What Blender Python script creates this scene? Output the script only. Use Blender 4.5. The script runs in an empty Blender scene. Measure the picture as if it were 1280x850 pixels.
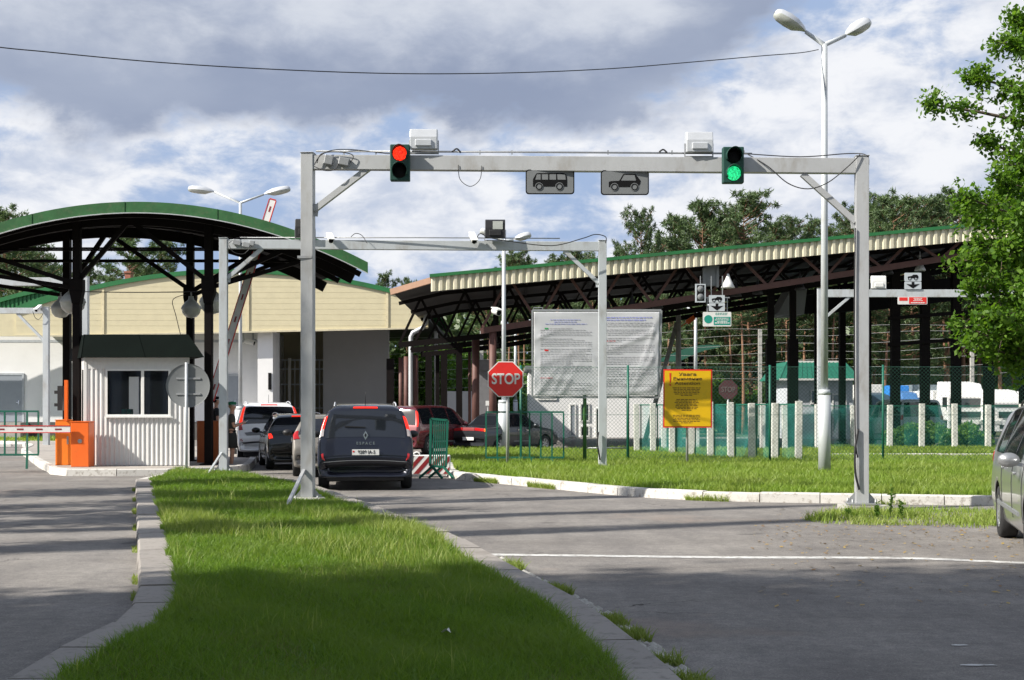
import bpy, bmesh, math, random
import numpy as np
from mathutils import Vector, Matrix, Euler
random.seed(7); np.random.seed(7)
R = math.radians
F = 1750.0; HZ = 510.0; CH = 1.6          # focal length in photo pixels, horizon row, camera height

# ---------------------------------------------------------------- camera, world, sun, exposure
sc = bpy.context.scene
col = sc.collection
cam_d = bpy.data.cameras.new('camera'); cam = bpy.data.objects.new('camera', cam_d); col.objects.link(cam)
cam.location = (0, 0, CH); cam.rotation_euler = (R(90), 0, 0)
cam_d.sensor_width = 36; cam_d.lens = 36 * F / 1280; cam_d.shift_y = (HZ - 425) / 1280
cam_d.clip_end = 3000; cam_d.clip_start = .1
sc.camera = cam
SUN_DIR = Vector((-.92, -.39, 0)).normalized(); SUN_EL = R(39)
sun_vec = Vector((SUN_DIR.x * math.cos(SUN_EL), SUN_DIR.y * math.cos(SUN_EL), math.sin(SUN_EL)))
world = bpy.data.worlds.new('World'); sc.world = world; world.use_nodes = True
nt = world.node_tree; nt.nodes.clear()
def wn(t, **k):
    n = nt.nodes.new(t)
    for a, b in k.items(): setattr(n, a, b)
    return n
def wm(op, a, b=None, c=None, clamp=False):
    n = wn('ShaderNodeMath', operation=op, use_clamp=clamp)
    for i, v in enumerate((a, b, c)):
        if v is None: continue
        if isinstance(v, (int, float)): n.inputs[i].default_value = v
        else: nt.links.new(v, n.inputs[i])
    return n.outputs[0]
def wsm(v, a, b, o0=0., o1=1.):
    n = wn('ShaderNodeMapRange', interpolation_type='SMOOTHSTEP')
    nt.links.new(v, n.inputs[0])
    for i, x in enumerate((a, b, o0, o1)): n.inputs[i + 1].default_value = x
    return n.outputs[0]
sky = wn('ShaderNodeTexSky', sky_type='NISHITA', sun_disc=False, sun_elevation=SUN_EL, air_density=1.0, dust_density=1.5, ozone_density=1.5)
sky.sun_rotation = math.atan2(sun_vec.x, sun_vec.y)
bg1 = wn('ShaderNodeBackground'); bg1.inputs[1].default_value = .10
nt.links.new(sky.outputs[0], bg1.inputs[0])
tc = wn('ShaderNodeTexCoord'); sep = wn('ShaderNodeSeparateXYZ'); nt.links.new(tc.outputs['Generated'], sep.inputs[0])
X, Y, Z = sep.outputs
def noise(sx, sy, sz, scale, det, rough, off=0., dist=0.):
    m = wn('ShaderNodeMapping'); m.inputs['Scale'].default_value = (sx, sy, sz); m.inputs['Location'].default_value = (off, off * .7, off * .3)
    nt.links.new(tc.outputs['Generated'], m.inputs[0])
    n = wn('ShaderNodeTexNoise'); n.inputs['Scale'].default_value = scale; n.inputs['Detail'].default_value = det; n.inputs['Roughness'].default_value = rough
    n.inputs['Distortion'].default_value = dist
    nt.links.new(m.outputs[0], n.inputs['Vector']); return n.outputs['Fac']
n1 = noise(1, 1, 1.7, 6.5, 9, .55, 3.3, .15)
n2 = noise(1, 1, 2.4, 4.0, 6, .5, 9.1)
n3 = noise(1, 1, 2.0, 22, 8, .6, 1.7, .2)
elw = wm('ADD', Z, wm('MULTIPLY', wm('SUBTRACT', n1, .5), .16))
elw = wm('ADD', elw, wm('MULTIPLY', wm('SUBTRACT', n3, .5), .035))
# line between the grey upper deck and the sunlit cumulus sinks to the left
edge = wsm(X, .06, .24, .192, .262)
dd = wm('SUBTRACT', elw, edge)
D = wsm(dd, -.010, .016)
D = wm('MULTIPLY', D, wsm(X, .36, .20))
# pale-blue gaps low above the horizon and between cloud heads
cov = wm('ADD', wm('MULTIPLY', n1, 1.0), wm('MULTIPLY', wm('SUBTRACT', n3, .5), .45))
cov = wm('ADD', cov, wsm(X, .05, .33, 0., .09))
cov = wm('ADD', cov, wsm(Z, .06, .16, -.05, .06))
W_ = wsm(cov, .41, .59)
def mixc(f, a, b):
    n = wn('ShaderNodeMix', data_type='RGBA')
    nt.links.new(f, n.inputs[0])
    for i, v in ((6, a), (7, b)):
        if isinstance(v, tuple): n.inputs[i].default_value = (*v, 1)
        else: nt.links.new(v, n.inputs[i])
    return n.outputs[2]
lit = mixc(wsm(wm('ADD', n3, wm('MULTIPLY', n2, .7)), .62, 1.0), (.35, .39, .475), (.57, .58, .605))
dark = mixc(wsm(wm('ADD', n2, wm('MULTIPLY', n3, .6)), .55, .95), (.27, .305, .385), (.43, .455, .505))
dark = mixc(wsm(dd, .030, .085), mixc(wsm(n2, .35, .65), (.185, .22, .305), (.25, .285, .365)), dark)
blue = (.235, .31, .455)
cl = mixc(W_, blue, lit)
cl = mixc(D, cl, dark)
bg2 = wn('ShaderNodeBackground'); bg2.inputs[1].default_value = 1.0; nt.links.new(cl, bg2.inputs[0])
mx = wn('ShaderNodeMixShader'); nt.links.new(wsm(Z, .55, .30, .45, 1.), mx.inputs[0])
nt.links.new(bg1.outputs[0], mx.inputs[1]); nt.links.new(bg2.outputs[0], mx.inputs[2])
wo = wn('ShaderNodeOutputWorld'); nt.links.new(mx.outputs[0], wo.inputs[0])
sd = bpy.data.lights.new('sun', 'SUN'); sd.energy = 4.9; sd.angle = R(.5); sd.color = (1, .945, .85)
sun = bpy.data.objects.new('sun', sd); col.objects.link(sun)
sun.rotation_euler = (-sun_vec).to_track_quat('-Z', 'Y').to_euler()
sun.location = (0, 0, 40)
sc.view_settings.view_transform = 'Standard'; sc.view_settings.look = 'None'
sc.view_settings.exposure = 0.68; sc.view_settings.gamma = 1; sc.view_settings.use_curve_mapping = False
sc.render.engine = 'CYCLES'
sc.cycles.max_bounces = 6; sc.cycles.transparent_max_bounces = 12
sc.cycles.use_denoising = True

# ---------------------------------------------------------------- helpers
def P(x, y, Y): return Vector(((x - 640) / F * Y, Y, CH + (HZ - y) / F * Y))
def G(x, y, z=0.):
    Y = (CH - z) * F / (y - HZ); return Vector(((x - 640) / F * Y, Y, z))
def PX(x, Y): return (x - 640) / F * Y
def PZ(y, Y): return CH + (HZ - y) / F * Y

def tag(o, label=None, cat=None, group=None, kind=None):
    if label: o['label'] = label
    if cat: o['category'] = cat
    if group: o['group'] = group
    if kind: o['kind'] = kind
    return o
def empty(name, loc, label=None, cat=None, group=None, rz=0.):
    o = bpy.data.objects.new(name, None); col.objects.link(o); o.location = loc; o.rotation_euler = (0, 0, rz)
    o.empty_display_size = .2
    return tag(o, label, cat, group)
def root_of(o):
    while o.parent: o = o.parent
    return o
def link_mesh(name, me, mats, parent=None, world=False):
    o = bpy.data.objects.new(name, me); col.objects.link(o)
    for m in (mats if isinstance(mats, (list, tuple)) else [mats]): me.materials.append(m)
    if parent:
        if world: me.transform(Matrix.Translation(-root_of(parent).location))
        o.parent = parent
    return o
def recenter(o):
    me = o.data; n = len(me.vertices); a = np.empty(n * 3, 'f'); me.vertices.foreach_get('co', a); a = a.reshape(-1, 3)
    c = Vector(((a[:, 0].min() + a[:, 0].max()) / 2, (a[:, 1].min() + a[:, 1].max()) / 2, a[:, 2].min()))
    me.transform(Matrix.Translation(-c)); o.location = c; return o

class MB:
    def __init__(s): s.v = []; s.f = []; s.mi = []; s.sm = []
    def add(s, vs, fs, mi=0, smooth=False):
        b = len(s.v); s.v += [tuple(v) for v in vs]; s.f += [tuple(i + b for i in f) for f in fs]
        s.mi += [mi] * len(fs); s.sm += [smooth] * len(fs); return s
    def box(s, c, d, rot=None, mi=0):
        hx, hy, hz = d[0] / 2, d[1] / 2, d[2] / 2
        vs = [Vector((x, y, z)) for x in (-hx, hx) for y in (-hy, hy) for z in (-hz, hz)]
        if rot is not None:
            M = rot if isinstance(rot, Matrix) else Euler(rot).to_matrix()
            vs = [M @ v for v in vs]
        c = Vector(c); vs = [v + c for v in vs]
        return s.add(vs, [(0, 1, 3, 2), (4, 6, 7, 5), (0, 4, 5, 1), (2, 3, 7, 6), (0, 2, 6, 4), (1, 5, 7, 3)], mi)
    def bx(s, x0, x1, y0, y1, z0, z1, mi=0): return s.box(((x0 + x1) / 2, (y0 + y1) / 2, (z0 + z1) / 2), (abs(x1 - x0), abs(y1 - y0), abs(z1 - z0)), None, mi)
    def bar(s, p, q, w, h, mi=0, up=(0, 0, 1)):
        p = Vector(p); q = Vector(q); d = q - p; L = d.length
        if L < 1e-6: return s
        z = d.normalized(); u = Vector(up)
        if abs(z.dot(u)) > .97: u = Vector((0, 1, 0))
        x = z.cross(u).normalized(); y = x.cross(z)
        M = Matrix((x, y, z)).transposed()
        return s.box((p + q) / 2, (w, h, L), M, mi)
    def tube(s, pts, r, n=8, mi=0, caps=True):
        pts = [Vector(p) for p in pts]; m = len(pts)
        rs = r if isinstance(r, (list, tuple)) else [r] * m
        vs = []; prev = None
        for i, p in enumerate(pts):
            t = (pts[min(i + 1, m - 1)] - pts[max(i - 1, 0)])
            if t.length < 1e-9: t = Vector((0, 0, 1))
            t.normalize()
            if prev is None:
                a = Vector((0, 0, 1)) if abs(t.z) < .9 else Vector((1, 0, 0))
                x = t.cross(a).normalized()
            else:
                x = (prev - t * prev.dot(t))
                x = x.normalized() if x.length > 1e-6 else t.orthogonal().normalized()
            prev = x; y = t.cross(x)
            for k in range(n):
                a = 2 * math.pi * k / n; vs.append(p + (x * math.cos(a) + y * math.sin(a)) * rs[i])
        fs = [(i * n + k, i * n + (k + 1) % n, (i + 1) * n + (k + 1) % n, (i + 1) * n + k) for i in range(m - 1) for k in range(n)]
        s.add(vs, fs, mi, True)
        if caps:
            b0 = len(s.v) - len(vs); s.f += [tuple(b0 + k for k in range(n)), tuple(b0 + (m - 1) * n + k for k in range(n))]; s.mi += [mi, mi]; s.sm += [False, False]
        return s
    def lathe(s, prof, c=(0, 0, 0), axis='Z', n=24, mi=0, smooth=True):
        vs = []; c = Vector(c)
        for r, h in prof:
            for k in range(n):
                a = 2 * math.pi * k / n; x, y = r * math.cos(a), r * math.sin(a)
                vs.append(c + (Vector((x, y, h)) if axis == 'Z' else Vector((h, x, y)) if axis == 'X' else Vector((x, h, y))))
        m = len(prof)
        return s.add(vs, [(i * n + k, i * n + (k + 1) % n, (i + 1) * n + (k + 1) % n, (i + 1) * n + k) for i in range(m - 1) for k in range(n)], mi, smooth)
    def prism(s, poly, y0, y1, mi=0):          # polygon in the XZ plane, extruded in Y
        n = len(poly)
        vs = [(p[0], y0, p[1]) for p in poly] + [(p[0], y1, p[1]) for p in poly]
        fs = [tuple(range(n)), tuple(range(2 * n - 1, n - 1, -1))] + [(i, i + n, (i + 1) % n + n, (i + 1) % n) for i in range(n)]
        return s.add(vs, fs, mi)
    def sheet(s, poly, z0, z1, mi=0):          # polygon in the XY plane, extruded in Z
        n = len(poly)
        vs = [(p[0], p[1], z0) for p in poly] + [(p[0], p[1], z1) for p in poly]
        fs = [tuple(range(n))[::-1], tuple(range(n, 2 * n))] + [(i, (i + 1) % n, (i + 1) % n + n, i + n) for i in range(n)]
        return s.add(vs, fs, mi)
    def build(s, name, mats, parent=None, world=False, label=None):
        me = bpy.data.meshes.new(name); me.from_pydata(s.v, [], s.f)
        me.polygons.foreach_set('material_index', s.mi); me.polygons.foreach_set('use_smooth', s.sm)
        bm = bmesh.new(); bm.from_mesh(me); bmesh.ops.recalc_face_normals(bm, faces=bm.faces); bm.to_mesh(me); bm.free()
        me.update()
        o = link_mesh(name, me, mats, parent, world)
        if label: o['label'] = label
        return o
    def build_split(s, name, mats, parent=None, world=False):
        """every connected piece becomes an object of its own"""
        par = list(range(len(s.v)))
        def fd(i):
            while par[i] != i: par[i] = par[par[i]]; i = par[i]
            return i
        for f in s.f:
            for i in f[1:]: par[fd(i)] = fd(f[0])
        gr = {}
        for k, f in enumerate(s.f): gr.setdefault(fd(f[0]), []).append(k)
        for ks_ in gr.values():
            ids = sorted({i for k in ks_ for i in s.f[k]}); mp = {i: j for j, i in enumerate(ids)}; q = MB()
            q.v = [s.v[i] for i in ids]; q.f = [tuple(mp[i] for i in s.f[k]) for k in ks_]; q.mi = [s.mi[k] for k in ks_]; q.sm = [s.sm[k] for k in ks_]
            q.build(name, mats, parent, world)
    def single(s, name, mats, label=None, cat=None, group=None, kind=None):
        o = s.build(name, mats); recenter(o); return tag(o, label, cat, group, kind)
def bevel(o, w=.01, seg=2):
    m = o.modifiers.new('bevel', 'BEVEL'); m.width = w; m.segments = seg; m.limit_method = 'ANGLE'; m.angle_limit = R(40)
    return o
def bake(o):
    dg = bpy.context.evaluated_depsgraph_get(); dg.update()
    me = bpy.data.meshes.new_from_object(o.evaluated_get(dg)); return me
def children(o): return [c for c in bpy.data.objects if c.parent == o]
def copy_tree(o, parent=None):
    kids = children(o); c = o.copy(); col.objects.link(c); c.parent = parent
    for ch in kids: copy_tree(ch, c)
    return c
def text_mesh(txt, size, ext=.002, off=0., align='CENTER', sx=1.0):
    cu = bpy.data.curves.new('t', 'FONT'); cu.body = txt; cu.size = size; cu.extrude = ext; cu.offset = off
    cu.align_x = align; cu.align_y = 'CENTER'
    o = bpy.data.objects.new('t', cu); col.objects.link(o)
    me = bake(o); bpy.data.objects.remove(o); bpy.data.curves.remove(cu)
    me.materials.clear()
    me.transform(Matrix.Rotation(R(90), 4, 'X') @ Matrix.Diagonal((sx, 1, 1, 1)))
    return me
def text_part(name, txt, size, loc, mat, parent, world=True, off=0., sx=1.0, ext=.002, align='CENTER'):
    me = text_mesh(txt, size, ext, off, align, sx); me.transform(Matrix.Translation(Vector(loc)))
    return link_mesh(name, me, mat, parent, world)

# ---------------------------------------------------------------- materials
def mat(name, c, rough=.6, metal=0., var=.12, vs=6., dirt=None, dirt_amt=0., ds=1.5, bump=0., bs=40., spec=.5, coat=0., coords='Object', stretch=None, emis=None, es=0.):
    m = bpy.data.materials.new(name); m.use_nodes = True; t = m.node_tree; b = t.nodes['Principled BSDF']
    b.inputs['Roughness'].default_value = rough; b.inputs['Metallic'].default_value = metal
    b.inputs['Specular IOR Level'].default_value = spec; b.inputs['Coat Weight'].default_value = coat; b.inputs['Coat Roughness'].default_value = .05
    tcn = t.nodes.new('ShaderNodeTexCoord'); src = tcn.outputs[coords]
    if stretch:
        mp = t.nodes.new('ShaderNodeMapping'); mp.inputs['Scale'].default_value = stretch; t.links.new(src, mp.inputs[0]); src = mp.outputs[0]
    def nz(sc_, det=5, rg=.6):
        n = t.nodes.new('ShaderNodeTexNoise'); n.inputs['Scale'].default_value = sc_; n.inputs['Detail'].default_value = det; n.inputs['Roughness'].default_value = rg
        t.links.new(src, n.inputs['Vector']); return n.outputs['Fac']
    def rng(v, a, b_, o0, o1):
        n = t.nodes.new('ShaderNodeMapRange'); t.links.new(v, n.inputs[0])
        for i, x in enumerate((a, b_, o0, o1)): n.inputs[i + 1].default_value = x
        return n.outputs[0]
    def mix(f, a, b_, bt='MIX'):
        n = t.nodes.new('ShaderNodeMix'); n.data_type = 'RGBA'; n.blend_type = bt
        if isinstance(f, float): n.inputs[0].default_value = f
        else: t.links.new(f, n.inputs[0])
        for i, v in ((6, a), (7, b_)):
            if isinstance(v, tuple): n.inputs[i].default_value = (*v, 1)
            else: t.links.new(v, n.inputs[i])
        return n.outputs[2]
    lo = tuple(x * (1 - var) for x in c); hi = tuple(min(1, x * (1 + var)) for x in c)
    cc = mix(rng(nz(vs), .3, .7, 0, 1), lo, hi)
    if dirt: cc = mix(rng(nz(ds, 8, .65), .62 - dirt_amt * .4, .78 - dirt_amt * .3, 0, min(1, .35 + dirt_amt)), cc, dirt)
    t.links.new(cc, b.inputs['Base Color'])
    if bump:
        bn = t.nodes.new('ShaderNodeBump'); bn.inputs['Strength'].default_value = bump; bn.inputs['Distance'].default_value = .01
        t.links.new(nz(bs, 3), bn.inputs['Height']); t.links.new(bn.outputs[0], b.inputs['Normal'])
    if emis:
        b.inputs['Emission Color'].default_value = (*emis, 1); b.inputs['Emission Strength'].default_value = es
    m['_'] = 1
    return m
def node_mix(t, f, a, b, bt='MIX'):
    n = t.nodes.new('ShaderNodeMix'); n.data_type = 'RGBA'; n.blend_type = bt
    if isinstance(f, (int, float)): n.inputs[0].default_value = f
    else: t.links.new(f, n.inputs[0])
    for i, v in ((6, a), (7, b)):
        if isinstance(v, tuple): n.inputs[i].default_value = (*v, 1)
        else: t.links.new(v, n.inputs[i])
    return n.outputs[2]
def node_rng(t, v, a, b, o0=0., o1=1.):
    n = t.nodes.new('ShaderNodeMapRange'); t.links.new(v, n.inputs[0])
    for i, x in enumerate((a, b, o0, o1)): n.inputs[i + 1].default_value = x
    return n.outputs[0]
def node_noise(t, src, s, det=5, rg=.6, st=None, dist=0.):
    if st:
        mp = t.nodes.new('ShaderNodeMapping'); mp.inputs['Scale'].default_value = st; t.links.new(src, mp.inputs[0]); src = mp.outputs[0]
    n = t.nodes.new('ShaderNodeTexNoise'); n.inputs['Scale'].default_value = s; n.inputs['Detail'].default_value = det; n.inputs['Roughness'].default_value = rg
    n.inputs['Distortion'].default_value = dist
    t.links.new(src, n.inputs['Vector']); return n.outputs['Fac']

def asphalt_mat():
    m = mat('asphalt', (.17, .16, .15), .92, var=.1, vs=1.2, bump=.55, bs=90, spec=.25)
    t = m.node_tree; b = t.nodes['Principled BSDF']; tcn = t.nodes.new('ShaderNodeTexCoord'); s = tcn.outputs['Object']
    base = node_mix(t, node_rng(t, node_noise(t, s, .35, 4, .6, (1, 2.5, 1)), .35, .65), (.190, .177, .166), (.255, .240, .226))
    base = node_mix(t, node_rng(t, node_noise(t, s, 55, 4, .8), .35, .68), tuple([.62] * 3), tuple([1.25] * 3), 'MIX') if False else base
    fine = node_mix(t, node_rng(t, node_noise(t, s, 60, 4, .8), .36, .66), (.66, .66, .66), (1.2, 1.2, 1.2))
    base = node_mix(t, 1.0, base, fine, 'MULTIPLY')
    base = node_mix(t, 1.0, base, node_mix(t, node_rng(t, node_noise(t, s, 9, 6, .85), .36, .64), (.78, .78, .79), (1.16, 1.15, 1.13)), 'MULTIPLY')
    base = node_mix(t, 1.0, base, node_mix(t, node_rng(t, node_noise(t, s, 1.3, 8, .7, (1, .35, 1)), .40, .62), (.84, .84, .85), (1.1, 1.1, 1.09)), 'MULTIPLY')
    base = node_mix(t, node_rng(t, node_noise(t, s, .8, 3, .5), .69, .72, 0, .55), base, (.06, .058, .055))
    stone = t.nodes.new('ShaderNodeTexVoronoi'); stone.inputs['Scale'].default_value = 38; t.links.new(s, stone.inputs['Vector'])
    base = node_mix(t, node_rng(t, stone.outputs['Distance'], .13, .06), base, (.42, .40, .36))
    # cracks
    v = t.nodes.new('ShaderNodeTexVoronoi'); v.feature = 'DISTANCE_TO_EDGE'; v.inputs['Scale'].default_value = .33
    mp = t.nodes.new('ShaderNodeMapping'); mp.inputs['Scale'].default_value = (1, 1.3, 1)
    ad = t.nodes.new('ShaderNodeVectorMath'); ad.operation = 'ADD'
    nn = t.nodes.new('ShaderNodeTexNoise'); nn.inputs['Scale'].default_value = 1.6; nn.inputs['Detail'].default_value = 7; t.links.new(s, nn.inputs['Vector'])
    t.links.new(s, ad.inputs[0]); t.links.new(nn.outputs['Color'], ad.inputs[1]); t.links.new(ad.outputs[0], mp.inputs[0]); t.links.new(mp.outputs[0], v.inputs['Vector'])
    cr = node_rng(t, v.outputs['Distance'], .0012, .005, .0, 1)
    msk = node_rng(t, node_noise(t, s, .25, 3), .54, .60, 1., 0.)
    mx_ = t.nodes.new('ShaderNodeMath'); mx_.operation = 'MAXIMUM'; t.links.new(cr, mx_.inputs[0]); t.links.new(msk, mx_.inputs[1])
    base = node_mix(t, mx_.outputs[0], (.055, .05, .045), base)
    # worn sandy edge and repair patches
    base = node_mix(t, node_rng(t, node_noise(t, s, .14, 6, .7), .57, .66, 0, .55), base, (.27, .205, .165))
    t.links.new(base, b.inputs['Base Color'])
    return m
def kerb_mat(name, c, worn, amt):
    m = mat(name, c, .85, bump=.3, bs=50)
    t = m.node_tree; b = t.nodes['Principled BSDF']; g = t.nodes.new('ShaderNodeNewGeometry'); tcn = t.nodes.new('ShaderNodeTexCoord'); s = tcn.outputs['Object']
    cc = node_mix(t, node_rng(t, node_noise(t, s, 9, 8, .75), .60 - amt * .22, .66 - amt * .1), c, worn)
    cc = node_mix(t, g.outputs['Random Per Island'], cc, node_mix(t, 1.0, cc, (.84, .84, .85), 'MULTIPLY'))
    cc = node_mix(t, node_rng(t, node_noise(t, s, 2.2, 5, .7), .55, .7, 0, .5), cc, (.16, .14, .12))
    t.links.new(cc, b.inputs['Base Color']); return m
def leaf_mat(name, a, b_, trans=.35, c3=None, rough=.5):
    m = bpy.data.materials.new(name); m.use_nodes = True; t = m.node_tree; b = t.nodes['Principled BSDF']
    g = t.nodes.new('ShaderNodeNewGeometry'); oi = t.nodes.new('ShaderNodeObjectInfo')
    cc = node_mix(t, g.outputs['Random Per Island'], a, b_)
    if c3:
        tcn = t.nodes.new('ShaderNodeTexCoord')
        cc = node_mix(t, node_rng(t, node_noise(t, tcn.outputs['Object'], .55, 4), .42, .62), cc, c3)
    cc = node_mix(t, node_rng(t, oi.outputs['Random'], 0, 1, 0, .35), cc, tuple(x * .6 for x in a))
    b.inputs['Roughness'].default_value = rough; b.inputs['Specular IOR Level'].default_value = .35
    t.links.new(cc, b.inputs['Base Color'])
    tr = t.nodes.new('ShaderNodeBsdfTranslucent'); t.links.new(node_mix(t, 1.0, cc, (1.5, 1.6, .7), 'MULTIPLY'), tr.inputs[0])
    ms = t.nodes.new('ShaderNodeMixShader'); ms.inputs[0].default_value = trans
    t.links.new(b.outputs[0], ms.inputs[1]); t.links.new(tr.outputs[0], ms.inputs[2]); t.links.new(ms.outputs[0], t.nodes['Material Output'].inputs[0])
    return m
def net_mat(name, c, op):
    m = bpy.data.materials.new(name); m.use_nodes = True; t = m.node_tree; b = t.nodes['Principled BSDF']
    b.inputs['Base Color'].default_value = (*c, 1); b.inputs['Roughness'].default_value = .7
    tcn = t.nodes.new('ShaderNodeTexCoord')
    a = node_rng(t, node_noise(t, tcn.outputs['Object'], 1.1, 4), .35, .65, op - .12, op + .12)
    t.links.new(a, b.inputs['Alpha']); return m

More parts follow.
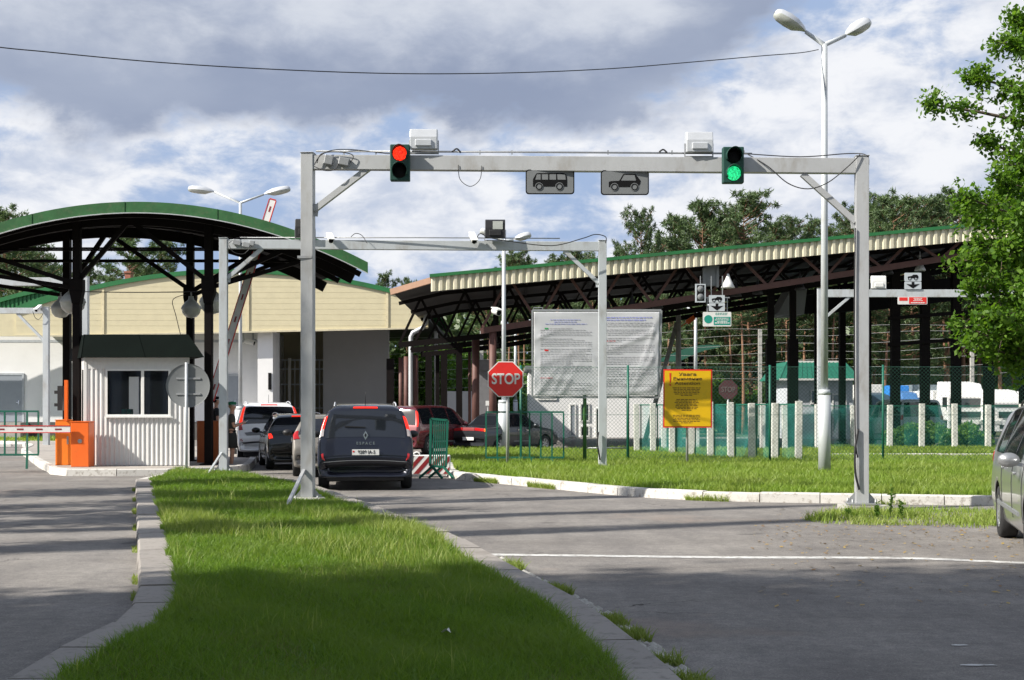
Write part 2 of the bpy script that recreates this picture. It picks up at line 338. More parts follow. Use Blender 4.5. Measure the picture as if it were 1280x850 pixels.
M = dict(
    asphalt=asphalt_mat(),
    gantry=mat('galvanised_grey_paint', (.42, .43, .44), .5, .2, .08, 3, dirt=(.27, .25, .22), dirt_amt=.28, ds=3.5, stretch=(1, 1, .4)),
    gantry2=mat('pale_gantry_paint', (.50, .53, .55), .5, .15, .06, 3, dirt=(.32, .30, .27), dirt_amt=.28, ds=3.5, stretch=(1, 1, .4)),
    steel=mat('zinc_steel', (.36, .37, .38), .5, .6, .1, 12),
    concrete=mat('concrete', (.40, .39, .36), .9, 0, .14, 5, dirt=(.22, .21, .18), dirt_amt=.25, ds=3, bump=.3),
    postwhite=mat('whitewashed_concrete', (.58, .58, .54), .9, 0, .1, 8, dirt=(.30, .29, .25), dirt_amt=.3, ds=6, bump=.3),
    pave=mat('pavement_concrete', (.34, .31, .28), .9, 0, .14, 3, dirt=(.2, .18, .16), dirt_amt=.25, ds=1.2, bump=.3),
    kerbgrey=kerb_mat('kerb_grey', (.30, .275, .25), (.20, .185, .165), .35),
    kerbwhite=kerb_mat('kerb_whitewash', (.62, .60, .56), (.34, .31, .27), .35),
    roadpaint=kerb_mat('road_paint', (.60, .60, .58), (.28, .26, .24), .5),
    soil=mat('soil_turf', (.050, .062, .018), .95, 0, .3, 3, dirt=(.09, .075, .035), dirt_amt=.3, ds=.8, bump=.6, bs=20),
    forestfloor=mat('forest_floor', (.06, .07, .03), .95, 0, .3, .3, bump=.5, bs=4),
    black=mat('black_plastic', (.018, .018, .02), .5, 0, .2, 10),
    rubber=mat('tyre_rubber', (.022, .022, .023), .85, 0, .3, 14),
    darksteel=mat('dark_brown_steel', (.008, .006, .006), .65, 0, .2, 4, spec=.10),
    brownsteel=mat('red_brown_steel', (.115, .052, .043), .6, .1, .15, 4, dirt=(.06, .03, .025), dirt_amt=.2, ds=5),
    green=mat('green_roof_paint', (.020, .150, .045), .5, .1, .12, 1.5, dirt=(.03, .09, .04), dirt_amt=.25, ds=2),
    greenf=mat('green_fascia', (.030, .120, .038), .5, .1, .2, 4, dirt=(.08, .13, .06), dirt_amt=.3, ds=9),
    darkgreen=mat('dark_green_tin', (.003, .006, .005), .85, 0, .15, 3, spec=.08),
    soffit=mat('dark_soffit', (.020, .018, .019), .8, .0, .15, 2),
    railgreen=mat('green_rail_paint', (.008, .115, .075), .45, 0, .15, 12),
    postgreen=mat('green_post_paint', (.06, .16, .04), .5, 0, .15, 12),
    beige=mat('beige_cladding', (.60, .54, .36), .55, 0, .05, 2, dirt=(.50, .44, .30), dirt_amt=.15, ds=1.5),
    beigef=mat('beige_corrugated', (.60, .56, .42), .5, .1, .08, 6),
    whitewall=mat('white_plaster', (.80, .80, .80), .8, 0, .04, 1, dirt=(.55, .55, .55), dirt_amt=.1, ds=.6),
    greywall=mat('grey_panel', (.40, .40, .40), .8, 0, .05, 1),
    beigewall=mat('beige_wall', (.36, .32, .22), .8, 0, .05, 1),
    boothwhite=mat('booth_sheet', (.66, .66, .65), .5, .1, .04, 3, dirt=(.45, .44, .42), dirt_amt=.15, ds=3),
    white=mat('white_plastic', (.72, .72, .70), .45, 0, .05, 5),
    lampw=mat('lamp_housing', (.55, .57, .60), .4, .2, .06, 5),
    lens=mat('frosted_lens', (.45, .47, .44), .15, 0, .15, 6, spec=.8),
    doorgrey=mat('door_blue_grey', (.28, .31, .35), .5, 0, .05, 3),
    orange=mat('orange_paint', (.80, .14, .015), .4, 0, .06, 4, dirt=(.45, .12, .03), dirt_amt=.1, ds=5),
    orange2=mat('orange_yellow_paint', (.78, .20, .015), .4, 0, .06, 4, dirt=(.45, .15, .03), dirt_amt=.1, ds=5),
    red=mat('red_paint', (.55, .02, .02), .4, 0, .08, 5),
    signred=mat('sign_red', (.66, .025, .02), .4, 0, .06, 5),
    darkred=mat('dark_red_stripe', (.22, .015, .018), .5, 0, .1, 5),
    offwhite=mat('off_white', (.68, .68, .66), .55, 0, .05, 5, dirt=(.5, .5, .48), dirt_amt=.15, ds=8),
    yellow=mat('sign_yellow', (.72, .43, .005), .4, 0, .05, 3, dirt=(.45, .28, .01), dirt_amt=.2, ds=3),
    signgrey2=mat('lamp_shade_grey', (.42, .43, .43), .5, 0, .08, 5),
    signgrey=mat('sign_grey', (.185, .195, .20), .6, 0, .05, 4, spec=.3),
    signlight=mat('sign_light', (.46, .50, .53), .5, 0, .05, 4),
    ink=mat('sign_black', (.007, .007, .008), .75, 0, .2, 5, spec=.15),
    inkbrown=mat('sign_brown_ink', (.12, .065, .01), .6, 0, .2, 5),
    inkgrey=mat('print_grey', (.40, .40, .42), .7, 0, .15, 30),
    inkblue=mat('print_blue', (.28, .30, .58), .7, 0, .2, 30),
    inkred=mat('print_red', (.60, .12, .14), .7, 0, .2, 30),
    teal=mat('sign_teal', (.008, .25, .19), .5, 0, .06, 5),
    printgreen=mat('print_green', (.03, .30, .09), .6, 0, .1, 5),
    foil=mat('banner_vinyl', (.50, .51, .53), .32, 0, .04, 3, spec=.7),
    housing=mat('signal_housing_green', (.008, .055, .042), .55, 0, .1, 4),
    brick=mat('red_brick', (.36, .13, .09), .9, 0, .2, 9),
    glass=mat('dark_glass', (.012, .014, .018), .04, 0, .1, 3, spec=.9),
    glassb=mat('booth_glass', (.03, .035, .04), .05, 0, .3, 3, spec=.8),
    chrome=mat('chrome', (.7, .7, .7), .15, 1., .05, 5),
    rim=mat('alloy', (.45, .46, .47), .35, .8, .1, 9),
    redlit=mat('brake_light_lit', (.6, .01, .01), .2, 0, .1, 20, emis=(1, .035, .012), es=.75),
    amberlit=mat('amber_lit', (.7, .1, .01), .2, 0, .1, 20, emis=(1, .16, .015), es=.7),
    tailred=mat('tail_red', (.42, .012, .015), .15, 0, .15, 20, spec=.8),
    tailclear=mat('tail_clear', (.40, .36, .36), .15, 0, .15, 20, spec=.8),
    redlamp=mat('red_signal_lit', (.6, .02, .01), .3, 0, .1, 20, emis=(1, .03, .010), es=1.1),
    greenlamp=mat('green_signal_lit', (.02, .5, .15), .3, 0, .1, 20, emis=(.03, .9, .33), es=.55),
    bark=mat('pine_bark', (.23, .125, .075), .9, 0, .3, 2.5, dirt=(.13, .08, .06), dirt_amt=.25, ds=1.2, stretch=(1, 1, .35)),
    barkgrey=mat('grey_bark', (.11, .085, .065), .95, 0, .3, 6, bump=.6, bs=18, stretch=(1, 1, .3)),
    needles=leaf_mat('pine_needles', (.055, .095, .042), (.14, .195, .085), .2, (.09, .14, .055)),
    leaves=leaf_mat('leaves', (.060, .145, .015), (.165, .28, .036), .43),
    bush=leaf_mat('bush_leaves', (.06, .14, .02), (.15, .27, .045), .35),
    grass=leaf_mat('grass_blades', (.092, .178, .018), (.205, .320, .042), .42, (.185, .270, .050), .55),
    grassdry=leaf_mat('grass_blades_dry', (.17, .25, .04), (.34, .38, .12), .35, None, .55),
    grassfar=leaf_mat('grass_blades_verge', (.165, .265, .030), (.28, .39, .065), .38, (.27, .34, .075), .5),
    skin=mat('skin', (.50, .27, .18), .55, 0, .05, 10),
    uniform=mat('uniform_cloth', (.060, .058, .048), .9, 0, .15, 30),
    skirt=mat('dark_skirt', (.028, .030, .028), .9, 0, .15, 30),
    darkuni=mat('black_uniform', (.012, .013, .015), .9, 0, .15, 30),
    beret=mat('green_beret', (.005, .13, .06), .8, 0, .1, 30),
    hair=mat('fair_hair', (.25, .17, .09), .7, 0, .2, 40),
    net=net_mat('green_netting', (.035, .30, .26), .20),
    bluetarp=mat('blue_tarpaulin', (.03, .22, .62), .5, 0, .08, 3),
    greytarp=mat('grey_tarpaulin', (.20, .24, .26), .5, 0, .08, 3),
    interior=mat('booth_interior', (.07, .065, .06), .9, 0, .1, 3),
    terracotta=mat('orange_brown_edge', (.34, .20, .13), .6, 0, .1, 3),
    litterg=leaf_mat('thatch', (.16, .15, .06), (.28, .25, .12), .2),
    litter=leaf_mat('dead_leaves', (.22, .12, .05), (.42, .30, .08), .1),
    wire=mat('pale_wire', (.42, .42, .40), .6, .2, .1, 8),
    meshwire=mat('green_mesh_wire', (.035, .115, .085), .6, .1, .1, 8),
)
for k in ('redlamp', 'greenlamp'):
    t = M[k].node_tree; b = t.nodes['Principled BSDF']; tcn = t.nodes.new('ShaderNodeTexCoord'); v = t.nodes.new('ShaderNodeTexVoronoi'); v.inputs['Scale'].default_value = 42
    t.links.new(tcn.outputs['Object'], v.inputs['Vector']); e = b.inputs['Emission Strength'].default_value
    t.links.new(node_rng(t, v.outputs['Distance'], .15, .75, e * 1.6, e * .35), b.inputs['Emission Strength'])
def paint(name, c, metal=.35, rough=.3, dirt=None, da=0.):
    return mat(name, c, rough, metal, .04, 3, coat=.7, dirt=dirt, dirt_amt=da, ds=2.2)
# ---------------------------------------------------------------- ground, road, kerbs
def in_poly(px, py, poly):
    ins = np.zeros(len(px), bool); n = len(poly)
    for i in range(n):
        x0, y0 = poly[i][0], poly[i][1]; x1, y1 = poly[(i + 1) % n][0], poly[(i + 1) % n][1]
        c = ((y0 > py) != (y1 > py)) & (px < (x1 - x0) * (py - y0) / ((y1 - y0) or 1e-9) + x0)
        ins ^= c
    return ins
def flat(name, poly, z, m, kind='structure', thick=.0):
    b = MB(); b.add([(p[0], p[1], z) for p in poly], [tuple(range(len(poly)))])
    o = b.build(name, m); o['kind'] = kind; return o
def strip_(pts, a, b_): return [(p.x + a, p.y) for p in pts] + [(p.x + b_, p.y) for p in reversed(pts)]
def rect(x0, x1, y0, y1): return [(x0, y0), (x1, y0), (x1, y1), (x0, y1)]
flat('ground', rect(-900, 900, -300, 1500), -.03, M['forestfloor'])
flat('road', rect(-60, 60, -30, 78), 0, M['asphalt'])
def resample(pts, step):
    pts = [Vector(p) for p in pts]; cum = [0.]
    for a, b in zip(pts[:-1], pts[1:]): cum.append(cum[-1] + (b - a).length)
    n = max(1, round(cum[-1] / step)); out = []; j = 0
    for i in range(n + 1):
        d = cum[-1] * i / n
        while j < len(pts) - 2 and cum[j + 1] < d: j += 1
        L = cum[j + 1] - cum[j]; out.append(pts[j].lerp(pts[j + 1], (d - cum[j]) / L if L > 1e-9 else 0))
    return out
def smooth_line(pts, n=6):
    pts = [Vector((p[0], p[1], 0)) for p in pts]; out = []
    for i in range(len(pts) - 1):
        p0 = pts[max(i - 1, 0)]; p1 = pts[i]; p2 = pts[i + 1]; p3 = pts[min(i + 2, len(pts) - 1)]
        for k in range(n):
            t = k / n
            out.append(.5 * ((2 * p1) + (-p0 + p2) * t + (2 * p0 - 5 * p1 + 4 * p2 - p3) * t * t + (-p0 + 3 * p1 - 3 * p2 + p3) * t ** 3))
    out.append(pts[-1]); return out
def kerb(outer, width, h, m, stone=1.0, side=1, name='kerb'):
    """outer: line at the road edge; the kerb lies on the side given, cut into stones"""
    pts = resample(smooth_line(outer), stone); b = MB(); rnd = random.Random(3)
    nrm = []
    for i in range(len(pts)):
        t = (pts[min(i + 1, len(pts) - 1)] - pts[max(i - 1, 0)]).normalized()
        nrm.append(Vector((-t.y, t.x, 0)) * side)
    for i in range(len(pts) - 1):
        p, q = pts[i], pts[i + 1]
        if (q - p).length < .1: continue
        g = .008 / max((q - p).length, .1)
        dz = rnd.uniform(-.008, .008); dx = rnd.uniform(-.006, .006)
        a = p.lerp(q, g) + nrm[i] * dx; c = p.lerp(q, 1 - g) + nrm[i + 1] * dx
        wi = nrm[i] * width; wo = nrm[i + 1] * width; ch = .02
        zz = h + dz
        vs = []
        for (s, w) in ((a, wi), (c, wo)):
            n = w.normalized()
            vs += [s + Vector((0, 0, -.02)), s + Vector((0, 0, zz - ch)) + n * .01, s + Vector((0, 0, zz)) + n * (.01 + ch), s + w + Vector((0, 0, zz)), s + w + Vector((0, 0, -.02))]
        b.add(vs, [(0, 1, 6, 5), (1, 2, 7, 6), (2, 3, 8, 7), (3, 4, 9, 8), (0, 4, 3, 2, 1), (5, 6, 7, 8, 9)])
    o = b.build(name, m); o['kind'] = 'structure'
    return [p + n * (width - .01) for p, n in zip(pts, nrm)]
# middle island
IL_px = [(-60, 930), (35, 850), (101, 820), (144, 794), (166, 768), (172, 747), (171, 697), (170, 646), (169, 606)]
IR_px = [(240, 592), (300, 597), (350, 603), (395, 614), (430, 627), (470, 641), (500, 654), (561, 676), (602, 698), (657, 730), (705, 754), (752, 785), (807, 830), (862, 880), (960, 980)]
IH = .12
il = [G(x, y) for x, y in IL_px]; ir = [G(x, y) for x, y in IR_px]
il_in = kerb(il, .34, IH, M['kerbgrey'], 1.0, -1)
ir_in = kerb(ir, .34, IH, M['kerbgrey'], 1.0, -1)
tipl, tipr = il_in[-1], ir_in[0]
island = [(p.x, p.y) for p in il_in] + [(p.x, p.y) for p in ir_in]
b = MB(); b.add([(x, y, IH - .025) for x, y in island], [tuple(range(len(island)))]); o = b.build('island_soil', M['soil']); o['kind'] = 'structure'
kerb([il[-1], G(200, 599), ir[0]], .2, IH, M['kerbwhite'], 1.0, -1)
# crumbling gutter strip beside the right-hand kerb
gutter = [G(x, y) for x, y in IR_px[8:]]
b = MB(); rnd = random.Random(11)
for p in resample(smooth_line(gutter), .055):
    for k in range(6):
        q = p + Vector((rnd.uniform(-.02, .20) + .02, rnd.uniform(-.04, .04), 0)); s = rnd.uniform(.015, .045)
        b.add([q + Vector((s * math.cos(a + s * 99), s * math.sin(a + s * 99) * rnd.uniform(.6, 1), 0)) for a in (0, 1.3, 2.5, 3.6, 5)] + [q + Vector((0, 0, s * .55))], [(0, 1, 5), (1, 2, 5), (2, 3, 5), (3, 4, 5), (4, 0, 5)])
tag(b.build('kerb_rubble', M['concrete']), kind='stuff')
# right-hand verge
VK_px = [(552, 577), (556, 588), (563, 598), (609, 603), (698, 612), (793, 621), (899, 626.5), (1060, 629.5), (1235, 632), (1300, 633), (1500, 634)]
vk = [G(x, y) for x, y in VK_px]
vk_in = kerb(vk, .22, .16, M['kerbwhite'], 1.0, 1)
VH = .15
back = [G(1500, 578), G(1235, 578), G(1040, 577.5), G(1028, 568), G(800, 568), G(700, 568), G(560, 568)]
verge = [(p.x, p.y) for p in vk_in] + [(p.x, p.y) for p in back]
def soil(name, poly, z):
    b = MB(); b.sheet([(p[0], p[1]) for p in poly], -.01, z); return tag(b.build(name, M['soil']), kind='structure')
soil('verge_soil', verge, VH - .03)
# strip of grass behind the inner road, and one by the office building
far1 = [G(1024, 568), G(1028, 560), G(1260, 561.5), G(1500, 562), G(1500, 569.5), G(1235, 569.5), G(1040, 569.5)]
soil('lawn_soil', far1, .06)
kerb([G(1040, 571.5), G(1235, 571.5), G(1500, 571.5)], .2, .12, M['kerbwhite'], 1.2, 1)
far2 = [G(-300, 556), G(64, 556), G(130, 551), G(290, 549.5), G(290, 546), G(-300, 546)]
soil('lawn_soil', far2, .06)
kerb([G(-300, 558), G(64, 558), G(120, 552.5)], .2, .12, M['kerbwhite'], 1.2, 1)
# booth island: raised pavement with whitewashed kerb
bk_px = [(-300, 548.5), (0, 556), (26, 568), (45, 582), (61, 591), (75, 595), (186, 595), (232, 594), (300, 590.5), (318, 583), (322, 570)]
bk = [G(x, y) for x, y in bk_px]
bk_in = kerb(bk, .18, .17, M['kerbwhite'], 1.2, 1)
bp = [(p.x, p.y) for p in bk_in] + [(PX(322, 50), 50), (PX(60, 62), 62)]
b = MB(); b.sheet(bp, -.01, .155); tag(b.build('booth_pavement', M['pave']), kind='structure')
# painted lines
b = MB()
for pl, w in (([(588, 693.3), (740, 695), (900, 697), (1100, 697.6), (1190, 700), (1300, 705), (1500, 712)], .20),):
    pts = smooth_line([G(x, y) for x, y in pl], 4)
    for p, q in zip(pts[:-1], pts[1:]):
        n = Vector((0, w / 2, 0)); b.add([p - n + Vector((0, 0, .004)), q - n + Vector((0, 0, .004)), q + n + Vector((0, 0, .004)), p + n + Vector((0, 0, .004))], [(0, 1, 2, 3)])
tag(b.build('road_markings', M['roadpaint']), kind='structure')

# ---------------------------------------------------------------- grass
def blades(name, poly, z, n, h, w, m, dens=None, hvar=.4, lean=.5, patch=0., seed=1, kind='stuff', clump=0):
    rg = np.random.default_rng(seed)
    P_ = np.array(poly)[:, :2]; x0, y0 = P_.min(0); x1, y1 = P_.max(0)
    xs, ys = [], []; got = 0
    while got < n:
        k = 200000
        x = rg.uniform(x0, x1, k); y = rg.uniform(y0, y1, k)
        ok = in_poly(x, y, poly)
        ok &= np.abs(x) < y * .40 + 1.0
        if dens is not None: ok &= rg.random(k) < dens(x, y)
        x, y = x[ok], y[ok]; xs.append(x); ys.append(y); got += len(x)
        if len(x) == 0: break
    x = np.concatenate(xs)[:n]; y = np.concatenate(ys)[:n]; n = len(x)
    pn = (np.sin(x * 1.9 + 1.3 * np.sin(y * 1.1)) + np.sin(y * 1.4 + 2 * np.sin(x * .8)) + np.sin(x * 5.1 + y * 3.7)) / 3
    hh = h * (1 + hvar * rg.normal(0, 1, n).clip(-1.5, 2.2)) * (1 + patch * pn)
    hh = np.maximum(hh, h * .25)
    if callable(w): ww = w(y)
    else: ww = np.full(n, w)
    ww = ww * rg.uniform(.7, 1.3, n)
    a = rg.uniform(0, 2 * np.pi, n); la = rg.uniform(0, 2 * np.pi, n); ll = hh * lean * rg.uniform(.1, 1.2, n)
    cx, cy = np.cos(a) * ww / 2, np.sin(a) * ww / 2; lx, ly = np.cos(la) * ll, np.sin(la) * ll
    V = np.empty((n, 5, 3), 'f')
    V[:, 0] = np.stack([x - cx, y - cy, np.full(n, z)], 1); V[:, 1] = np.stack([x + cx, y + cy, np.full(n, z)], 1)
    V[:, 2] = np.stack([x + cx * .8 + lx * .35, y + cy * .8 + ly * .35, z + hh * .6], 1)
    V[:, 3] = np.stack([x - cx * .8 + lx * .35, y - cy * .8 + ly * .35, z + hh * .6], 1)
    V[:, 4] = np.stack([x + lx, y + ly, z + hh], 1)
    me = bpy.data.meshes.new(name); me.vertices.add(n * 5); me.vertices.foreach_set('co', V.ravel())
    base = (np.arange(n) * 5)[:, None]
    loops = (base + np.array([0, 1, 2, 3, 3, 2, 4])[None]).ravel()
    me.loops.add(n * 7); me.loops.foreach_set('vertex_index', loops.astype('i'))
    me.polygons.add(n * 2); ls = (np.arange(n) * 7)[:, None] + np.array([0, 4])[None]
    me.polygons.foreach_set('loop_start', ls.ravel().astype('i'))
    me.update(); me.validate()
    o = link_mesh(name, me, m)
    if kind: o['kind'] = kind
    return o
invd = lambda y0: (lambda x, y: np.clip((y0 / y) ** 1.5, 0, 1))
wl = lambda y: .0018 + .00040 * y
blades('grass', island, IH - .03, 380000, .062, wl, M['grass'], invd(9.), .45, 1.0, .45, 1)
def tallz(x, y): return np.clip(.25 + np.sin(x * 2.3 + y) * np.sin(y * .9 + x * .6) * 1.2, 0, 1) * np.exp(-((y - 17.) / 2.6) ** 2) + .05 * (np.sin(x * 3.1) * np.sin(y * 2.2) > .6)
blades('grass', island, IH - .03, 16000, .14, wl, M['grassdry'], tallz, .3, .7, .3, 2)
blades('grass', island, IH - .03, 26000, .050, wl, M['litterg'], lambda x, y: (np.sin(x * 1.7 + y * .6) * np.sin(y * .8 - x) > .1) * np.clip((9. / y) ** 1.5, 0, 1), .4, 1.2, .2, 12)
blades('grass', verge, VH - .03, 20000, .11, .018, M['grassdry'], lambda x, y: (np.sin(x * .9 + y * .4) * np.sin(y * .5 - x * .3) > .0) * 1., .4, .9, .3, 13)
blades('grass', verge, VH - .03, 210000, .12, lambda y: .004 + .00042 * y, M['grassfar'], invd(24.), .35, .8, .35, 3)
blades('grass', far1, .06, 30000, .10, .03, M['grassfar'], None, .35, .8, .2, 4)
blades('grass', far2, .06, 12000, .14, .05, M['grassfar'], None, .35, .8, .2, 5)
blades('weeds', island, IH - .02, 3000, .038, .022, M['bush'], lambda x, y: (np.sin(x * 2.7 + y * 1.1) * np.sin(y * 1.9 - x * 1.3) > .15) * np.clip((9. / y) ** 1.5, 0, 1), .4, 2.2, .2, 14)
blades('weeds', strip_([G(x, y) for x, y in IL_px], -.05, .02), 0, 1500, .035, .007, M['grassdry'], lambda x, y: (np.sin(y * 3.3) * np.sin(y * 1.2 + 1) > .35) * 1., .5, 1.2, .3, 15)
# weedy patch around the right-hand gantry foot
weed = [G(x, y) for x, y in ((1003, 650), (1035, 642), (1062, 637), (1120, 637), (1240, 639), (1420, 642), (1420, 664), (1235, 661), (1150, 657), (1080, 657), (1030, 655))]
weedp = [(p.x, p.y) for p in weed]
blades('weeds', weedp, 0, 6500, .06, .012, M['grassdry'], lambda x, y: .12 + .88 * (np.sin(x * 3 + 1 + np.sin(y * 5)) * np.sin(y * 2.3 + x) > -.1), .5, .9, .5, 6)
blades('weeds', weedp, 0, 2600, .075, .012, M['grassfar'], lambda x, y: .1 + .9 * (np.sin(x * 2.1) * np.sin(y * 3) > 0), .5, .9, .5, 7)
# stray weeds in the kerb joints and cracks
def strip(pts, w): return [(p.x - w, p.y) for p in pts] + [(p.x + w, p.y) for p in reversed(pts)]
st = [p for p in smooth_line(gutter)]
blades('weeds', [(p.x + .0, p.y) for p in st] + [(p.x + .22, p.y) for p in reversed(st)], 0, 5200, .05, .008, M['grassdry'], lambda x, y: (np.sin(y * 5.3) * np.sin(y * 2.1 + 1) > .30) * 1., .5, 1., .3, 8)
blades('weeds', strip([p + Vector((.36, 0, 0)) for p in smooth_line(il)], .07), IH, 2500, .05, .007, M['grass'], lambda x, y: (np.sin(y * 4.3) * np.sin(y * 1.7) > .45) * 1., .5, 1., .3, 9)
blades('weeds', strip([p + Vector((0, -.06, 0)) for p in smooth_line(vk)][6:], .05), 0, 2500, .07, .012, M['grassdry'], lambda x, y: (np.sin(x * 3.3) * np.sin(x * 1.3) > .35) * 1., .5, 1., .3, 10)
# tall weed stalks
def weed_plant(px, py, h, n, label, seed, z=0.):
    r = random.Random(seed); c = G(px, py); b = MB()
    root = empty('weed_plant', (c.x, c.y, z), label, 'weed', 'tall weeds at the gantry foot')
    st_ = MB(); lf = MB()
    for k in range(n):
        a = r.uniform(0, 6.28); hh = h * r.uniform(.6, 1); d = Vector((math.cos(a), math.sin(a), 0)) * r.uniform(.02, .16) * hh
        pts = [Vector((0, 0, 0)), d * .4 + Vector((0, 0, hh * .5)), d + Vector((0, 0, hh))]
        st_.tube(pts, [.004, .003, .002], 4)
        for j in range(16):
            t = r.uniform(.15, 1); p = pts[0].lerp(pts[1], t * 2) if t < .5 else pts[1].lerp(pts[2], t * 2 - 1)
            e = Vector((r.uniform(-1, 1), r.uniform(-1, 1), r.uniform(-.2, .8))).normalized() * r.uniform(.03, .07); w = e.cross(Vector((r.random(), r.random(), r.random()))).normalized() * .012
            lf.add([p, p + e * .5 + w, p + e, p + e * .5 - w], [(0, 1, 2, 3)])
    st_.build('stem', M['bush'], root); lf.build('foliage', M['bush'], root)
weed_plant(1113, 646, .50, 5, 'tallest weed stalk beside the concrete footing of the right gantry post', 1)
weed_plant(1096, 650, .26, 6, 'low leafy weed in front of the right gantry footing', 2)
weed_plant(1127, 648, .30, 5, 'leafy weed right of the tallest stalk by the gantry footing', 3)
weed_plant(1060, 647, .16, 6, 'small weed left of the right gantry footing', 4)
# fallen leaves on the asphalt
b = MB(); r = random.Random(5)
for k in range(520):
    x = r.uniform(940, 1290); y = r.gauss(668, 13) if k < 330 else r.uniform(640, 760)
    if y < 634: continue
    p = G(x, y); s = r.uniform(.012, .035); a = r.uniform(0, 6.28); u = Vector((math.cos(a), math.sin(a), r.uniform(-.3, .3))) * s; v = Vector((-math.sin(a), math.cos(a), r.uniform(-.3, .3))) * s * .6
    p.z = .012; b.add([p - u, p - v, p + u, p + v], [(0, 1, 2, 3)])
tag(b.build('fallen_leaves', M['litter']), kind='stuff')
b = MB()
for (x, y, w) in ((1223, 832, .12), (1200, 807, .06)):
    p = G(x, y); b.add([p + Vector((dx * w, dy * .03, .005)) for dx, dy in ((-1, -.6), (-.2, -1), (1, -.5), (.8, .7), (-.3, 1), (-.9, .5))], [(0, 1, 2, 3, 4, 5)])
tag(b.build('road_markings', M['roadpaint']), kind='structure')
p = G(557, 795, IH); b = MB(); b.add([p + Vector(v) for v in ((-.03, -.02, .03), (0, -.03, .055), (.035, -.005, .02), (.02, .03, .05), (-.02, .015, .02), (.004, 0, .035))], [(0, 1, 5), (1, 2, 5), (2, 3, 5), (3, 4, 5), (4, 0, 5)])
tag(b.single('litter_paper', M['white'], 'crumpled white scrap of paper lying on the shaded island grass', 'litter'))

# ---------------------------------------------------------------- gantries
def cable(b, pts, r=.008, n=5):
    b.tube(smooth_line3(pts), r, n)
def smooth_line3(pts, n=6):
    pts = [Vector(p) for p in pts]; out = []
    for i in range(len(pts) - 1):
        p0 = pts[max(i - 1, 0)]; p1 = pts[i]; p2 = pts[i + 1]; p3 = pts[min(i + 2, len(pts) - 1)]
        for k in range(n):
            t = k / n
            out.append(.5 * ((2 * p1) + (-p0 + p2) * t + (2 * p0 - 5 * p1 + 4 * p2 - p3) * t * t + (-p0 + 3 * p1 - 3 * p2 + p3) * t ** 3))
    out.append(pts[-1]); return out
def gantry(label, A, B, zb, ztA, ztB, pw, bh, m, brA=None, brB=None, group=None, strutA=False, plates=True, bw=None):
    """A, B: (x, y) of the posts; brA, brB: (drop on post, run on beam)"""
    A, B = Vector((*A, 0)), Vector((*B, 0)); d = (B - A).normalized(); L = (B - A).length; ang = math.atan2(d.y, d.x)
    root = empty('signal_gantry', ((A + B) / 2).to_tuple(), label, 'gantry', group)
    nrm = Vector((-d.y, d.x, 0))
    for P0, zt in ((A, ztA), (B, ztB)):
        b = MB(); b.box((P0.x, P0.y, (zb + .02 + zt) / 2), (pw, pw * .95, zt - zb - .02), (0, 0, ang))
        b.box((P0.x, P0.y, zt + .006), (pw + .02, pw + .02, .012), (0, 0, ang))
        o = b.build('post', m, root, True); bevel(o, .008, 2)
        if plates:
            b = MB(); b.box((P0.x, P0.y, zb + .012), (.46, .42, .02), (0, 0, ang))
            for sx in (-1, 1):
                b.prism([(P0.x + sx * (pw / 2), zb + .022), (P0.x + sx * (pw / 2 + .13), zb + .022), (P0.x + sx * (pw / 2 + .13), zb + .05), (P0.x + sx * (pw / 2), zb + .2)], P0.y - .006, P0.y + .006)
                for sy in (-1, 1): b.lathe([(.0, .07), (.016, .07), (.016, 0)], (P0.x + sx * .18, P0.y + sy * .16, zb + .02), n=8)
            b.build('base_plate', M['steel'], root, True)
    b = MB(); a = A + d * pw / 2; c = B - d * pw / 2
    b.bar((a.x, a.y, ztA - bh / 2 - .03), (c.x, c.y, ztB - bh / 2 - .03), bw or pw * .8, bh)
    bm_ = b.build('beam', m, root, True); bevel(bm_, .006, 2)
    for P0, zt, br, s in ((A, ztA, brA, 1), (B, ztB, brB, -1)):
        if not br: continue
        b = MB(); p = P0 + d * s * pw / 2; q = P0 + d * s * br[1]
        b.bar((p.x, p.y, zt - br[0]), (q.x, q.y, zt - bh * .35 if False else zt - bh - .02), .10, .09)
        b.bar((p.x, p.y - .0, zt - br[0] - .1), (p.x + d.x * s * .02, p.y, zt - br[0] + .1), .12, .03)
        b.build('brace', m, root, True)
    return root
# front gantry
YA, YB = 22.8, 22.0
gA = (PX(385, YA), YA); gB = (PX(1077, YB), YB)
b = MB(); b.box((gB[0] + .02, gB[1], .03), (.66, .55, .10), (0, 0, .05)); b.single('concrete_footing', M['concrete'], 'square concrete footing under the right post of the front gantry', 'footing')
b = MB(); b.lathe([(0, .15), (.27, .15), (.33, .10), (.35, 0)], (gA[0], gA[1], 0), n=20); b.single('concrete_footing', M['concrete'], 'low round concrete footing under the left post of the front gantry', 'footing')
g1 = gantry('tall grey steel gantry across the road carrying two traffic lights and two vehicle plates', gA, gB, .09, PZ(192, YA), PZ(196, YB), .20, .235, M['gantry'], (.92, 1.0), (1.02, .92), bw=.16)
def gpt(x, y, dy=0.):      # point on the front gantry plane at a photo pixel
    t = (x - 385) / (1077 - 385); Y = YA + (YB - YA) * t + dy; return P(x, y, Y)
b = MB(); b.tube([gpt(395, 189, .02), gpt(640, 190, .02), gpt(940, 192, .02)], .016, 6)
for x in (430, 470, 600, 640, 760, 840, 930): b.bar(gpt(x, 188, .02), gpt(x, 193, .02), .02, .02)
b.build('conduit', M['steel'], g1, True)
b = MB(); b.box(gpt(382, 322), (.235, .225, .04)); b.build('collar', M['gantry'], g1, True)
b = MB(); b.bar(gpt(380, 588, -.1), G(358, 634, .1), .05, .05); b.build('ground_brace', M['gantry'], g1, True)
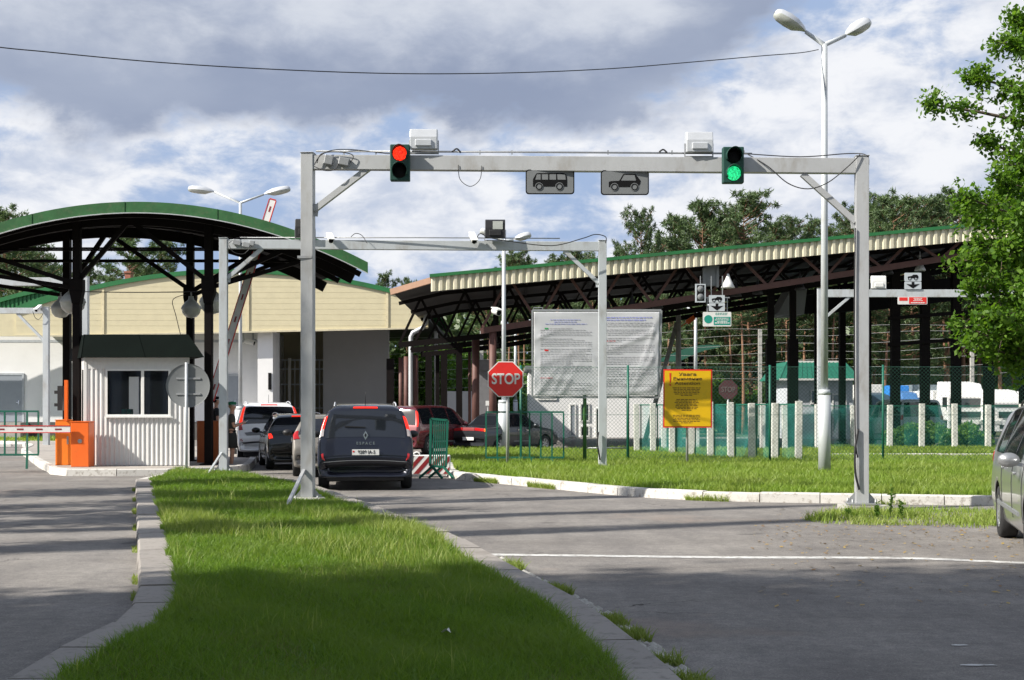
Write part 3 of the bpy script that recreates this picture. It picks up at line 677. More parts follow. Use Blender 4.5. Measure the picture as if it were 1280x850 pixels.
for i, (x, y, w, h) in enumerate(((411, 200, .14, .15), (430, 202, .17, .12))):
    b = MB(); p = gpt(x, y, -.12); b.box(p, (w, .08, h), (0, .2, 0)); bevel(b.build('junction_box', M['steel'], g1, True), .01)
b = MB()
cable(b, [gpt(393, 206, -.13), gpt(400, 195, -.15), gpt(415, 188, -.1), gpt(440, 187, 0), gpt(485, 192, 0), gpt(490, 190, 0)])
cable(b, [gpt(393, 208, -.13), gpt(405, 213, -.18), gpt(418, 212, -.16), gpt(424, 203, -.13)])
cable(b, [gpt(396, 204, -.13), gpt(402, 192, -.13), gpt(424, 190, -.13), gpt(441, 194, -.13), gpt(438, 203, -.13)])
cable(b, [gpt(573, 206, -.1), gpt(575, 224, -.1), gpt(588, 233, -.1), gpt(600, 224, -.1), gpt(602, 207, -.1)], .006)
cable(b, [gpt(565, 190, 0), gpt(571, 186, 0), gpt(576, 191, 0)], .014)
cable(b, [gpt(824, 190, 0), gpt(829, 187, 0), gpt(834, 191, 0)], .014)
cable(b, [gpt(838, 209, -.06), gpt(845, 215, -.06), gpt(852, 210, -.06)], .006)
cable(b, [gpt(935, 193, 0), gpt(960, 208, -.15), gpt(985, 229, -.15), gpt(1010, 236, -.15), gpt(1035, 228, -.15), gpt(1060, 208, -.15), gpt(1075, 193, -.12)], .009)
cable(b, [gpt(930, 192, 0), gpt(1000, 196, 0), gpt(1060, 192, 0), gpt(1083, 194, -.1), gpt(1086, 206, 0)], .009)
cable(b, [gpt(1069, 285, -.12), gpt(1068, 400, -.12), gpt(1069, 540, -.12), gpt(1072, 572, -.12)], .012)
cable(b, [gpt(1073, 536, -.12), gpt(1069, 560, -.15), gpt(1069, 590, -.15), gpt(1074, 612, -.12)], .018)
b.build_split('cable', M['black'], g1, True)

# traffic lights
def traffic_light(label, x0, x1, y0, y1, top_lit):
    c = gpt((x0 + x1) / 2, y1, -.26); root = empty('traffic_light', c, label, 'traffic light', 'traffic lights on the front gantry')
    W = (x1 - x0) / 76.; H = (y1 - y0) / 76.
    b = MB(); b.bx(-W / 2, W / 2, -.04, .12, .0, H); bevel(b.build('housing', M['housing'], root), .015)
    b = MB(); b.bx(-.05, .05, .12, .2, H * .3, H * .38); b.bx(-.05, .05, .12, .2, H * .65, H * .73); b.build_split('bracket', M['steel'], root)
    for k, (zc, lit_) in enumerate(((H * .74, top_lit), (H * .26, not top_lit))):
        m = (M['redlamp'] if k == 0 else M['greenlamp']) if lit_ else M['ink']
        b = MB(); b.lathe([(.0, -.075), (.05, -.07), (.09, -.055), (.112, -.03), (.112, -.02)], (0, -.02, zc), 'Y', 24)
        ln = b.build('lens', m, root)
        b = MB(); n = 18; vs = []
        for i in range(n + 1):
            a = R(-35) + R(250) * i / n; cx, cz = math.cos(a), math.sin(a)
            dp = .20 - .10 * abs(i / n - .5) * 2
            vs += [(.128 * cx, -.04, zc + .128 * cz), (.122 * cx, -.04 - dp, zc + .122 * cz)]
        b.add(vs, [(2 * i, 2 * i + 1, 2 * i + 3, 2 * i + 2) for i in range(n)], 0, True)
        v = b.build('visor', M['housing'], root); s = v.modifiers.new('s', 'SOLIDIFY'); s.thickness = .005
    return root
traffic_light('traffic light with its upper red lamp lit at the left of the front gantry', 488, 512, 182, 226, True)
traffic_light('traffic light with its lower green lamp lit at the right of the front gantry', 904, 929, 186, 229, False)

# floodlights seen from behind on the beam
def floodlight(label, px, py, Yd, W, H, D, m_body, m_glass, tilt=0., rz=0., group=None, glass_front=False):
    c = P(px, py, Yd); root = empty('floodlight', c, label, 'floodlight', group, rz)
    b = MB(); pr = [(-D / 2, 0), (D / 2, .03), (D / 2, H * .9), (D * .25, H), (-D * .35, H * .93), (-D / 2, H * .55)]
    n = len(pr); vs = [(-W / 2, y, z) for y, z in pr] + [(W / 2, y, z) for y, z in pr]
    b.add(vs, [tuple(range(n))[::-1], tuple(range(n, 2 * n))] + [(i, (i + 1) % n, (i + 1) % n + n, i + n) for i in range(n)])
    b.bx(-W * .3, W * .3, -D / 2 - .03, -D / 2 + .01, H * .12, H * .42)
    bevel(b.build('housing', m_body, root), .012)
    b = MB()
    if glass_front: b.bx(-W * .12, W * .38, -D / 2 - .012, -D / 2 - .002, H * .46, H * .88)
    else: b.bx(-W * .44, W * .44, D / 2, D / 2 + .012, H * .08, H * .86)
    b.build('glass', m_glass, root)
    b = MB(); b.bx(-W / 2 - .02, -W / 2 - .004, -.02, .02, -.04, H * .45); b.bx(W / 2 + .004, W / 2 + .02, -.02, .02, -.04, H * .45); b.bx(-W / 2 - .02, W / 2 + .02, -.02, .02, -.06, -.04)
    b.build('bracket', M['steel'], root)
    return root
floodlight('pale floodlight on the front gantry beam beside the red traffic light', 530, 188, 22.62, .44, .35, .3, M['lampw'], M['lens'], group='floodlights on the front gantry beam')
floodlight('pale floodlight on the front gantry beam left of the green traffic light', 873.5, 192, 22.23, .42, .35, .3, M['lampw'], M['lens'], group='floodlights on the front gantry beam')

# vehicle plates
def rrect(x0, x1, z0, z1, r, n=4):
    out = []
    for cx, cz, a0 in ((x1 - r, z1 - r, 0), (x0 + r, z1 - r, 90), (x0 + r, z0 + r, 180), (x1 - r, z0 + r, 270)):
        for k in range(n + 1):
            a = R(a0 + 90 * k / n); out.append((cx + r * math.cos(a), cz + r * math.sin(a)))
    return out
def circ(cx, cz, r, n=20): return [(cx + r * math.cos(2 * math.pi * k / n), cz + r * math.sin(2 * math.pi * k / n)) for k in range(n)]
def ring(b, cx, cz, r0, r1, y0, y1, n=24):
    o_, i_ = circ(cx, cz, r1, n), circ(cx, cz, r0, n)
    vs = [(p[0], y0, p[1]) for p in o_ + i_] + [(p[0], y1, p[1]) for p in o_ + i_]
    fs = []
    for k in range(n):
        j = (k + 1) % n; fs += [(k, j, j + n, k + n), (k, k + 2 * n, j + 2 * n, j)]
    b.add(vs, fs)
def plate(label, x0, x1, y0, y1, kind):
    c = gpt((x0 + x1) / 2, y1, -.05); sc_ = 22.4 / F; W = (x1 - x0) * sc_; H = (y1 - y0) * sc_
    root = empty('vehicle_plate', c, label, 'road sign', 'vehicle class plates under the front gantry')
    b = MB(); b.prism(rrect(-W / 2, W / 2, 0, H, .05), -.01, .0); b.build('panel', M['ink'], root)
    b = MB(); b.prism(rrect(-W / 2 + .018, W / 2 - .018, .018, H - .018, .04), -.013, -.0105); b.build('face', M['signgrey'], root)
    b = MB(); b.bx(-.06, .06, -.01, .02, H, H + .09); b.build('bracket', M['black'], root)
    i = MB(); w = MB(); y = -.0165
    k = W / 60
    def X_(u): return (u - 30) * k
    def Z_(v): return H - v * k
    if kind == 'bus':
        i.prism([(X_(9), Z_(21)), (X_(9), Z_(12)), (X_(13), Z_(5)), (X_(16), Z_(4.4)), (X_(46), Z_(4.4)), (X_(50), Z_(6)), (X_(51), Z_(13)), (X_(51), Z_(21))], y, -.0135)
        for (a, bb, sk) in ((12, 18.4, 1.8), (20, 27.6, 0), (29.4, 37.4, 0), (39.4, 48.6, -.6)):
            w.prism([(X_(a), Z_(12.6)), (X_(a + sk), Z_(6)), (X_(bb), Z_(6)), (X_(bb - min(sk, 0)), Z_(12.6))], y - .003, y - .0005)
        wx = (16.5, 41.5)
    else:
        i.prism([(X_(10), Z_(21)), (X_(10), Z_(14.5)), (X_(13), Z_(13.6)), (X_(23), Z_(13.2)), (X_(28), Z_(4.8)), (X_(43), Z_(4.8)), (X_(49.5), Z_(13)), (X_(49), Z_(17)), (X_(46), Z_(21))], y, -.0135)
        w.prism([(X_(25.2), Z_(13)), (X_(29), Z_(6.2)), (X_(42), Z_(6.2)), (X_(43.8), Z_(13))], y - .003, y - .0005)
        wx = (17, 42)
    for a in wx:
        w.prism(circ(X_(a), Z_(21), 5.0 * k), y - .003, y - .0005)
        ring(i, X_(a), Z_(21), 2.9 * k, 4.2 * k, y - .006, y - .0035)
    i.build('pictogram', M['ink'], root); w.build('pictogram_inset', M['signgrey'], root)
plate('grey plate with a black bus pictogram hanging under the front gantry', 657, 718, 212, 243, 'bus')
plate('grey plate with a black passenger car pictogram hanging under the front gantry', 751, 811, 213, 244, 'car')

# second gantry
YC, YD = 33.6, 33.9
cA = (PX(279.5, YC), YC); cB = (PX(753, YD), YD)
g2 = gantry('second grey gantry further along the lane with small cameras on its beam', cA, cB, .06, PZ(298, YC), PZ(301, YD), .19, .22, M['gantry2'], (.95, .92), (1.02, .92))
def ipt(x, y, dy=0.): return P(x, y, YC + dy)
b = MB(); b.tube([ipt(300, 297), ipt(520, 297), ipt(700, 298)], .014, 6); b.build('conduit', M['steel'], g2, True)
b = MB(); b.bar(ipt(277, 566, -.1), G(259, 594, .1), .045, .045); b.build('ground_brace', M['gantry2'], g2, True)
b = MB()
cable(b, [ipt(286, 306, -.13), ipt(292, 315, -.16), ipt(305, 317, -.16), ipt(316, 306, -.14)]); cable(b, [ipt(286, 304, -.14), ipt(295, 298, -.1), ipt(310, 297, 0)])
cable(b, [ipt(438, 297, 0), ipt(444, 292, 0), ipt(452, 294, 0), ipt(459, 304, -.13)], .009)
cable(b, [ipt(594, 302, -.12), ipt(600, 292, -.1), ipt(612, 297, -.1), ipt(640, 302, -.13), ipt(690, 307, -.14), ipt(728, 298, -.1), ipt(744, 293, 0), ipt(757, 296, 0), ipt(757, 304, 0)], .012)
cable(b, [P(748, 540, YD - .15), P(747, 555, YD - .16), P(750, 575, YD - .12)], .02)
b.build_split('cable', M['black'], g2, True)
for x, y, w in ((296, 303, .2), (308, 306, .18), (315, 304, .12)):
    b = MB(); b.box(ipt(x, y, -.12), (w, .08, .12), (0, .2, 0)); bevel(b.build('junction_box', M['steel'], g2, True), .01)
def camera_box(label, p, q, r=.065, group='cameras on the gantries'):
    root = empty('security_camera', p, label, 'camera', group); d = Vector(q) - Vector(p)
    L = d.length; rot = d.to_track_quat('Y', 'Z').to_matrix()
    b = MB(); b.lathe([(0, 0), (r * .7, 0), (r, .02), (r, L), (r * .9, L)], (0, 0, 0), 'Y', 16); b.bx(-r * 1.15, r * 1.15, .0, L + .05, r * .8, r * 1.1)
    b.v = [tuple(rot @ Vector(v)) for v in b.v]; b.build('housing', M['white'], root)
    b = MB(); b.lathe([(r * .88, L - .015), (0, L - .01)], (0, 0, 0), 'Y', 16); b.v = [tuple(rot @ Vector(v)) for v in b.v]; b.build('lens', M['ink'], root)
    b = MB(); b.bar((0, 0, 0), (0, .02, -.16), .03, .03); b.build('bracket', M['steel'], root)
camera_box('white tube camera on the second gantry left of its middle', ipt(411, 294, .02), ipt(414, 301, -.28))
camera_box('white tube camera on the second gantry beside the black floodlight', ipt(589, 293, .02), ipt(593, 302, -.28))
floodlight('small square black floodlight with a pale glass on the second gantry beam', 619, 298, YC, .48, .46, .14, M['black'], M['lens'], glass_front=True)
floodlight('black floodlight on the second gantry half hidden by the tall front post', 381.5, 297, YC, .46, .46, .22, M['black'], M['lens'])
# gantries further off
g3 = gantry('far grey gantry at the left edge with a lone camera by its post', (PX(-160, 55), 55), (PX(58, 55), 55), .05, PZ(384, 55), PZ(384, 55), .22, .22, M['gantry2'], None, (1.3, 1.15), plates=False)
b = MB(); cable(b, [P(41, 389, 54.8), P(44, 397, 54.8), P(49, 399, 54.8), P(54, 392, 54.8)], .012); b.build('cable', M['black'], g3, True)
camera_box('white camera on the far left gantry beam', P(51, 383, 54.9), P(45, 388, 54.6), .07)
gantry('grey gantry behind the left columns of the arched canopy', (PX(-180, 45), 45), (PX(106, 45), 45), .155, PZ(346, 45), PZ(346, 45), .24, .26, M['gantry2'], None, (.9, .8), plates=False)
YG = 48.5
g4 = gantry('white gantry by the long canopy carrying the red notice and arrow signs', (PX(1025.5, YG), YG), (PX(1420, YG), YG), .05, PZ(361, YG), PZ(361, YG), .20, .26, M['gantry2'], (1.05, 1.0), (1, 1), plates=False)
floodlight('white floodlight standing on the far right gantry beam', 1098, 361, YG, .50, .46, .2, M['white'], M['lens'])
def small_sign(name, label, x0, x1, y0, y1, Yd, kind, group=None, cat='road sign'):
    s = Yd / F; W = (x1 - x0) * s; H = (y1 - y0) * s
    root = empty(name, P((x0 + x1) / 2, y1, Yd), label, cat, group)
    fm = {'car': M['signlight'], 'arrow': M['signlight'], 'green': M['offwhite'], 'red': M['offwhite']}[kind]
    b = MB(); b.prism(rrect(-W / 2, W / 2, 0, H, .03), -.02, 0); b.build('panel', fm, root)
    b = MB(); X_ = lambda u: (u - .5) * W; Z_ = lambda v: (1 - v) * H
    if kind == 'car':
        b.prism([(X_(.18), Z_(.62)), (X_(.20), Z_(.45)), (X_(.42), Z_(.38)), (X_(.52), Z_(.22)), (X_(.74), Z_(.22)), (X_(.82), Z_(.42)), (X_(.82), Z_(.66)), (X_(.70), Z_(.66)), (X_(.66), Z_(.52)), (X_(.58), Z_(.66)), (X_(.40), Z_(.66)), (X_(.34), Z_(.55)), (X_(.28), Z_(.64))], -.026, -.021)
        b.build('pictogram', M['ink'], root)
        b = MB(); ring(b, X_(.31), Z_(.70), .035, .06, -.027, -.021); ring(b, X_(.67), Z_(.70), .035, .06, -.027, -.021); b.build('wheel_rings', M['ink'], root)
    if kind == 'arrow':
        b.prism([(X_(.42), Z_(.05)), (X_(.58), Z_(.05)), (X_(.58), Z_(.38)), (X_(.90), Z_(.32)), (X_(.5), Z_(.92)), (X_(.10), Z_(.32)), (X_(.42), Z_(.38))], -.026, -.021); b.build('arrow', M['ink'], root)
    if kind == 'green':
        b.prism(circ(X_(.19), Z_(.5), H * .29), -.026, -.021); b.prism([(X_(.38), Z_(.90)), (X_(.97), Z_(.90)), (X_(.97), Z_(.34)), (X_(.38), Z_(.34))], -.026, -.021); b.build('colour_field', M['teal'], root)
        b = MB(); r = random.Random(3)
        for v, a0, a1, hh in ((.46, .46, .90, .05), (.58, .42, .92, .05), (.70, .50, .86, .05), (.80, .42, .94, .07)):
            u = a0
            while u < a1: w = r.uniform(.03, .09); b.bx(X_(u), X_(min(u + w, a1)), -.030, -.027, Z_(v), Z_(v - hh)); u += w + .015
        b.build('lettering', M['offwhite'], root)
        b = MB()
        for v in (.10, .20): 
            u = .44
            while u < .86: w = r.uniform(.03, .08); b.bx(X_(u), X_(u + w), -.026, -.021, Z_(v), Z_(v - .04)); u += w + .02
        b.build('lettering', M['teal'], root)
    if kind == 'red':
        b.prism([(X_(.05), Z_(.52)), (X_(.33), Z_(.52)), (X_(.33), Z_(.08)), (X_(.05), Z_(.08))], -.026, -.021); b.prism([(X_(.38), Z_(.92)), (X_(.97), Z_(.92)), (X_(.97), Z_(.06)), (X_(.38), Z_(.06))], -.026, -.021); b.build('colour_field', M['signred'], root)
        b = MB(); r = random.Random(4)
        for v, a0, a1, hh in ((.25, .54, .82, .09), (.42, .56, .80, .08), (.56, .52, .84, .08), (.84, .44, .92, .12)):
            u = a0
            while u < a1: w = r.uniform(.03, .07); b.bx(X_(u), X_(min(u + w, a1)), -.030, -.027, Z_(v), Z_(v - hh)); u += w + .012
        b.build('lettering', M['offwhite'], root)
    return root
small_sign('car_plate', 'pale plate with a car outline above the red notice on the far gantry', 1130.5, 1151.5, 341, 351.5, YG - .1, 'car')
small_sign('arrow_plate', 'pale plate with a black down arrow standing on the far gantry beam', 1130.5, 1151.5, 352, 361.5, YG - .1, 'arrow')
small_sign('red_notice', 'red and white notice hanging under the far gantry beam', 1122, 1159, 371, 380.5, YG - .16, 'red', cat='notice')
YS = 50.5
small_sign('car_plate', 'pale plate with a car outline above the green and white notice', 886, 906, 369, 378.5, YS, 'car')
small_sign('arrow_plate', 'pale plate with a black down arrow right above the green and white notice', 886, 906, 379, 389, YS, 'arrow')
small_sign('green_notice', 'white and green notice hanging from the long canopy truss', 878.5, 914, 390, 408, YS, 'green', cat='notice')
r0 = empty('unlit_signal', P(875.5, 378, YS), 'unlit grey two lamp signal hanging from the long canopy truss', 'traffic light')
s = YS / F
b = MB(); b.bx(-6.3 * s, 6.3 * s, -.05, .06, 0, 23 * s); b.build('housing', M['signlight'], r0)
b = MB(); b.bx(-4.6 * s, 4.6 * s, -.056, -.051, 1.8 * s, 21.5 * s); b.build('face', M['ink'], r0)
for z in (6.7, 16.6):
    b = MB(); b.lathe([(0, -.03), (3.6 * s, -.015), (4 * s, 0)], (0, -.056, z * s), 'Y', 20); b.build('lens', M['signgrey'], r0)
b = MB()
for x in (875.5, 889, 903): b.bar(P(x, 345, YS + .06), P(x, 372, YS + .06), .03, .03)
b.bar(P(870, 372, YS + .06), P(912, 372, YS + .06), .04, .04)
for x in (884, 909): b.bar(P(x, 372, YS + .06), P(x, 392, YS + .06), .03, .03)
b.single('sign_hanger', M['steel'], 'thin steel hanger frame holding the green notice under the truss', 'sign bracket')

# ---------------------------------------------------------------- street lamps
def lamp_head(root, base, tip, w, m=None):
    base, tip = Vector(base), Vector(tip); d = tip - base; L = d.length
    rot = d.to_track_quat('Y', 'Z').to_matrix(); b = MB()
    prof = [(0, .10), (.12, .45), (.35, .9), (.6, 1), (.85, .85), (.97, .5), (1, .1)]
    def half(sgn, hh, name, mt):
        b = MB(); vs = []; n = 9
        for t, ww in prof:
            for k in range(n):
                a = math.pi * k / (n - 1); vs.append(Vector((math.cos(a) * w / 2 * ww, t * L, sgn * math.sin(a) * hh * (ww ** .7) * (1 if sgn > 0 else (1 if t > .3 else t / .3)))))
        m_ = len(prof)
        b.add([rot @ v + base for v in vs], [(i * n + k, i * n + k + 1, (i + 1) * n + k + 1, (i + 1) * n + k) for i in range(m_ - 1) for k in range(n - 1)], 0, True)
        return b.build(name, mt, root, True)
    h = half(1, w * .42, 'lamp_head', M['lampw']); g = half(-1, w * .34, 'lamp_glass', M['lens'])
    me = g.data; g.parent = h
    return h
def street_lamp(label, x, Yd, ytop, ybase_thick, heads, wb, wt, hw, zb=0., group='double headed street lamps'):
    root = empty('street_lamp', (PX(x, Yd), Yd, zb), label, 'street lamp', group)
    ztk = PZ(ybase_thick, Yd) if ybase_thick else zb + 1.8; zt = PZ(ytop, Yd); px = PX(x, Yd)
    b = MB(); b.tube([(px, Yd, zb - .03), (px, Yd, ztk - .12)], wb / 2, 16)
    b.tube([(px, Yd, ztk - .12), (px, Yd, ztk)], [wb / 2, wb / 2 * .92], 16); b.build('pole_base', M['gantry2'], root, True)
    b = MB(); b.tube([(px, Yd, ztk - .05), (px, Yd, zt)], [wt / 2, wt / 2 * .8], 12); b.build('pole', M['gantry2'], root, True)
    for (x0, y0, x1, y1, dy) in heads:
        b = MB(); bs = P(x0, y0, Yd); bs.y += dy * .4; tp = P(x1, y1, Yd); tp.y += dy
        b.tube([(px, Yd, zt - .15), (px, Yd, zt - .02), tuple(bs)], [wt * .35, wt * .33, wt * .26], 8); b.build('arm', M['gantry2'], root, True)
        lamp_head(root, bs, tp, hw)
    return root
L1 = street_lamp('tall near street lamp with two heads rising behind the front gantry', 1030.5, 30.6, 55, 487, [(1006, 41, 966, 19, -.2), (1058, 43, 1090, 24, .2)], .27, .165, .40, zb=VH - .03)
street_lamp('street lamp with two heads behind the arched canopy', 300.5, 52, 253, 508, [(268, 240, 235, 236, 0), (330, 243, 363, 236, 0)], .42, .14, .40, zb=.15)
street_lamp('street lamp with low heads behind the second gantry', 629.8, 49.5, 300, 500, [(618, 295, 600, 288, 0), (642, 300, 664, 293, 0)], .40, .16, .36)
street_lamp('small far street lamp behind the car pictogram sign', 869.5, 78, 389, 480, [(856, 383, 843, 380, 0), (884, 383, 896, 379, 0)], .3, .2, .5)
street_lamp('small far street lamp left of the notice banner', 644.3, 88, 409, 500, [(636, 406, 626, 403, 0), (654, 406, 666, 402, 0)], .3, .2, .5)
# overhead cable to the near lamp
b = MB(); pts = [P(x, y, Yd) for x, y, Yd in ((1023, 62, 30.6), (1000, 66, 30.3), (950, 70, 29.8), (860, 78, 28.8), (760, 86, 27.9), (640, 91, 27), (500, 92, 26), (350, 87, 25), (200, 78, 24.2), (60, 65, 23.6), (-30, 55, 23.2), (-250, 20, 22))]
b.tube(smooth_line3(pts), .010, 6); b.single('overhead_cable', M['black'], 'long black cable sagging across the sky to the near street lamp', 'cable')
# ---------------------------------------------------------------- arched canopy over the booth lanes
SK = -.42; Y0c = 34.4; XC = -9.24; HW = 5.70; ZP = 6.67; DROP = 1.49
def cz(t): return ZP - DROP * (t / HW) ** 2
def cpt(t, d, dz=0.): return Vector((XC + t + SK * d, Y0c + d, cz(t) + dz))
cr = empty('arched_canopy', (XC, 37, .155), 'arched canopy with a green edge on dark steel columns over the booth', 'canopy')
N = 40; DD = 4.35
b = MB(); vs = []
ts = [-HW + 2 * HW * i / N for i in range(N + 1)]
for t in ts:
    for d, dz in ((.06, -.03), (DD, -.03), (DD, -.07), (.06, -.07)): vs.append(cpt(t, d, dz))
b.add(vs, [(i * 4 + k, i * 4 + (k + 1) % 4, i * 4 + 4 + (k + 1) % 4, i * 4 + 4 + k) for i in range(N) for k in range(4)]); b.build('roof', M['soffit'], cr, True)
b = MB(); vs = []
for t in ts:
    for d, dz in ((0, .0), (.04, .0), (.04, -.26), (0, -.26)): vs.append(cpt(t, d, dz))
b.add(vs, [(i * 4 + k, i * 4 + (k + 1) % 4, i * 4 + 4 + (k + 1) % 4, i * 4 + 4 + k) for i in range(N) for k in range(4)] + [(0, 1, 2, 3), (N * 4 + 3, N * 4 + 2, N * 4 + 1, N * 4)])
for i in range(5):
    t = ts[3 + 8 * i]; p = cpt(t, -.006); q = cpt(t, -.006, -.26); b.bar(p, q, .015, .015)
b.build('fascia', M['greenf'], cr, True)
b = MB(); 
for a, c in zip(ts[:-1], ts[1:]): b.bar(cpt(a, .0, -.275), cpt(c, .0, -.275), .06, .02)
b.build('drip_edge', M['gantry2'], cr, True)
for d in (.6, 1.2, 2.4, 3.7, 4.2):
    b = MB()
    for a, c in zip(ts[:-1], ts[1:]):
        b.bar(cpt(a, d, -.24 - (.05 if d in (1.2, 3.7) else 0)), cpt(c, d, -.24 - (.05 if d in (1.2, 3.7) else 0)), .10, .28 if d in (1.2, 3.7) else .14)
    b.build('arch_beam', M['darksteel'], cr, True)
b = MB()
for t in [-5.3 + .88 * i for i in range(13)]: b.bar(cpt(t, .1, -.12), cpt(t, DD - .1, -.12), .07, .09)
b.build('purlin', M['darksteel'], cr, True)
cols = [(PX(96.5, 35.6), 35.6), (PX(261, 35.6), 35.6), (PX(84, 38.1), 38.1), (PX(238, 38.1), 38.1)]
haunch = []
for (cx, cy) in cols:
    d = cy - Y0c; t = cx - XC - SK * d; zt = cz(t) - .15
    b = MB(); b.bx(cx - .095, cx + .095, cy - .11, cy + .11, .155, zt); b.bx(cx - .2, cx + .2, cy - .2, cy + .2, .155, .19)
    b.box((cx, cy, 4.72), (.34, .26, .30)); b.prism([(cx - .165, 4.57), (cx + .165, 4.57), (cx + .10, 4.25), (cx - .10, 4.25)], cy - .14, cy + .14)
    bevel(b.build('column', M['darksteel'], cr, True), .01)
    haunch.append((cx, cy, t, d))
def strut(b, h, z0, t1, dz=-.38, w=.11):
    cx, cy, t, d = h; p = cpt(t1, d, dz); b.bar((cx, cy, z0), p, w, w)
for i, h in enumerate(haunch):
    b = MB()
    if i % 2 == 0: strut(b, h, 4.8, -.05 if i == 0 else -.3); strut(b, h, 4.75, -3.9); strut(b, h, 4.65, -4.9, w=.10)
    else: strut(b, h, 4.8, .15 if i == 1 else -.1); strut(b, h, 4.75, 3.9 if i == 1 else 3.6); strut(b, h, 4.65, 4.5 if i == 1 else 4.2, w=.10)
    b.build('strut', M['darksteel'], cr, True)
for d, zs in ((2.4, (5.75, 5.45)), (3.7, (5.95, 5.62))):
    for z in zs:
        b = MB(); tt = math.sqrt(max(0, (ZP - .3 - z) / DROP)) * HW
        b.tube([(XC + SK * d - tt, Y0c + d, z), (XC + SK * d + tt, Y0c + d, z)], .028, 6)
        b.build('tie_rod', M['darksteel'], cr, True)
# hanging dome lamps
def dome_lamp(label, px, py, Yd, r):
    c = P(px, py, Yd); root = empty('dome_lamp', c, label, 'lamp', 'dome lamps hanging under the arched canopy')
    b = MB(); b.lathe([(r * .25, r * 1.25), (r * .3, r * .9), (r * .62, r * .62), (r * .92, r * .25), (r, 0), (r * .97, -.01)], (0, 0, 0), n=24)
    b.tube([(0, 0, r * 1.2), (0, 0, r * 1.2 + .12)], .02, 6); b.build('shade', M['signgrey2'], root)
    b = MB(); b.lathe([(r * .95, -.005), (r * .85, -r * .45), (r * .55, -r * .8), (0, -r * .95)], (0, 0, 0), n=24); b.build('globe', M['lens'], root)
dome_lamp('dome lamp furthest left beside the left canopy columns', 76, 386, 37.7, .27)
dome_lamp('dome lamp partly behind the near left canopy column', 91, 378, 35.95, .33)
dome_lamp('dome lamp left of the far right canopy column', 239, 386, 37.7, .27)
dome_lamp('dome lamp behind the near right canopy column', 265, 378, 35.95, .33)
b = MB(); cable(b, [P(100, 364.5, 35.5), P(170, 365.5, 35.5), P(250, 364.5, 35.5)], .012); cable(b, [P(232, 368, 36), P(216, 375, 36), P(220, 395, 36), P(226, 420, 36)], .01)
b.single('lamp_cable', M['black'], 'thin black cable strung between the canopy columns above the booth', 'cable')

# ---------------------------------------------------------------- guard booth
BZ = .155; BY = 34.95
bx0, bx1 = PX(105, BY), PX(236, BY); bd = 2.3
br = empty('guard_booth', ((bx0 + bx1) / 2, BY + 1, BZ), 'white ribbed sheet metal guard booth with a dark green hipped roof', 'booth')
zt = PZ(446, BY)
def skewp(x, y): return (x + SK * .35 * (y - BY), y)
b = MB()
# ribbed front: ribs as trapezoid profile
wx0, wx1, wz0, wz1 = PX(131.5, BY), PX(213, BY), PZ(520.5, BY), PZ(461, BY)
pitch = .116; x = bx0; prof = []
while x < bx1 - .001:
    for dx, dy in ((0, 0), (.055, 0), (.07, -.022), (.1, -.022)): 
        if x + dx < bx1: prof.append((x + dx, dy))
    x += pitch
prof.append((bx1, 0))
def ribwall(b, pr, z0, z1, y):
    for (xa, ya), (xb, yb) in zip(pr[:-1], pr[1:]):
        segs = [(z0, z1)]
        if xb > wx0 and xa < wx1: segs = [(z0, wz0), (wz1, z1)]
        for s0, s1 in segs: b.add([(xa, y + ya, s0), (xb, y + yb, s0), (xb, y + yb, s1), (xa, y + ya, s1)], [(0, 1, 2, 3)])
ribwall(b, prof, BZ + .02, zt, BY)
b.bx(bx0, bx0 + .04, BY + .005, BY + bd, BZ, zt); b.bx(bx1 - .04, bx1, BY + .005, BY + bd, BZ, zt)
b.bx(bx0, bx0 + .9, BY + bd - .04, BY + bd, BZ, zt); b.bx(bx1 - .9, bx1, BY + bd - .04, BY + bd, BZ, zt); b.bx(bx0 + .9, bx1 - .9, BY + bd - .04, BY + bd, BZ, wz0); b.bx(bx0 + .9, bx1 - .9, BY + bd - .04, BY + bd, wz1, zt)
b.bx(bx0 + .04, bx1 - .04, BY + .01, BY + bd - .04, BZ, BZ + .06); b.bx(bx0 + .04, bx1 - .04, BY + .01, BY + bd - .04, zt - .04, zt)
b.build('wall', M['boothwhite'], br, True)
b = MB()
b.bx(bx0 - .01, bx0 + .06, BY - .035, BY - .024, BZ, zt); b.bx(bx1 - .06, bx1 + .01, BY - .035, BY - .024, BZ, zt)
b.build('corner_trim', M['boothwhite'], br, True)
b = MB(); b.bx(bx0 + .02, bx1 - .02, BY - .02, BY - .008, zt - .3, zt); b.build('upper_trim', M['boothwhite'], br, True)
wf = MB()
t = .05
for (a, c, e, g) in ((wx0, wx1, wz1 - t, wz1), (wx0, wx1, wz0, wz0 + t), (wx0, wx0 + t, wz0 + t, wz1 - t), (wx1 - t, wx1, wz0 + t, wz1 - t), ((wx0 + wx1) / 2 + .08, (wx0 + wx1) / 2 + .15, wz0 + t, wz1 - t)):
    wf.bx(a, c, BY - .045, BY + .02, e, g)
wf.bx(wx0 - .03, wx1 + .05, BY - .09, BY - .0455, wz0 - .03, wz0 - .002)
w = wf.build('window', M['white'], br, True)
b = MB(); b.bx(wx0 + .02, wx1 - .02, BY + .0, BY + .006, wz0 + .02, wz1 - .02)
gm = bpy.data.materials.new('booth_pane'); gm.use_nodes = True; t_ = gm.node_tree; bs_ = t_.nodes['Principled BSDF']
bs_.inputs['Base Color'].default_value = (.02, .025, .03, 1); bs_.inputs['Roughness'].default_value = .03; bs_.inputs['Alpha'].default_value = .25
b.build('pane', gm, w, True)
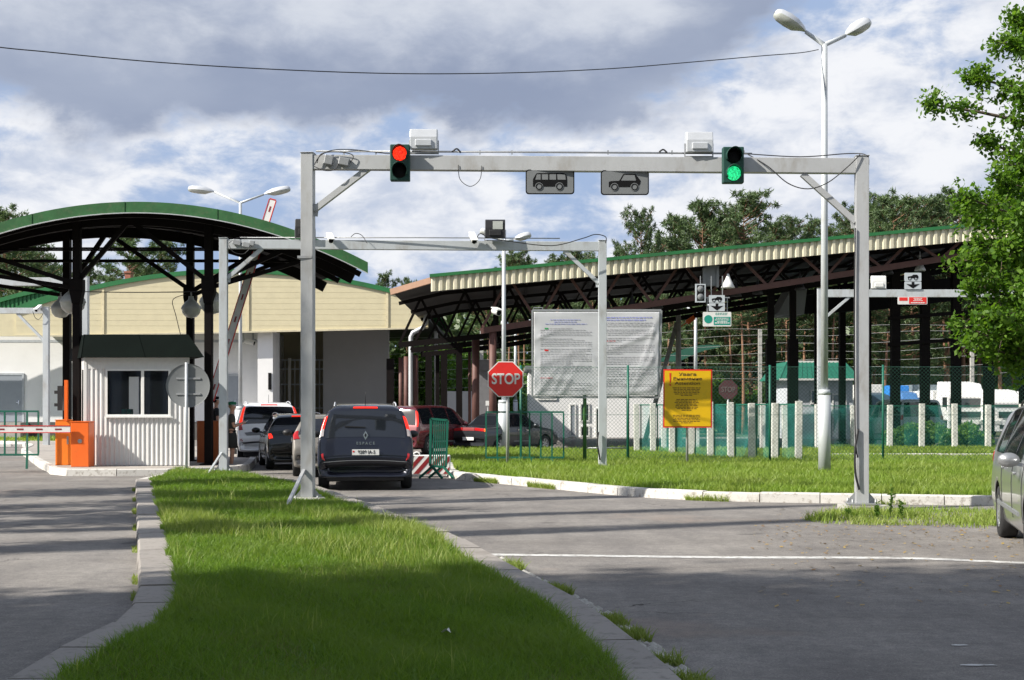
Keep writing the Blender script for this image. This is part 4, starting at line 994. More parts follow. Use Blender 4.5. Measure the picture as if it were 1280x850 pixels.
# booth contents seen through the pane
b = MB(); b.bx(bx0 + .05, bx1 - .05, BY + .55, BY + .95, BZ + 1.0, BZ + 1.05); b.bx(bx0 + .1, bx0 + .14, BY + .6, BY + .64, BZ + .06, BZ + 1.0); b.bx(bx1 - .14, bx1 - .1, BY + .6, BY + .64, BZ + .06, BZ + 1.0); b.build('desk', M['interior'], br, True)
b = MB(); yb_ = BY + bd - .06; wx_a, wx_b = bx0 + 1.45, bx0 + 2.0
b.bx(bx0 + .042, bx0 + .05, BY + .03, yb_, BZ + .07, zt - .05); b.bx(bx1 - .05, bx1 - .042, BY + .03, yb_, BZ + .07, zt - .05)
b.bx(bx0 + .05, wx_a, yb_, yb_ + .01, BZ + .07, zt - .05); b.bx(wx_b, bx1 - .05, yb_, yb_ + .01, BZ + .07, zt - .05); b.bx(wx_a, wx_b, yb_, yb_ + .01, BZ + .07, wz0); b.bx(wx_a, wx_b, yb_, yb_ + .01, wz1 - .15, zt - .05)
b.build('darkening_lining', M['interior'], br, True)  # dark sheets added so the inside of the booth reads dim through the pane
b = MB()
for px in (156, 162.5): 
    x = PX(px, 35.7); b.prism(rrect(x - .055, x + .055, BZ + 1.11, BZ + 1.42, .02), 35.6, 35.8)
o_ = b.single('binder', M['teal'], 'green binders standing on the desk inside the booth window', 'binders')
b = MB(); hx0, hx1, hy0, hy1 = bx0 - .06, PX(252, BY) , BY - .28, BY + bd + .25; zr = PZ(419, BY) + .02; ze = PZ(447, BY)
e = [(hx0 - .05, hy0, ze), (hx1, hy0, ze), (hx1, hy1, ze), (hx0 - .05, hy1, ze)]; tp = [(bx0, BY + .0, zr), (bx1 - .02, BY + .0, zr), (bx1 - .02, BY + bd, zr), (bx0, BY + bd, zr)]
b.add(e + tp, [(0, 1, 5, 4), (1, 2, 6, 5), (2, 3, 7, 6), (3, 0, 4, 7), (4, 5, 6, 7), (3, 2, 1, 0)])
for i in (0, 12, 23):
    a = Vector(e[0]).lerp(Vector(e[1]), i / 23); c = Vector(tp[0]).lerp(Vector(tp[1]), i / 23); b.bar(a + Vector((0, -.004, 0)), c + Vector((0, -.004, 0)), .012, .012)
b.build('roof', M['darkgreen'], br, True)
b = MB(); b.bx(bx0 - .045, bx0 - .012, BY + .02, BY + .05, BZ + 1.0, BZ + 2.4); b.build('pipe', M['black'], br, True)
def shear(o, y0, k):
    for c in children(o): shear(c, y0, k)
    if o.type == 'MESH':
        ry = root_of(o).location.y; n = len(o.data.vertices); a = np.empty(n * 3, 'f'); o.data.vertices.foreach_get('co', a); a = a.reshape(-1, 3); a[:, 0] += k * (a[:, 1] + ry - y0); o.data.vertices.foreach_set('co', a.ravel()); o.data.update()
shear(br, BY, SK)

# ---------------------------------------------------------------- barriers
def cabinet(label, x0, x1, ytop, Yd, m, keyhole=False, dp=.45):
    a, c = PX(x0, Yd), PX(x1, Yd); zt = PZ(ytop, Yd)
    root = empty('barrier_cabinet', ((a + c) / 2, Yd + dp / 2, .155), label, 'barrier cabinet')
    b = MB(); b.bx(a, c, Yd, Yd + dp, .155, zt); bevel(b.build('housing', m, root, True), .015)
    b = MB(); b.bx(a - .01, c + .01, Yd - .01, Yd + dp + .01, zt, zt + .02); b.build('lid', m, root, True)
    b = MB()
    if keyhole: b.lathe([(0, -.018), (.04, -.014), (.055, 0)], ((a + c) / 2, Yd - .001, zt - .47), 'Y', 16)
    else: b.bx(a + .3, a + .34, Yd - .03, Yd - .002, zt - .6, zt - .4)
    b.build('lock', M['steel'], root, True)
    return root
YB1, YB2 = 34.3, 35.3
cabinet('bright orange barrier cabinet standing left of the guard booth', 88.5, 111, 527.5, YB1, M['orange'], True)
cabinet('amber orange barrier cabinet behind the bright one left of the booth', 69, 88, 525.5, YB2, M['orange2'])
def boom(label, p, q, h, m_face, stripe, n, red_edge=True, Yth=.05, name='barrier_boom'):
    p, q = Vector(p), Vector(q); root = empty(name, p, label, 'barrier boom'); d = q - p; L = d.length; z = d.normalized()
    up = z.cross(Vector((0, 1, 0))).normalized(); 
    if up.z < 0: up = -up
    if abs(z.z) > .7 and up.x > 0: pass
    def slab(b, a0, a1, w0, w1, y0, y1):
        A = p + z * a0; B = p + z * a1; vs = []
        for yy in (y0, y1):
            for P_, w in ((A, w0), (B, w0), (B, w1), (A, w1)): vs.append(P_ + up * w + Vector((0, yy, 0)))
        b.add(vs, [(0, 1, 2, 3), (7, 6, 5, 4), (0, 4, 5, 1), (1, 5, 6, 2), (2, 6, 7, 3), (3, 7, 4, 0)])
    b = MB(); slab(b, 0, L, -h / 2, h / 2, -Yth / 2, Yth / 2); b.build('beam', m_face, root, True)
    b = MB(); slab(b, 0, L, h / 2, h / 2 + .02, -Yth / 2 - .01, Yth / 2); slab(b, 0, L, -h / 2 - .02, -h / 2, -Yth / 2 - .01, Yth / 2)
    slab(b, L, L + .03, -h / 2, h / 2, -Yth / 2 - .01, Yth / 2); b.build('edge_strip', M['red'], root, True)
    b = MB()
    for i in range(n):
        a0 = L * (i + .45) / n; slab(b, a0, a0 + .16, -h * .12, h * .12, -Yth / 2 - .006, -Yth / 2 - .002)
    b.build('reflector', M['darkred'], root, True)
    return root
boom('lowered red and white barrier boom crossing the left lane', P(88, 536.5, 34.2), P(-150, 536.5, 34.2), .145, M['offwhite'], None, 10)
b = MB(); xa = PX(82, 35.2); b.bx(xa - .035, xa + .035, 35.2, 35.3, PZ(526, 35.2), PZ(475, 35.2)); b.single('upright_boom', M['orange'], 'short upright orange arm rising from the amber barrier cabinet', 'barrier arm')
r1 = empty('signal_box', P(75, 513, 35.4), 'small dark signal box with visors beside the left canopy column', 'signal')
b = MB(); b.bx(-.05, .07, -.05, .1, 0, .62); b.build('housing', M['black'], r1)
b = MB(); b.bx(-.13, -.05, -.05, .06, .42, .50); b.bx(-.13, -.05, -.05, .06, .10, .18); b.build_split('visor', M['black'], r1)
YB3 = 37.0
cabinet('shaded orange barrier cabinet behind the right canopy column', 246, 273, 527, YB3, mat('orange_paint_shaded', (.42, .10, .02), .45, 0, .06, 4))  # darker orange than the other cabinets: its shade is put into the colour
boom('raised red and white barrier boom leaning up past the canopy', P(263, 500, YB3 + .1), P(341, 250, YB3 + 1.0), .17, M['offwhite'], None, 9)

# round sign seen from behind
YR = 33.3
rr = empty('round_sign', (PX(234, YR), YR, .0), 'round grey road sign seen from its back on a thin pole', 'road sign')
b = MB(); px = PX(233, YR); b.tube([(px, YR, 0), (px, YR, PZ(453, YR))], .035, 10); b.build('pole', M['gantry2'], rr, True)
zc = PZ(482, YR); pc = PX(234.5, YR); b = MB(); b.lathe([(0, .05), (.50, .05), (.515, .045), (.52, .03), (.52, .065), (.515, .075), (0, .075)], (pc, YR, zc), 'Y', 48); b.build('disc', M['signgrey'], rr, True)
b = MB(); b.bx(pc - .28, pc + .3, YR + .03, YR + .05, zc + .15, zc + .19); b.bx(pc - .28, pc + .3, YR + .03, YR + .05, zc - .22, zc - .18); b.build('clamp', M['steel'], rr, True)

# ---------------------------------------------------------------- green rail barriers
def railing(label, x0, x1, ytop, ybot, Yd, xs, legs, yfeet, group, mid=None, xback=None):
    root = empty('green_railing', (PX((x0 + x1) / 2, Yd), Yd, 0), label, 'railing', group)
    b = MB(); t = .045; a, c = PX(x0, Yd), PX(x1, Yd); zt, zb = PZ(ytop, Yd), PZ(ybot, Yd)
    b.bx(a, c, Yd - t / 2, Yd + t / 2, zt - t, zt); b.bx(a, c, Yd - t / 2, Yd + t / 2, zb, zb + t)
    b.build('rail', M['railgreen'], root, True)
    b = MB()
    for x in xs: X_ = PX(x, Yd); b.bx(X_ - .02, X_ + .02, Yd - .018, Yd + .018, zb + t, zt - t)
    b.build('bar', M['railgreen'], root, True)
    for x, dx in legs:
        X_ = PX(x, Yd); b = MB(); b.bar((X_, Yd, zb), (X_ + dx, Yd - .03, PZ(yfeet, Yd)), .05, .05); b.build('leg', M['railgreen'], root, True)
    return root
railing('green tube railing behind the lowered boom at the left edge', -40, 48.5, 513, 569.5, 35.0, (-36, -22, -8, 6, 20, 34, 48), ((34, 0), (-30, 0)), 586, 'green tube railings')
railing('green tube railing behind the stop sign pole', 607, 653, 514, 573, 36.4, (607.5, 621.5, 651), ((622, .03), (650, 0)), 586, 'green tube railings')
railing('green tube railing behind the chain link next to the stop sign', 653.5, 705, 514, 573, 36.6, (662, 676, 690, 704.5), ((690, .08), (664, 0)), 586, 'green tube railings')
b = MB(); b.sheet([(PX(602, 36.9), 36.9), (PX(706, 36.9), 36.9), (PX(706, 36.9), 37.2), (PX(602, 36.9), 37.2)], .05, PZ(575.5, 36.9)); b.single('concrete_curb_block', mat('mossy_dark_concrete', (.06, .06, .05), .95, 0, .3, 5), 'low dark slab lying behind the green railings', 'slab')

# stop sign
YT = 35.4
sr = empty('stop_sign', (PX(632, YT), YT, VH), 'red octagonal stop sign on a grey pole on the verge', 'road sign')
b = MB(); X_ = PX(634.5, YT); b.tube([(X_, YT, .1), (X_, YT, PZ(455, YT))], .042, 10); b.build('pole', M['gantry'], sr, True)
def octa(cx, cz_, r): return [(cx + r * math.cos(R(22.5 + 45 * k)), cz_ + r * math.sin(R(22.5 + 45 * k))) for k in range(8)]
cx_, cz_ = PX(632, YT), PZ(474, YT); ro = 22.2 / F * YT / math.cos(R(22.5)) * 1.0
b = MB(); b.prism(octa(cx_, cz_, ro), YT - .07, YT - .05); b.build('panel', M['offwhite'], sr, True)
b = MB(); b.prism(octa(cx_, cz_, ro * .945), YT - .074, YT - .0705); b.build('face', M['signred'], sr, True)
text_part('lettering', 'STOP', .375, (cx_ + .005, YT - .078, cz_ - .005), M['offwhite'], sr, off=.008, sx=.80)

# road blocks
YK = 32.3
kr = empty('striped_block', (PX(536, YK), YK, 0), 'red and white diagonally striped road block in front of the dark red car', 'road block')
x0, x1, z1 = PX(492, YK), PX(562.5, YK), PZ(569, YK)
b = MB(); b.bx(x0, x1, YK, YK + .3, .06, z1); bevel(b.build('body', M['offwhite'], kr, True), .02)
b = MB(); W = x1 - x0; n = 6
for i in range(-1, n + 1):
    a = x0 + W * (i) / n * 1.05; sl = .36; wd = W / n * .55
    poly = [(a, .08), (a + wd, .08), (a + wd + sl, z1 - .02), (a + sl, z1 - .02)]
    # clip to block
    def clip(poly, xv, keep):
        out = []
        for k in range(len(poly)):
            p, q = poly[k], poly[(k + 1) % len(poly)]; ip = (p[0] >= xv) == keep; iq = (q[0] >= xv) == keep
            if ip: out.append(p)
            if ip != iq: t = (xv - p[0]) / (q[0] - p[0]); out.append((xv, p[1] + t * (q[1] - p[1])))
        return out
    pl = clip(clip(poly, x0 + .01, True), x1 - .01, False)
    if len(pl) >= 3: b.prism(pl, YK - .006, YK - .002)
b.build('stripe', M['darkred'], kr, True)
for xx in (511, 521): 
    b = MB(); pts = [P(xx - 4, 569, YK + .15), P(xx - 3, 566, YK + .15), P(xx, 565, YK + .15), P(xx + 3, 566, YK + .15), P(xx + 4, 569, YK + .15)]; b.tube(pts, .02, 6); b.build('lifting_loop', M['offwhite'], kr, True)
YJ = 31.6
fr = empty('folded_barrier', (PX(548, YJ), YJ, 0), 'upright green slatted barrier panel on crossed legs beside the striped block', 'barrier')
b = MB(); xa, xb = PX(537.5, YJ), PX(558.5, YJ); za, zb = PZ(584, YJ), PZ(525.5, YJ)
zb0 = PZ(523.5, YJ)
fr_pts = [(xa, za + .03), (xb - .02, za), (xb + .02, zb), (xa + .02, zb0)]
for (p, q) in zip(fr_pts, fr_pts[1:] + fr_pts[:1]): b.bar((p[0], YJ, p[1]), (q[0], YJ, q[1]), .05, .05)
b.build('frame', M['railgreen'], fr, True)
b = MB()
for i in range(8):
    t = (i + .5) / 8; p = (xa + (xb - xa) * t, za + .03 - .03 * t); q = (xa + .02 + (xb - xa) * t, zb0 + (zb - zb0) * t); b.bar((p[0], YJ, p[1]), (q[0], YJ, q[1]), .030, .03)
b.build('slat', M['railgreen'], fr, True)
for s, (u, v) in enumerate((((541, 583), (524, 600)), ((541, 584), (553, 601)), ((553, 583), (536, 601)), ((554, 583), (567, 600)))):
    b = MB(); p = P(*u, YJ); q = P(*v, YJ - .1 if s % 2 else YJ + .1); q.z = .02; b.bar(p, q, .05, .05); b.build('leg', M['railgreen'], fr, True)

# ---------------------------------------------------------------- notice banner
YN = 37.6
nr = empty('notice_banner', (PX(745, YN), YN, VH), 'large creased white vinyl notice banner with two text columns on green posts', 'notice board')
for x, nm in ((731, 'postgreen'), (785, 'railgreen')):
    b = MB(); X_ = PX(x, YN); b.tube([(X_, YN + .05, .1), (X_, YN + .05, PZ(390, YN))], .05 if x == 731 else .04, 8); b.build('post', M[nm], nr, True)
b = MB(); b.tube([P(731, 560, YN + .05), P(785, 560, YN + .05)], .02, 6); b.build('crossbar', M['steel'], nr, True)
qx = [(665.5, 388), (826.5, 388), (824, 496.5), (665.5, 496.5)]
A, B, C_, D_ = [P(x, y, YN - .08) for x, y in qx]
b = MB()
for p, q in ((A, B), (B, C_), (C_, D_), (D_, A)): b.bar(p, q, .05, .06)
b.bar(P(667, 386, YN), P(667, 384, YN), .02, .02); b.bar(P(667, 384.5, YN), P(678, 384.5, YN), .02, .02); b.bar(P(678, 384, YN), P(678, 387, YN), .02, .02)
b.build('frame', M['steel'], nr, True)
def bil(u, v): return A.lerp(B, u).lerp(D_.lerp(C_, u), v)
rc = random.Random(8); cre = []
for _ in range(9):
    u0, v0, a = rc.random(), rc.random(), rc.uniform(-1.4, 1.4); cre.append((u0, v0, math.cos(a), math.sin(a), rc.uniform(.010, .028), rc.uniform(.02, .06), rc.uniform(.15, .4)))
cre += [(.0, .33, .92, -.38, .03, .02, .16), (1, .45, -.55, .83, .035, .025, .35), (.98, .12, -.3, .9, .03, .02, .4), (.03, .97, .6, -.8, .03, .03, .25), (.93, .92, .8, -.3, .035, .03, .2)]
def wav(u, v):
    z = 0
    for (u0, v0, c, s, am, wd, ln) in cre:
        du, dv = u - u0, (v - v0) * .68; al = du * c + dv * s; pe = -du * s + dv * c
        z += am * math.exp(-(pe / wd) ** 2) * math.exp(-(al / ln) ** 2)
    z += .012 * math.sin(u * 9 + v * 4) * math.sin(v * 5 + 1)
    e = min(u, 1 - u, v, 1 - v); return .6 * z * min(1, e / .05) + .012 * math.sin(u * 34 + 2) * math.exp(-(1 - v) / .05) + .012 * math.sin(v * 25) * math.exp(-min(u, 1 - u) / .03)
NU, NV = 120, 84; vs = []
for j in range(NV + 1):
    for i in range(NU + 1):
        p = bil(.012 + .976 * i / NU, .02 + .96 * j / NV); vs.append((p.x, p.y - .05 - wav(i / NU, j / NV), p.z))
b = MB(); b.add(vs, [(j * (NU + 1) + i, j * (NU + 1) + i + 1, (j + 1) * (NU + 1) + i + 1, (j + 1) * (NU + 1) + i) for j in range(NV) for i in range(NU)], 0, True)
o = b.build('sheet', M['foil'], nr, True); s_ = o.modifiers.new('s', 'SOLIDIFY'); s_.thickness = .004; s_.offset = 1
inks = {k: MB() for k in ('inkgrey', 'inkblue', 'inkred', 'printgreen', 'signred')}
def dash(kind, u0, u1, v, h=.0085, quad=None):
    b = inks[kind]; n = max(1, int((u1 - u0) / .01))
    for k in range(n):
        a, c = u0 + (u1 - u0) * k / n, u0 + (u1 - u0) * (k + 1) / n; vs = []
        for (u, w) in ((a, v), (c, v), (c, v + h), (a, v + h)):
            p = bil(.012 + .976 * u, .02 + .96 * w); vs.append((p.x, p.y - .058 - wav(u, w), p.z))
        b.add(vs, [(0, 1, 2, 3)])
def line(kind, u0, u1, v, h=.0085):
    u = u0
    while u < u1 - .006:
        w = rc.uniform(.010, .036); dash(kind, u, min(u + w, u1), v, h * rc.uniform(.8, 1.1)); u += w + .006
for v, a, c in ((.09, .13, .37), (.115, .16, .35), (.14, .09, .42)): line('inkblue', a, c, v, .009)
for v, a, c in ((.06, .57, .95), (.09, .54, .90)): line('inkblue', a, c, v, .014)
dash('printgreen', .085, .115, .19, .018); dash('signred', .085, .115, .45, .018)
v = .192
while v < .94:
    if not (.28 < v < .30 or .41 < v < .43 or .74 < v < .77 or .88 < v < .895):
        st_ = .125 if (.185 < v < .21 or .44 < v < .465) else .05
        line('inkred' if (.44 < v < .455 or .785 < v < .80) else 'inkgrey', st_, .46 - rc.choice([0, 0, 0, .05, .15]) if v < .78 or v > .8 else .15, v)
    v += .0205
v = .125
while v < .90:
    if not (.18 < v < .20 or .27 < v < .29 or .36 < v < .375 or .50 < v < .52 or .63 < v < .65 or .78 < v < .80):
        line('inkgrey', .51, .96 - rc.choice([0, 0, 0, .1, .25]), v)
    v += .0205
line('inkred', .56, .66, .345)
for k, bb in inks.items():
    if bb.v: bb.build('print', M[k], nr, True)

# yellow notice
YY = 35.6
yr = empty('yellow_notice', (PX(859, YY), YY, VH), 'yellow attention notice with a red border on a grey pole', 'notice')
b = MB(); X_ = PX(859, YY); b.tube([(X_, YY, .1), (X_, YY, PZ(470, YY))], .035, 8); b.build('pole', M['gantry'], yr, True)
A_, B_ = PX(828.5, YY), PX(889.5, YY); T_, U_ = PZ(462, YY), PZ(534.5, YY)
b = MB(); b.prism([(A_, U_), (B_, U_), (B_ + .005, T_), (A_ + .01, T_ + .01)], YY - .07, YY - .05); b.build('panel', M['signred'], yr, True)
b = MB(); b.prism([(A_ + .035, U_ + .035), (B_ - .035, U_ + .035), (B_ - .03, T_ - .035), (A_ + .04, T_ - .03)], YY - .076, YY - .0705); b.build('face', M['yellow'], yr, True)
yw = B_ - A_; yh = T_ - U_; fy = YY - .079
for t, v, sx in (('Увага', .085, 1.75), ('Внимание', .162, 1.6), ('Attention', .238, 1.75)):
    text_part('lettering', t, .108, (A_ + yw * .50, fy, T_ - yh * v), M['inkbrown'], yr, off=.0015, sx=sx * .88)
b = MB(); ex = A_ + yw * .145; b.prism([(ex - .022, T_ - yh * .06), (ex + .022, T_ - yh * .06), (ex + .012, T_ - yh * .225), (ex - .012, T_ - yh * .225)], fy - .003, fy); b.prism(circ(ex, T_ - yh * .265, .022), fy - .003, fy); b.build('exclamation_mark', M['signred'], yr, True)
ry = random.Random(2)
for blk, (v0, n, wid) in enumerate(((.31, 6, .58), (.51, 8, .50), (.78, 6, .58))):
    b = MB()
    for k in range(n):
        w = wid * (ry.uniform(.8, 1) if k < n - 1 else .4); u = .48 - w / 2
        while u < .48 + w / 2:
            l = ry.uniform(.03, .09); b.bx(A_ + yw * u, A_ + yw * min(u + l, .48 + w / 2), fy, fy + .002, T_ - yh * (v0 + k * .0262), T_ - yh * (v0 + k * .0262 + .012)); u += l + .015
    b.build('small_print', M['inkbrown'], yr, True)

# ---------------------------------------------------------------- chain link fence
def chain_link(p0, p1, z0, z1, cell, r):
    d = (p1 - p0); L = d.length; d.normalize(); H = z1 - z0; b = MB(); n = Vector((-d.y, d.x, 0))
    vs = []; fs = []
    k = -int(H / cell) - 1
    while k * cell < L:
        for s in (1, -1):
            # line from (k*cell, z0) rising to (k*cell + H, z1); clip
            a0 = k * cell; a1 = a0 + H
            if s == 1: u0, w0, u1, w1 = a0, 0., a1, H
            else: u0, w0, u1, w1 = a0, H, a1, 0.
            t0 = max(0., (0 - u0) / (u1 - u0)); t1 = min(1., (L - u0) / (u1 - u0))
            if t1 <= t0: continue
            P0 = p0 + d * (u0 + (u1 - u0) * t0); P1 = p0 + d * (u0 + (u1 - u0) * t1)
            P0 = Vector((P0.x, P0.y, z0 + w0 + (w1 - w0) * t0)); P1 = Vector((P1.x, P1.y, z0 + w0 + (w1 - w0) * t1))
            off = n * (.003 * s); i = len(vs); pr = Vector((d.x * .707, d.y * .707, -.707 * s)) * r
            for Q in (P0, P1): vs += [Q + off + pr, Q + off - pr, Q + off + n * r * s * 1.2]
            fs += [(i, i + 1, i + 4, i + 3), (i + 1, i + 2, i + 5, i + 4), (i + 2, i, i + 3, i + 5)]
        k += 1
    b.add(vs, fs); return b
YF0, YF1 = 36.9, 36.2
f0 = Vector((PX(651, YF0), YF0, 0)); f1 = Vector((PX(1420, YF1), YF1, 0))
fr_ = empty('chain_link_fence', ((f0 + f1) / 2).to_tuple(), 'tall green chain link fence on thin green posts along the verge', 'fence')
fz0, fz1 = VH + .02, PZ(458.5, 36.5)
chain_link(f0, f1, fz0, fz1, .100, .0025).build('mesh', M['meshwire'], fr_, True)
for x in (651, 785, 962.5, 1104, 1283):
    t = (x - 651) / (1420 - 651); q = f0.lerp(f1, t); b = MB(); X_ = PX(x, q.y); b.tube([(X_, q.y + .02, .1), (X_, q.y + .02, fz1 + .05)], .032, 8); b.build('post', M['railgreen'], fr_, True)
b = MB()
for z in (fz0, (fz0 + fz1) / 2, fz1): b.tube([(f0.x, f0.y + .01, z), (f1.x, f1.y + .01, z)], .005, 4)
b.build('tension_wire', M['meshwire'], fr_, True)

# ---------------------------------------------------------------- concrete post fences with green netting
def post_fence(label, pts, ztop, pw, zb=.05, lean=None):
    mid = sum((Vector(p) for p in pts), Vector((0, 0))) / len(pts)
    root = empty('post_fence', (mid.x, mid.y, 0), label, 'fence', 'fences of whitewashed posts with green netting'); rnd = random.Random(4)
    for i, p in enumerate(pts):
        b = MB(); h = ztop + rnd.uniform(-.04, .04); tl = rnd.uniform(-.02, .02)
        b.add([(p[0] + sx * pw / 2 + (tl if zz else 0), p[1] + sy * pw / 2, h if zz else -.02) for zz in (0, 1) for sx, sy in ((-1, -1), (1, -1), (1, 1), (-1, 1))], [(0, 1, 5, 4), (1, 2, 6, 5), (2, 3, 7, 6), (3, 0, 4, 7), (4, 5, 6, 7), (3, 2, 1, 0)])
        bevel(b.build('post', M['postwhite'], root, True), .012)
    for i, (p, q) in enumerate(zip(pts[:-1], pts[1:])):
        p, q = Vector((*p, 0)), Vector((*q, 0)); d = (q - p).normalized(); n = Vector((-d.y, d.x, 0)) * (pw / 2 + .03)
        z0, z1 = zb + .02, ztop - .06; N_ = 8; vs = []
        for k in range(N_ + 1):
            u = k / N_; w = p.lerp(q, u) + n + n.normalized() * (.03 * math.sin(u * 6.3 + i))
            vs += [(w.x, w.y, z0), (w.x, w.y, z1 + .02 * math.sin(u * 5 + i))]
        b = MB(); b.add(vs, [(2 * k, 2 * k + 2, 2 * k + 3, 2 * k + 1) for k in range(N_)], 0, True); b.build('netting', M['net'], root, True)
        b = MB(); a = p + n; c = q + n
        for s, e in (((a.x, a.y, z0), (c.x, c.y, z0)), ((a.x, a.y, z1), (c.x, c.y, z1)), ((a.x + d.x * .06, a.y + d.y * .06, z0), (a.x + d.x * .06, a.y + d.y * .06, z1)), ((c.x - d.x * .06, c.y - d.y * .06, z0), (c.x - d.x * .06, c.y - d.y * .06, z1))): b.bar(s, e, .035, .035)
        b.build('netting_frame', M['railgreen'], root, True)
    return root
pa = [(796, 45.2), (816.5, 44.2), (840, 43.1), (863.6, 42.0), (888, 40.9), (913.5, 39.8), (940, 38.9), (968, 38.2), (998, 37.5)]
post_fence('nearer fence of whitewashed posts running back from the gantry', [(PX(x, y), y) for x, y in pa], 1.76, .175)
post_fence('further fence of whitewashed posts in front of the parked lorries', [(PX(x, 52.8), 52.8) for x in (830, 871, 912, 953, 981, 1022, 1067, 1112, 1152, 1193.5, 1235, 1277, 1320)], 1.74, .19)
# ---------------------------------------------------------------- terminal building on the left
BF = 68.; BW = 70.
tb = empty('terminal_building', (PX(290, BW), BW, 0), 'white terminal building under a wide beige arched fascia with green trim', 'building')
def fz(x): return PZ(338.5 + 40 * ((x - 295) / 247.) ** 2, BF)     # arch line in facade plane, x in photo px
xs = [-330 + i * 8.65 for i in range(101)]
def fx(x): return PX(x, BF)
b = MB(); zb_ = lambda x: PZ(413.5 - (x - 340) * .022 if x > 100 else 419, BF)
xs = [20 + (535 - 20) * i / 60 for i in range(61)]
vs = []
for x in xs: vs += [(fx(x), BF, fz(x) - .12), (fx(x), BF, zb_(x))]
n = len(xs); vs += [(v[0], v[1] + .3, v[2]) for v in vs]
o = 2 * n
fs = [(2 * i, 2 * i + 1, 2 * i + 3, 2 * i + 2) for i in range(n - 1)] + [(o + 2 * i, o + 2 * i + 2, o + 2 * i + 3, o + 2 * i + 1) for i in range(n - 1)] + [(2 * i, 2 * i + 2, o + 2 * i + 2, o + 2 * i) for i in range(n - 1)] + [(2 * i + 1, o + 2 * i + 1, o + 2 * i + 3, 2 * i + 3) for i in range(n - 1)] + [(0, o, o + 1, 1), (2 * n - 2, 2 * n - 1, o + 2 * n - 1, o + 2 * n - 2)]
b.add(vs, fs)
# siding: horizontal shadow-line laps
z = zb_(340) + .25
while z < 8.1:
    seg = [x for x in xs if fz(x) - .2 > z]
    if len(seg) > 2: b.bar((fx(seg[0]), BF - .003, z), (fx(seg[-1]), BF - .003, z), .006, .007)
    z += .27
b.build('fascia', M['beige'], tb, True)
fj = mat('beige_trim', (.66, .58, .38), .5)
for x in (129, 310, 484):
    b = MB(); b.bx(fx(x) - .06, fx(x) + .06, BF - .05, BF - .025, zb_(x) + .02, fz(x) - .15); b.build('fascia_joint', fj, tb, True)
if 0: b.build('fascia_joint', mat('beige_trim', (.66, .58, .38), .5), tb, True)
b = MB()
for a, c in zip(xs[:-1], xs[1:]): b.bar((fx(a), BF - .03, fz(a) - .02), (fx(c), BF - .03, fz(c) - .02), .12, .22)
b.build('green_trim', M['green'], tb, True)
b = MB()
for a, c in zip(xs[:-1], xs[1:]): b.bar((fx(a), BF - .04, zb_(a) - .03), (fx(c), BF - .04, zb_(c) - .03), .1, .08)
b.build('lower_trim', mat('beige_trim_low', (.55, .50, .36), .5), tb, True)
# roof shell behind the fascia
b = MB(); vs = []
for x in xs: vs += [(fx(x), BF + .3, fz(x) - .02), (fx(x), BF + 26, fz(x) - .02), (fx(x), BF + 26, fz(x) - .2), (fx(x), BF + .3, fz(x) - .2)]
b.add(vs, [(i * 4 + k, i * 4 + (k + 1) % 4, i * 4 + 4 + (k + 1) % 4, i * 4 + 4 + k) for i in range(n - 1) for k in range(4)]); b.build('roof', M['green'], tb, True)
# left wing: green ribbed parapet running down to the left
def gz(x): return PZ(355.5 + .00165 * (118 - x) ** 1.95 if x < 118 else 355.5, BF)
def gl(x): return PZ(363 + .0026 * (108 - x) ** 2.0 if x < 108 else 363, BF)
gx = [-330 + (108 + 330) * i / 50 for i in range(51)]
gx = [x for x in gx if x > -120]
b = MB(); vs = []
for x in gx:
    zt_, zl_ = gz(x), max(gl(x), PZ(402, BF)); vs += [(fx(x), BF + .45, zt_), (fx(x), BF + .45, zl_), (fx(x), BF + .6, zl_), (fx(x), BF + .6, zt_)]
m_ = len(gx); b.add(vs, [(i * 4 + k, i * 4 + (k + 1) % 4, i * 4 + 4 + (k + 1) % 4, i * 4 + 4 + k) for i in range(m_ - 1) for k in range(4)])
x = -118.
while x < 104:
    b.bar((fx(x), BF + .42, gz(x) - .1), (fx(x), BF + .42, max(gl(x), PZ(402, BF)) + .02), .10, .06); x += 5.2
b.build('ribbed_parapet', M['green'], tb, True)
b = MB()
for a, c in zip(gx[:-1], gx[1:]):
    b.bar((fx(a), BF + .36, gz(a)), (fx(c), BF + .36, gz(c)), .12, .2); b.bar((fx(a), BF + .36, max(gl(a), PZ(402, BF))), (fx(c), BF + .36, max(gl(c), PZ(402, BF))), .10, .12)
b.build('green_trim', M['green'], tb, True)
b = MB(); b.bx(fx(-130), fx(20), BF + .1, BF + .4, PZ(420, BF), PZ(392, BF)); b.build('left_fascia', M['beige'], tb, True)
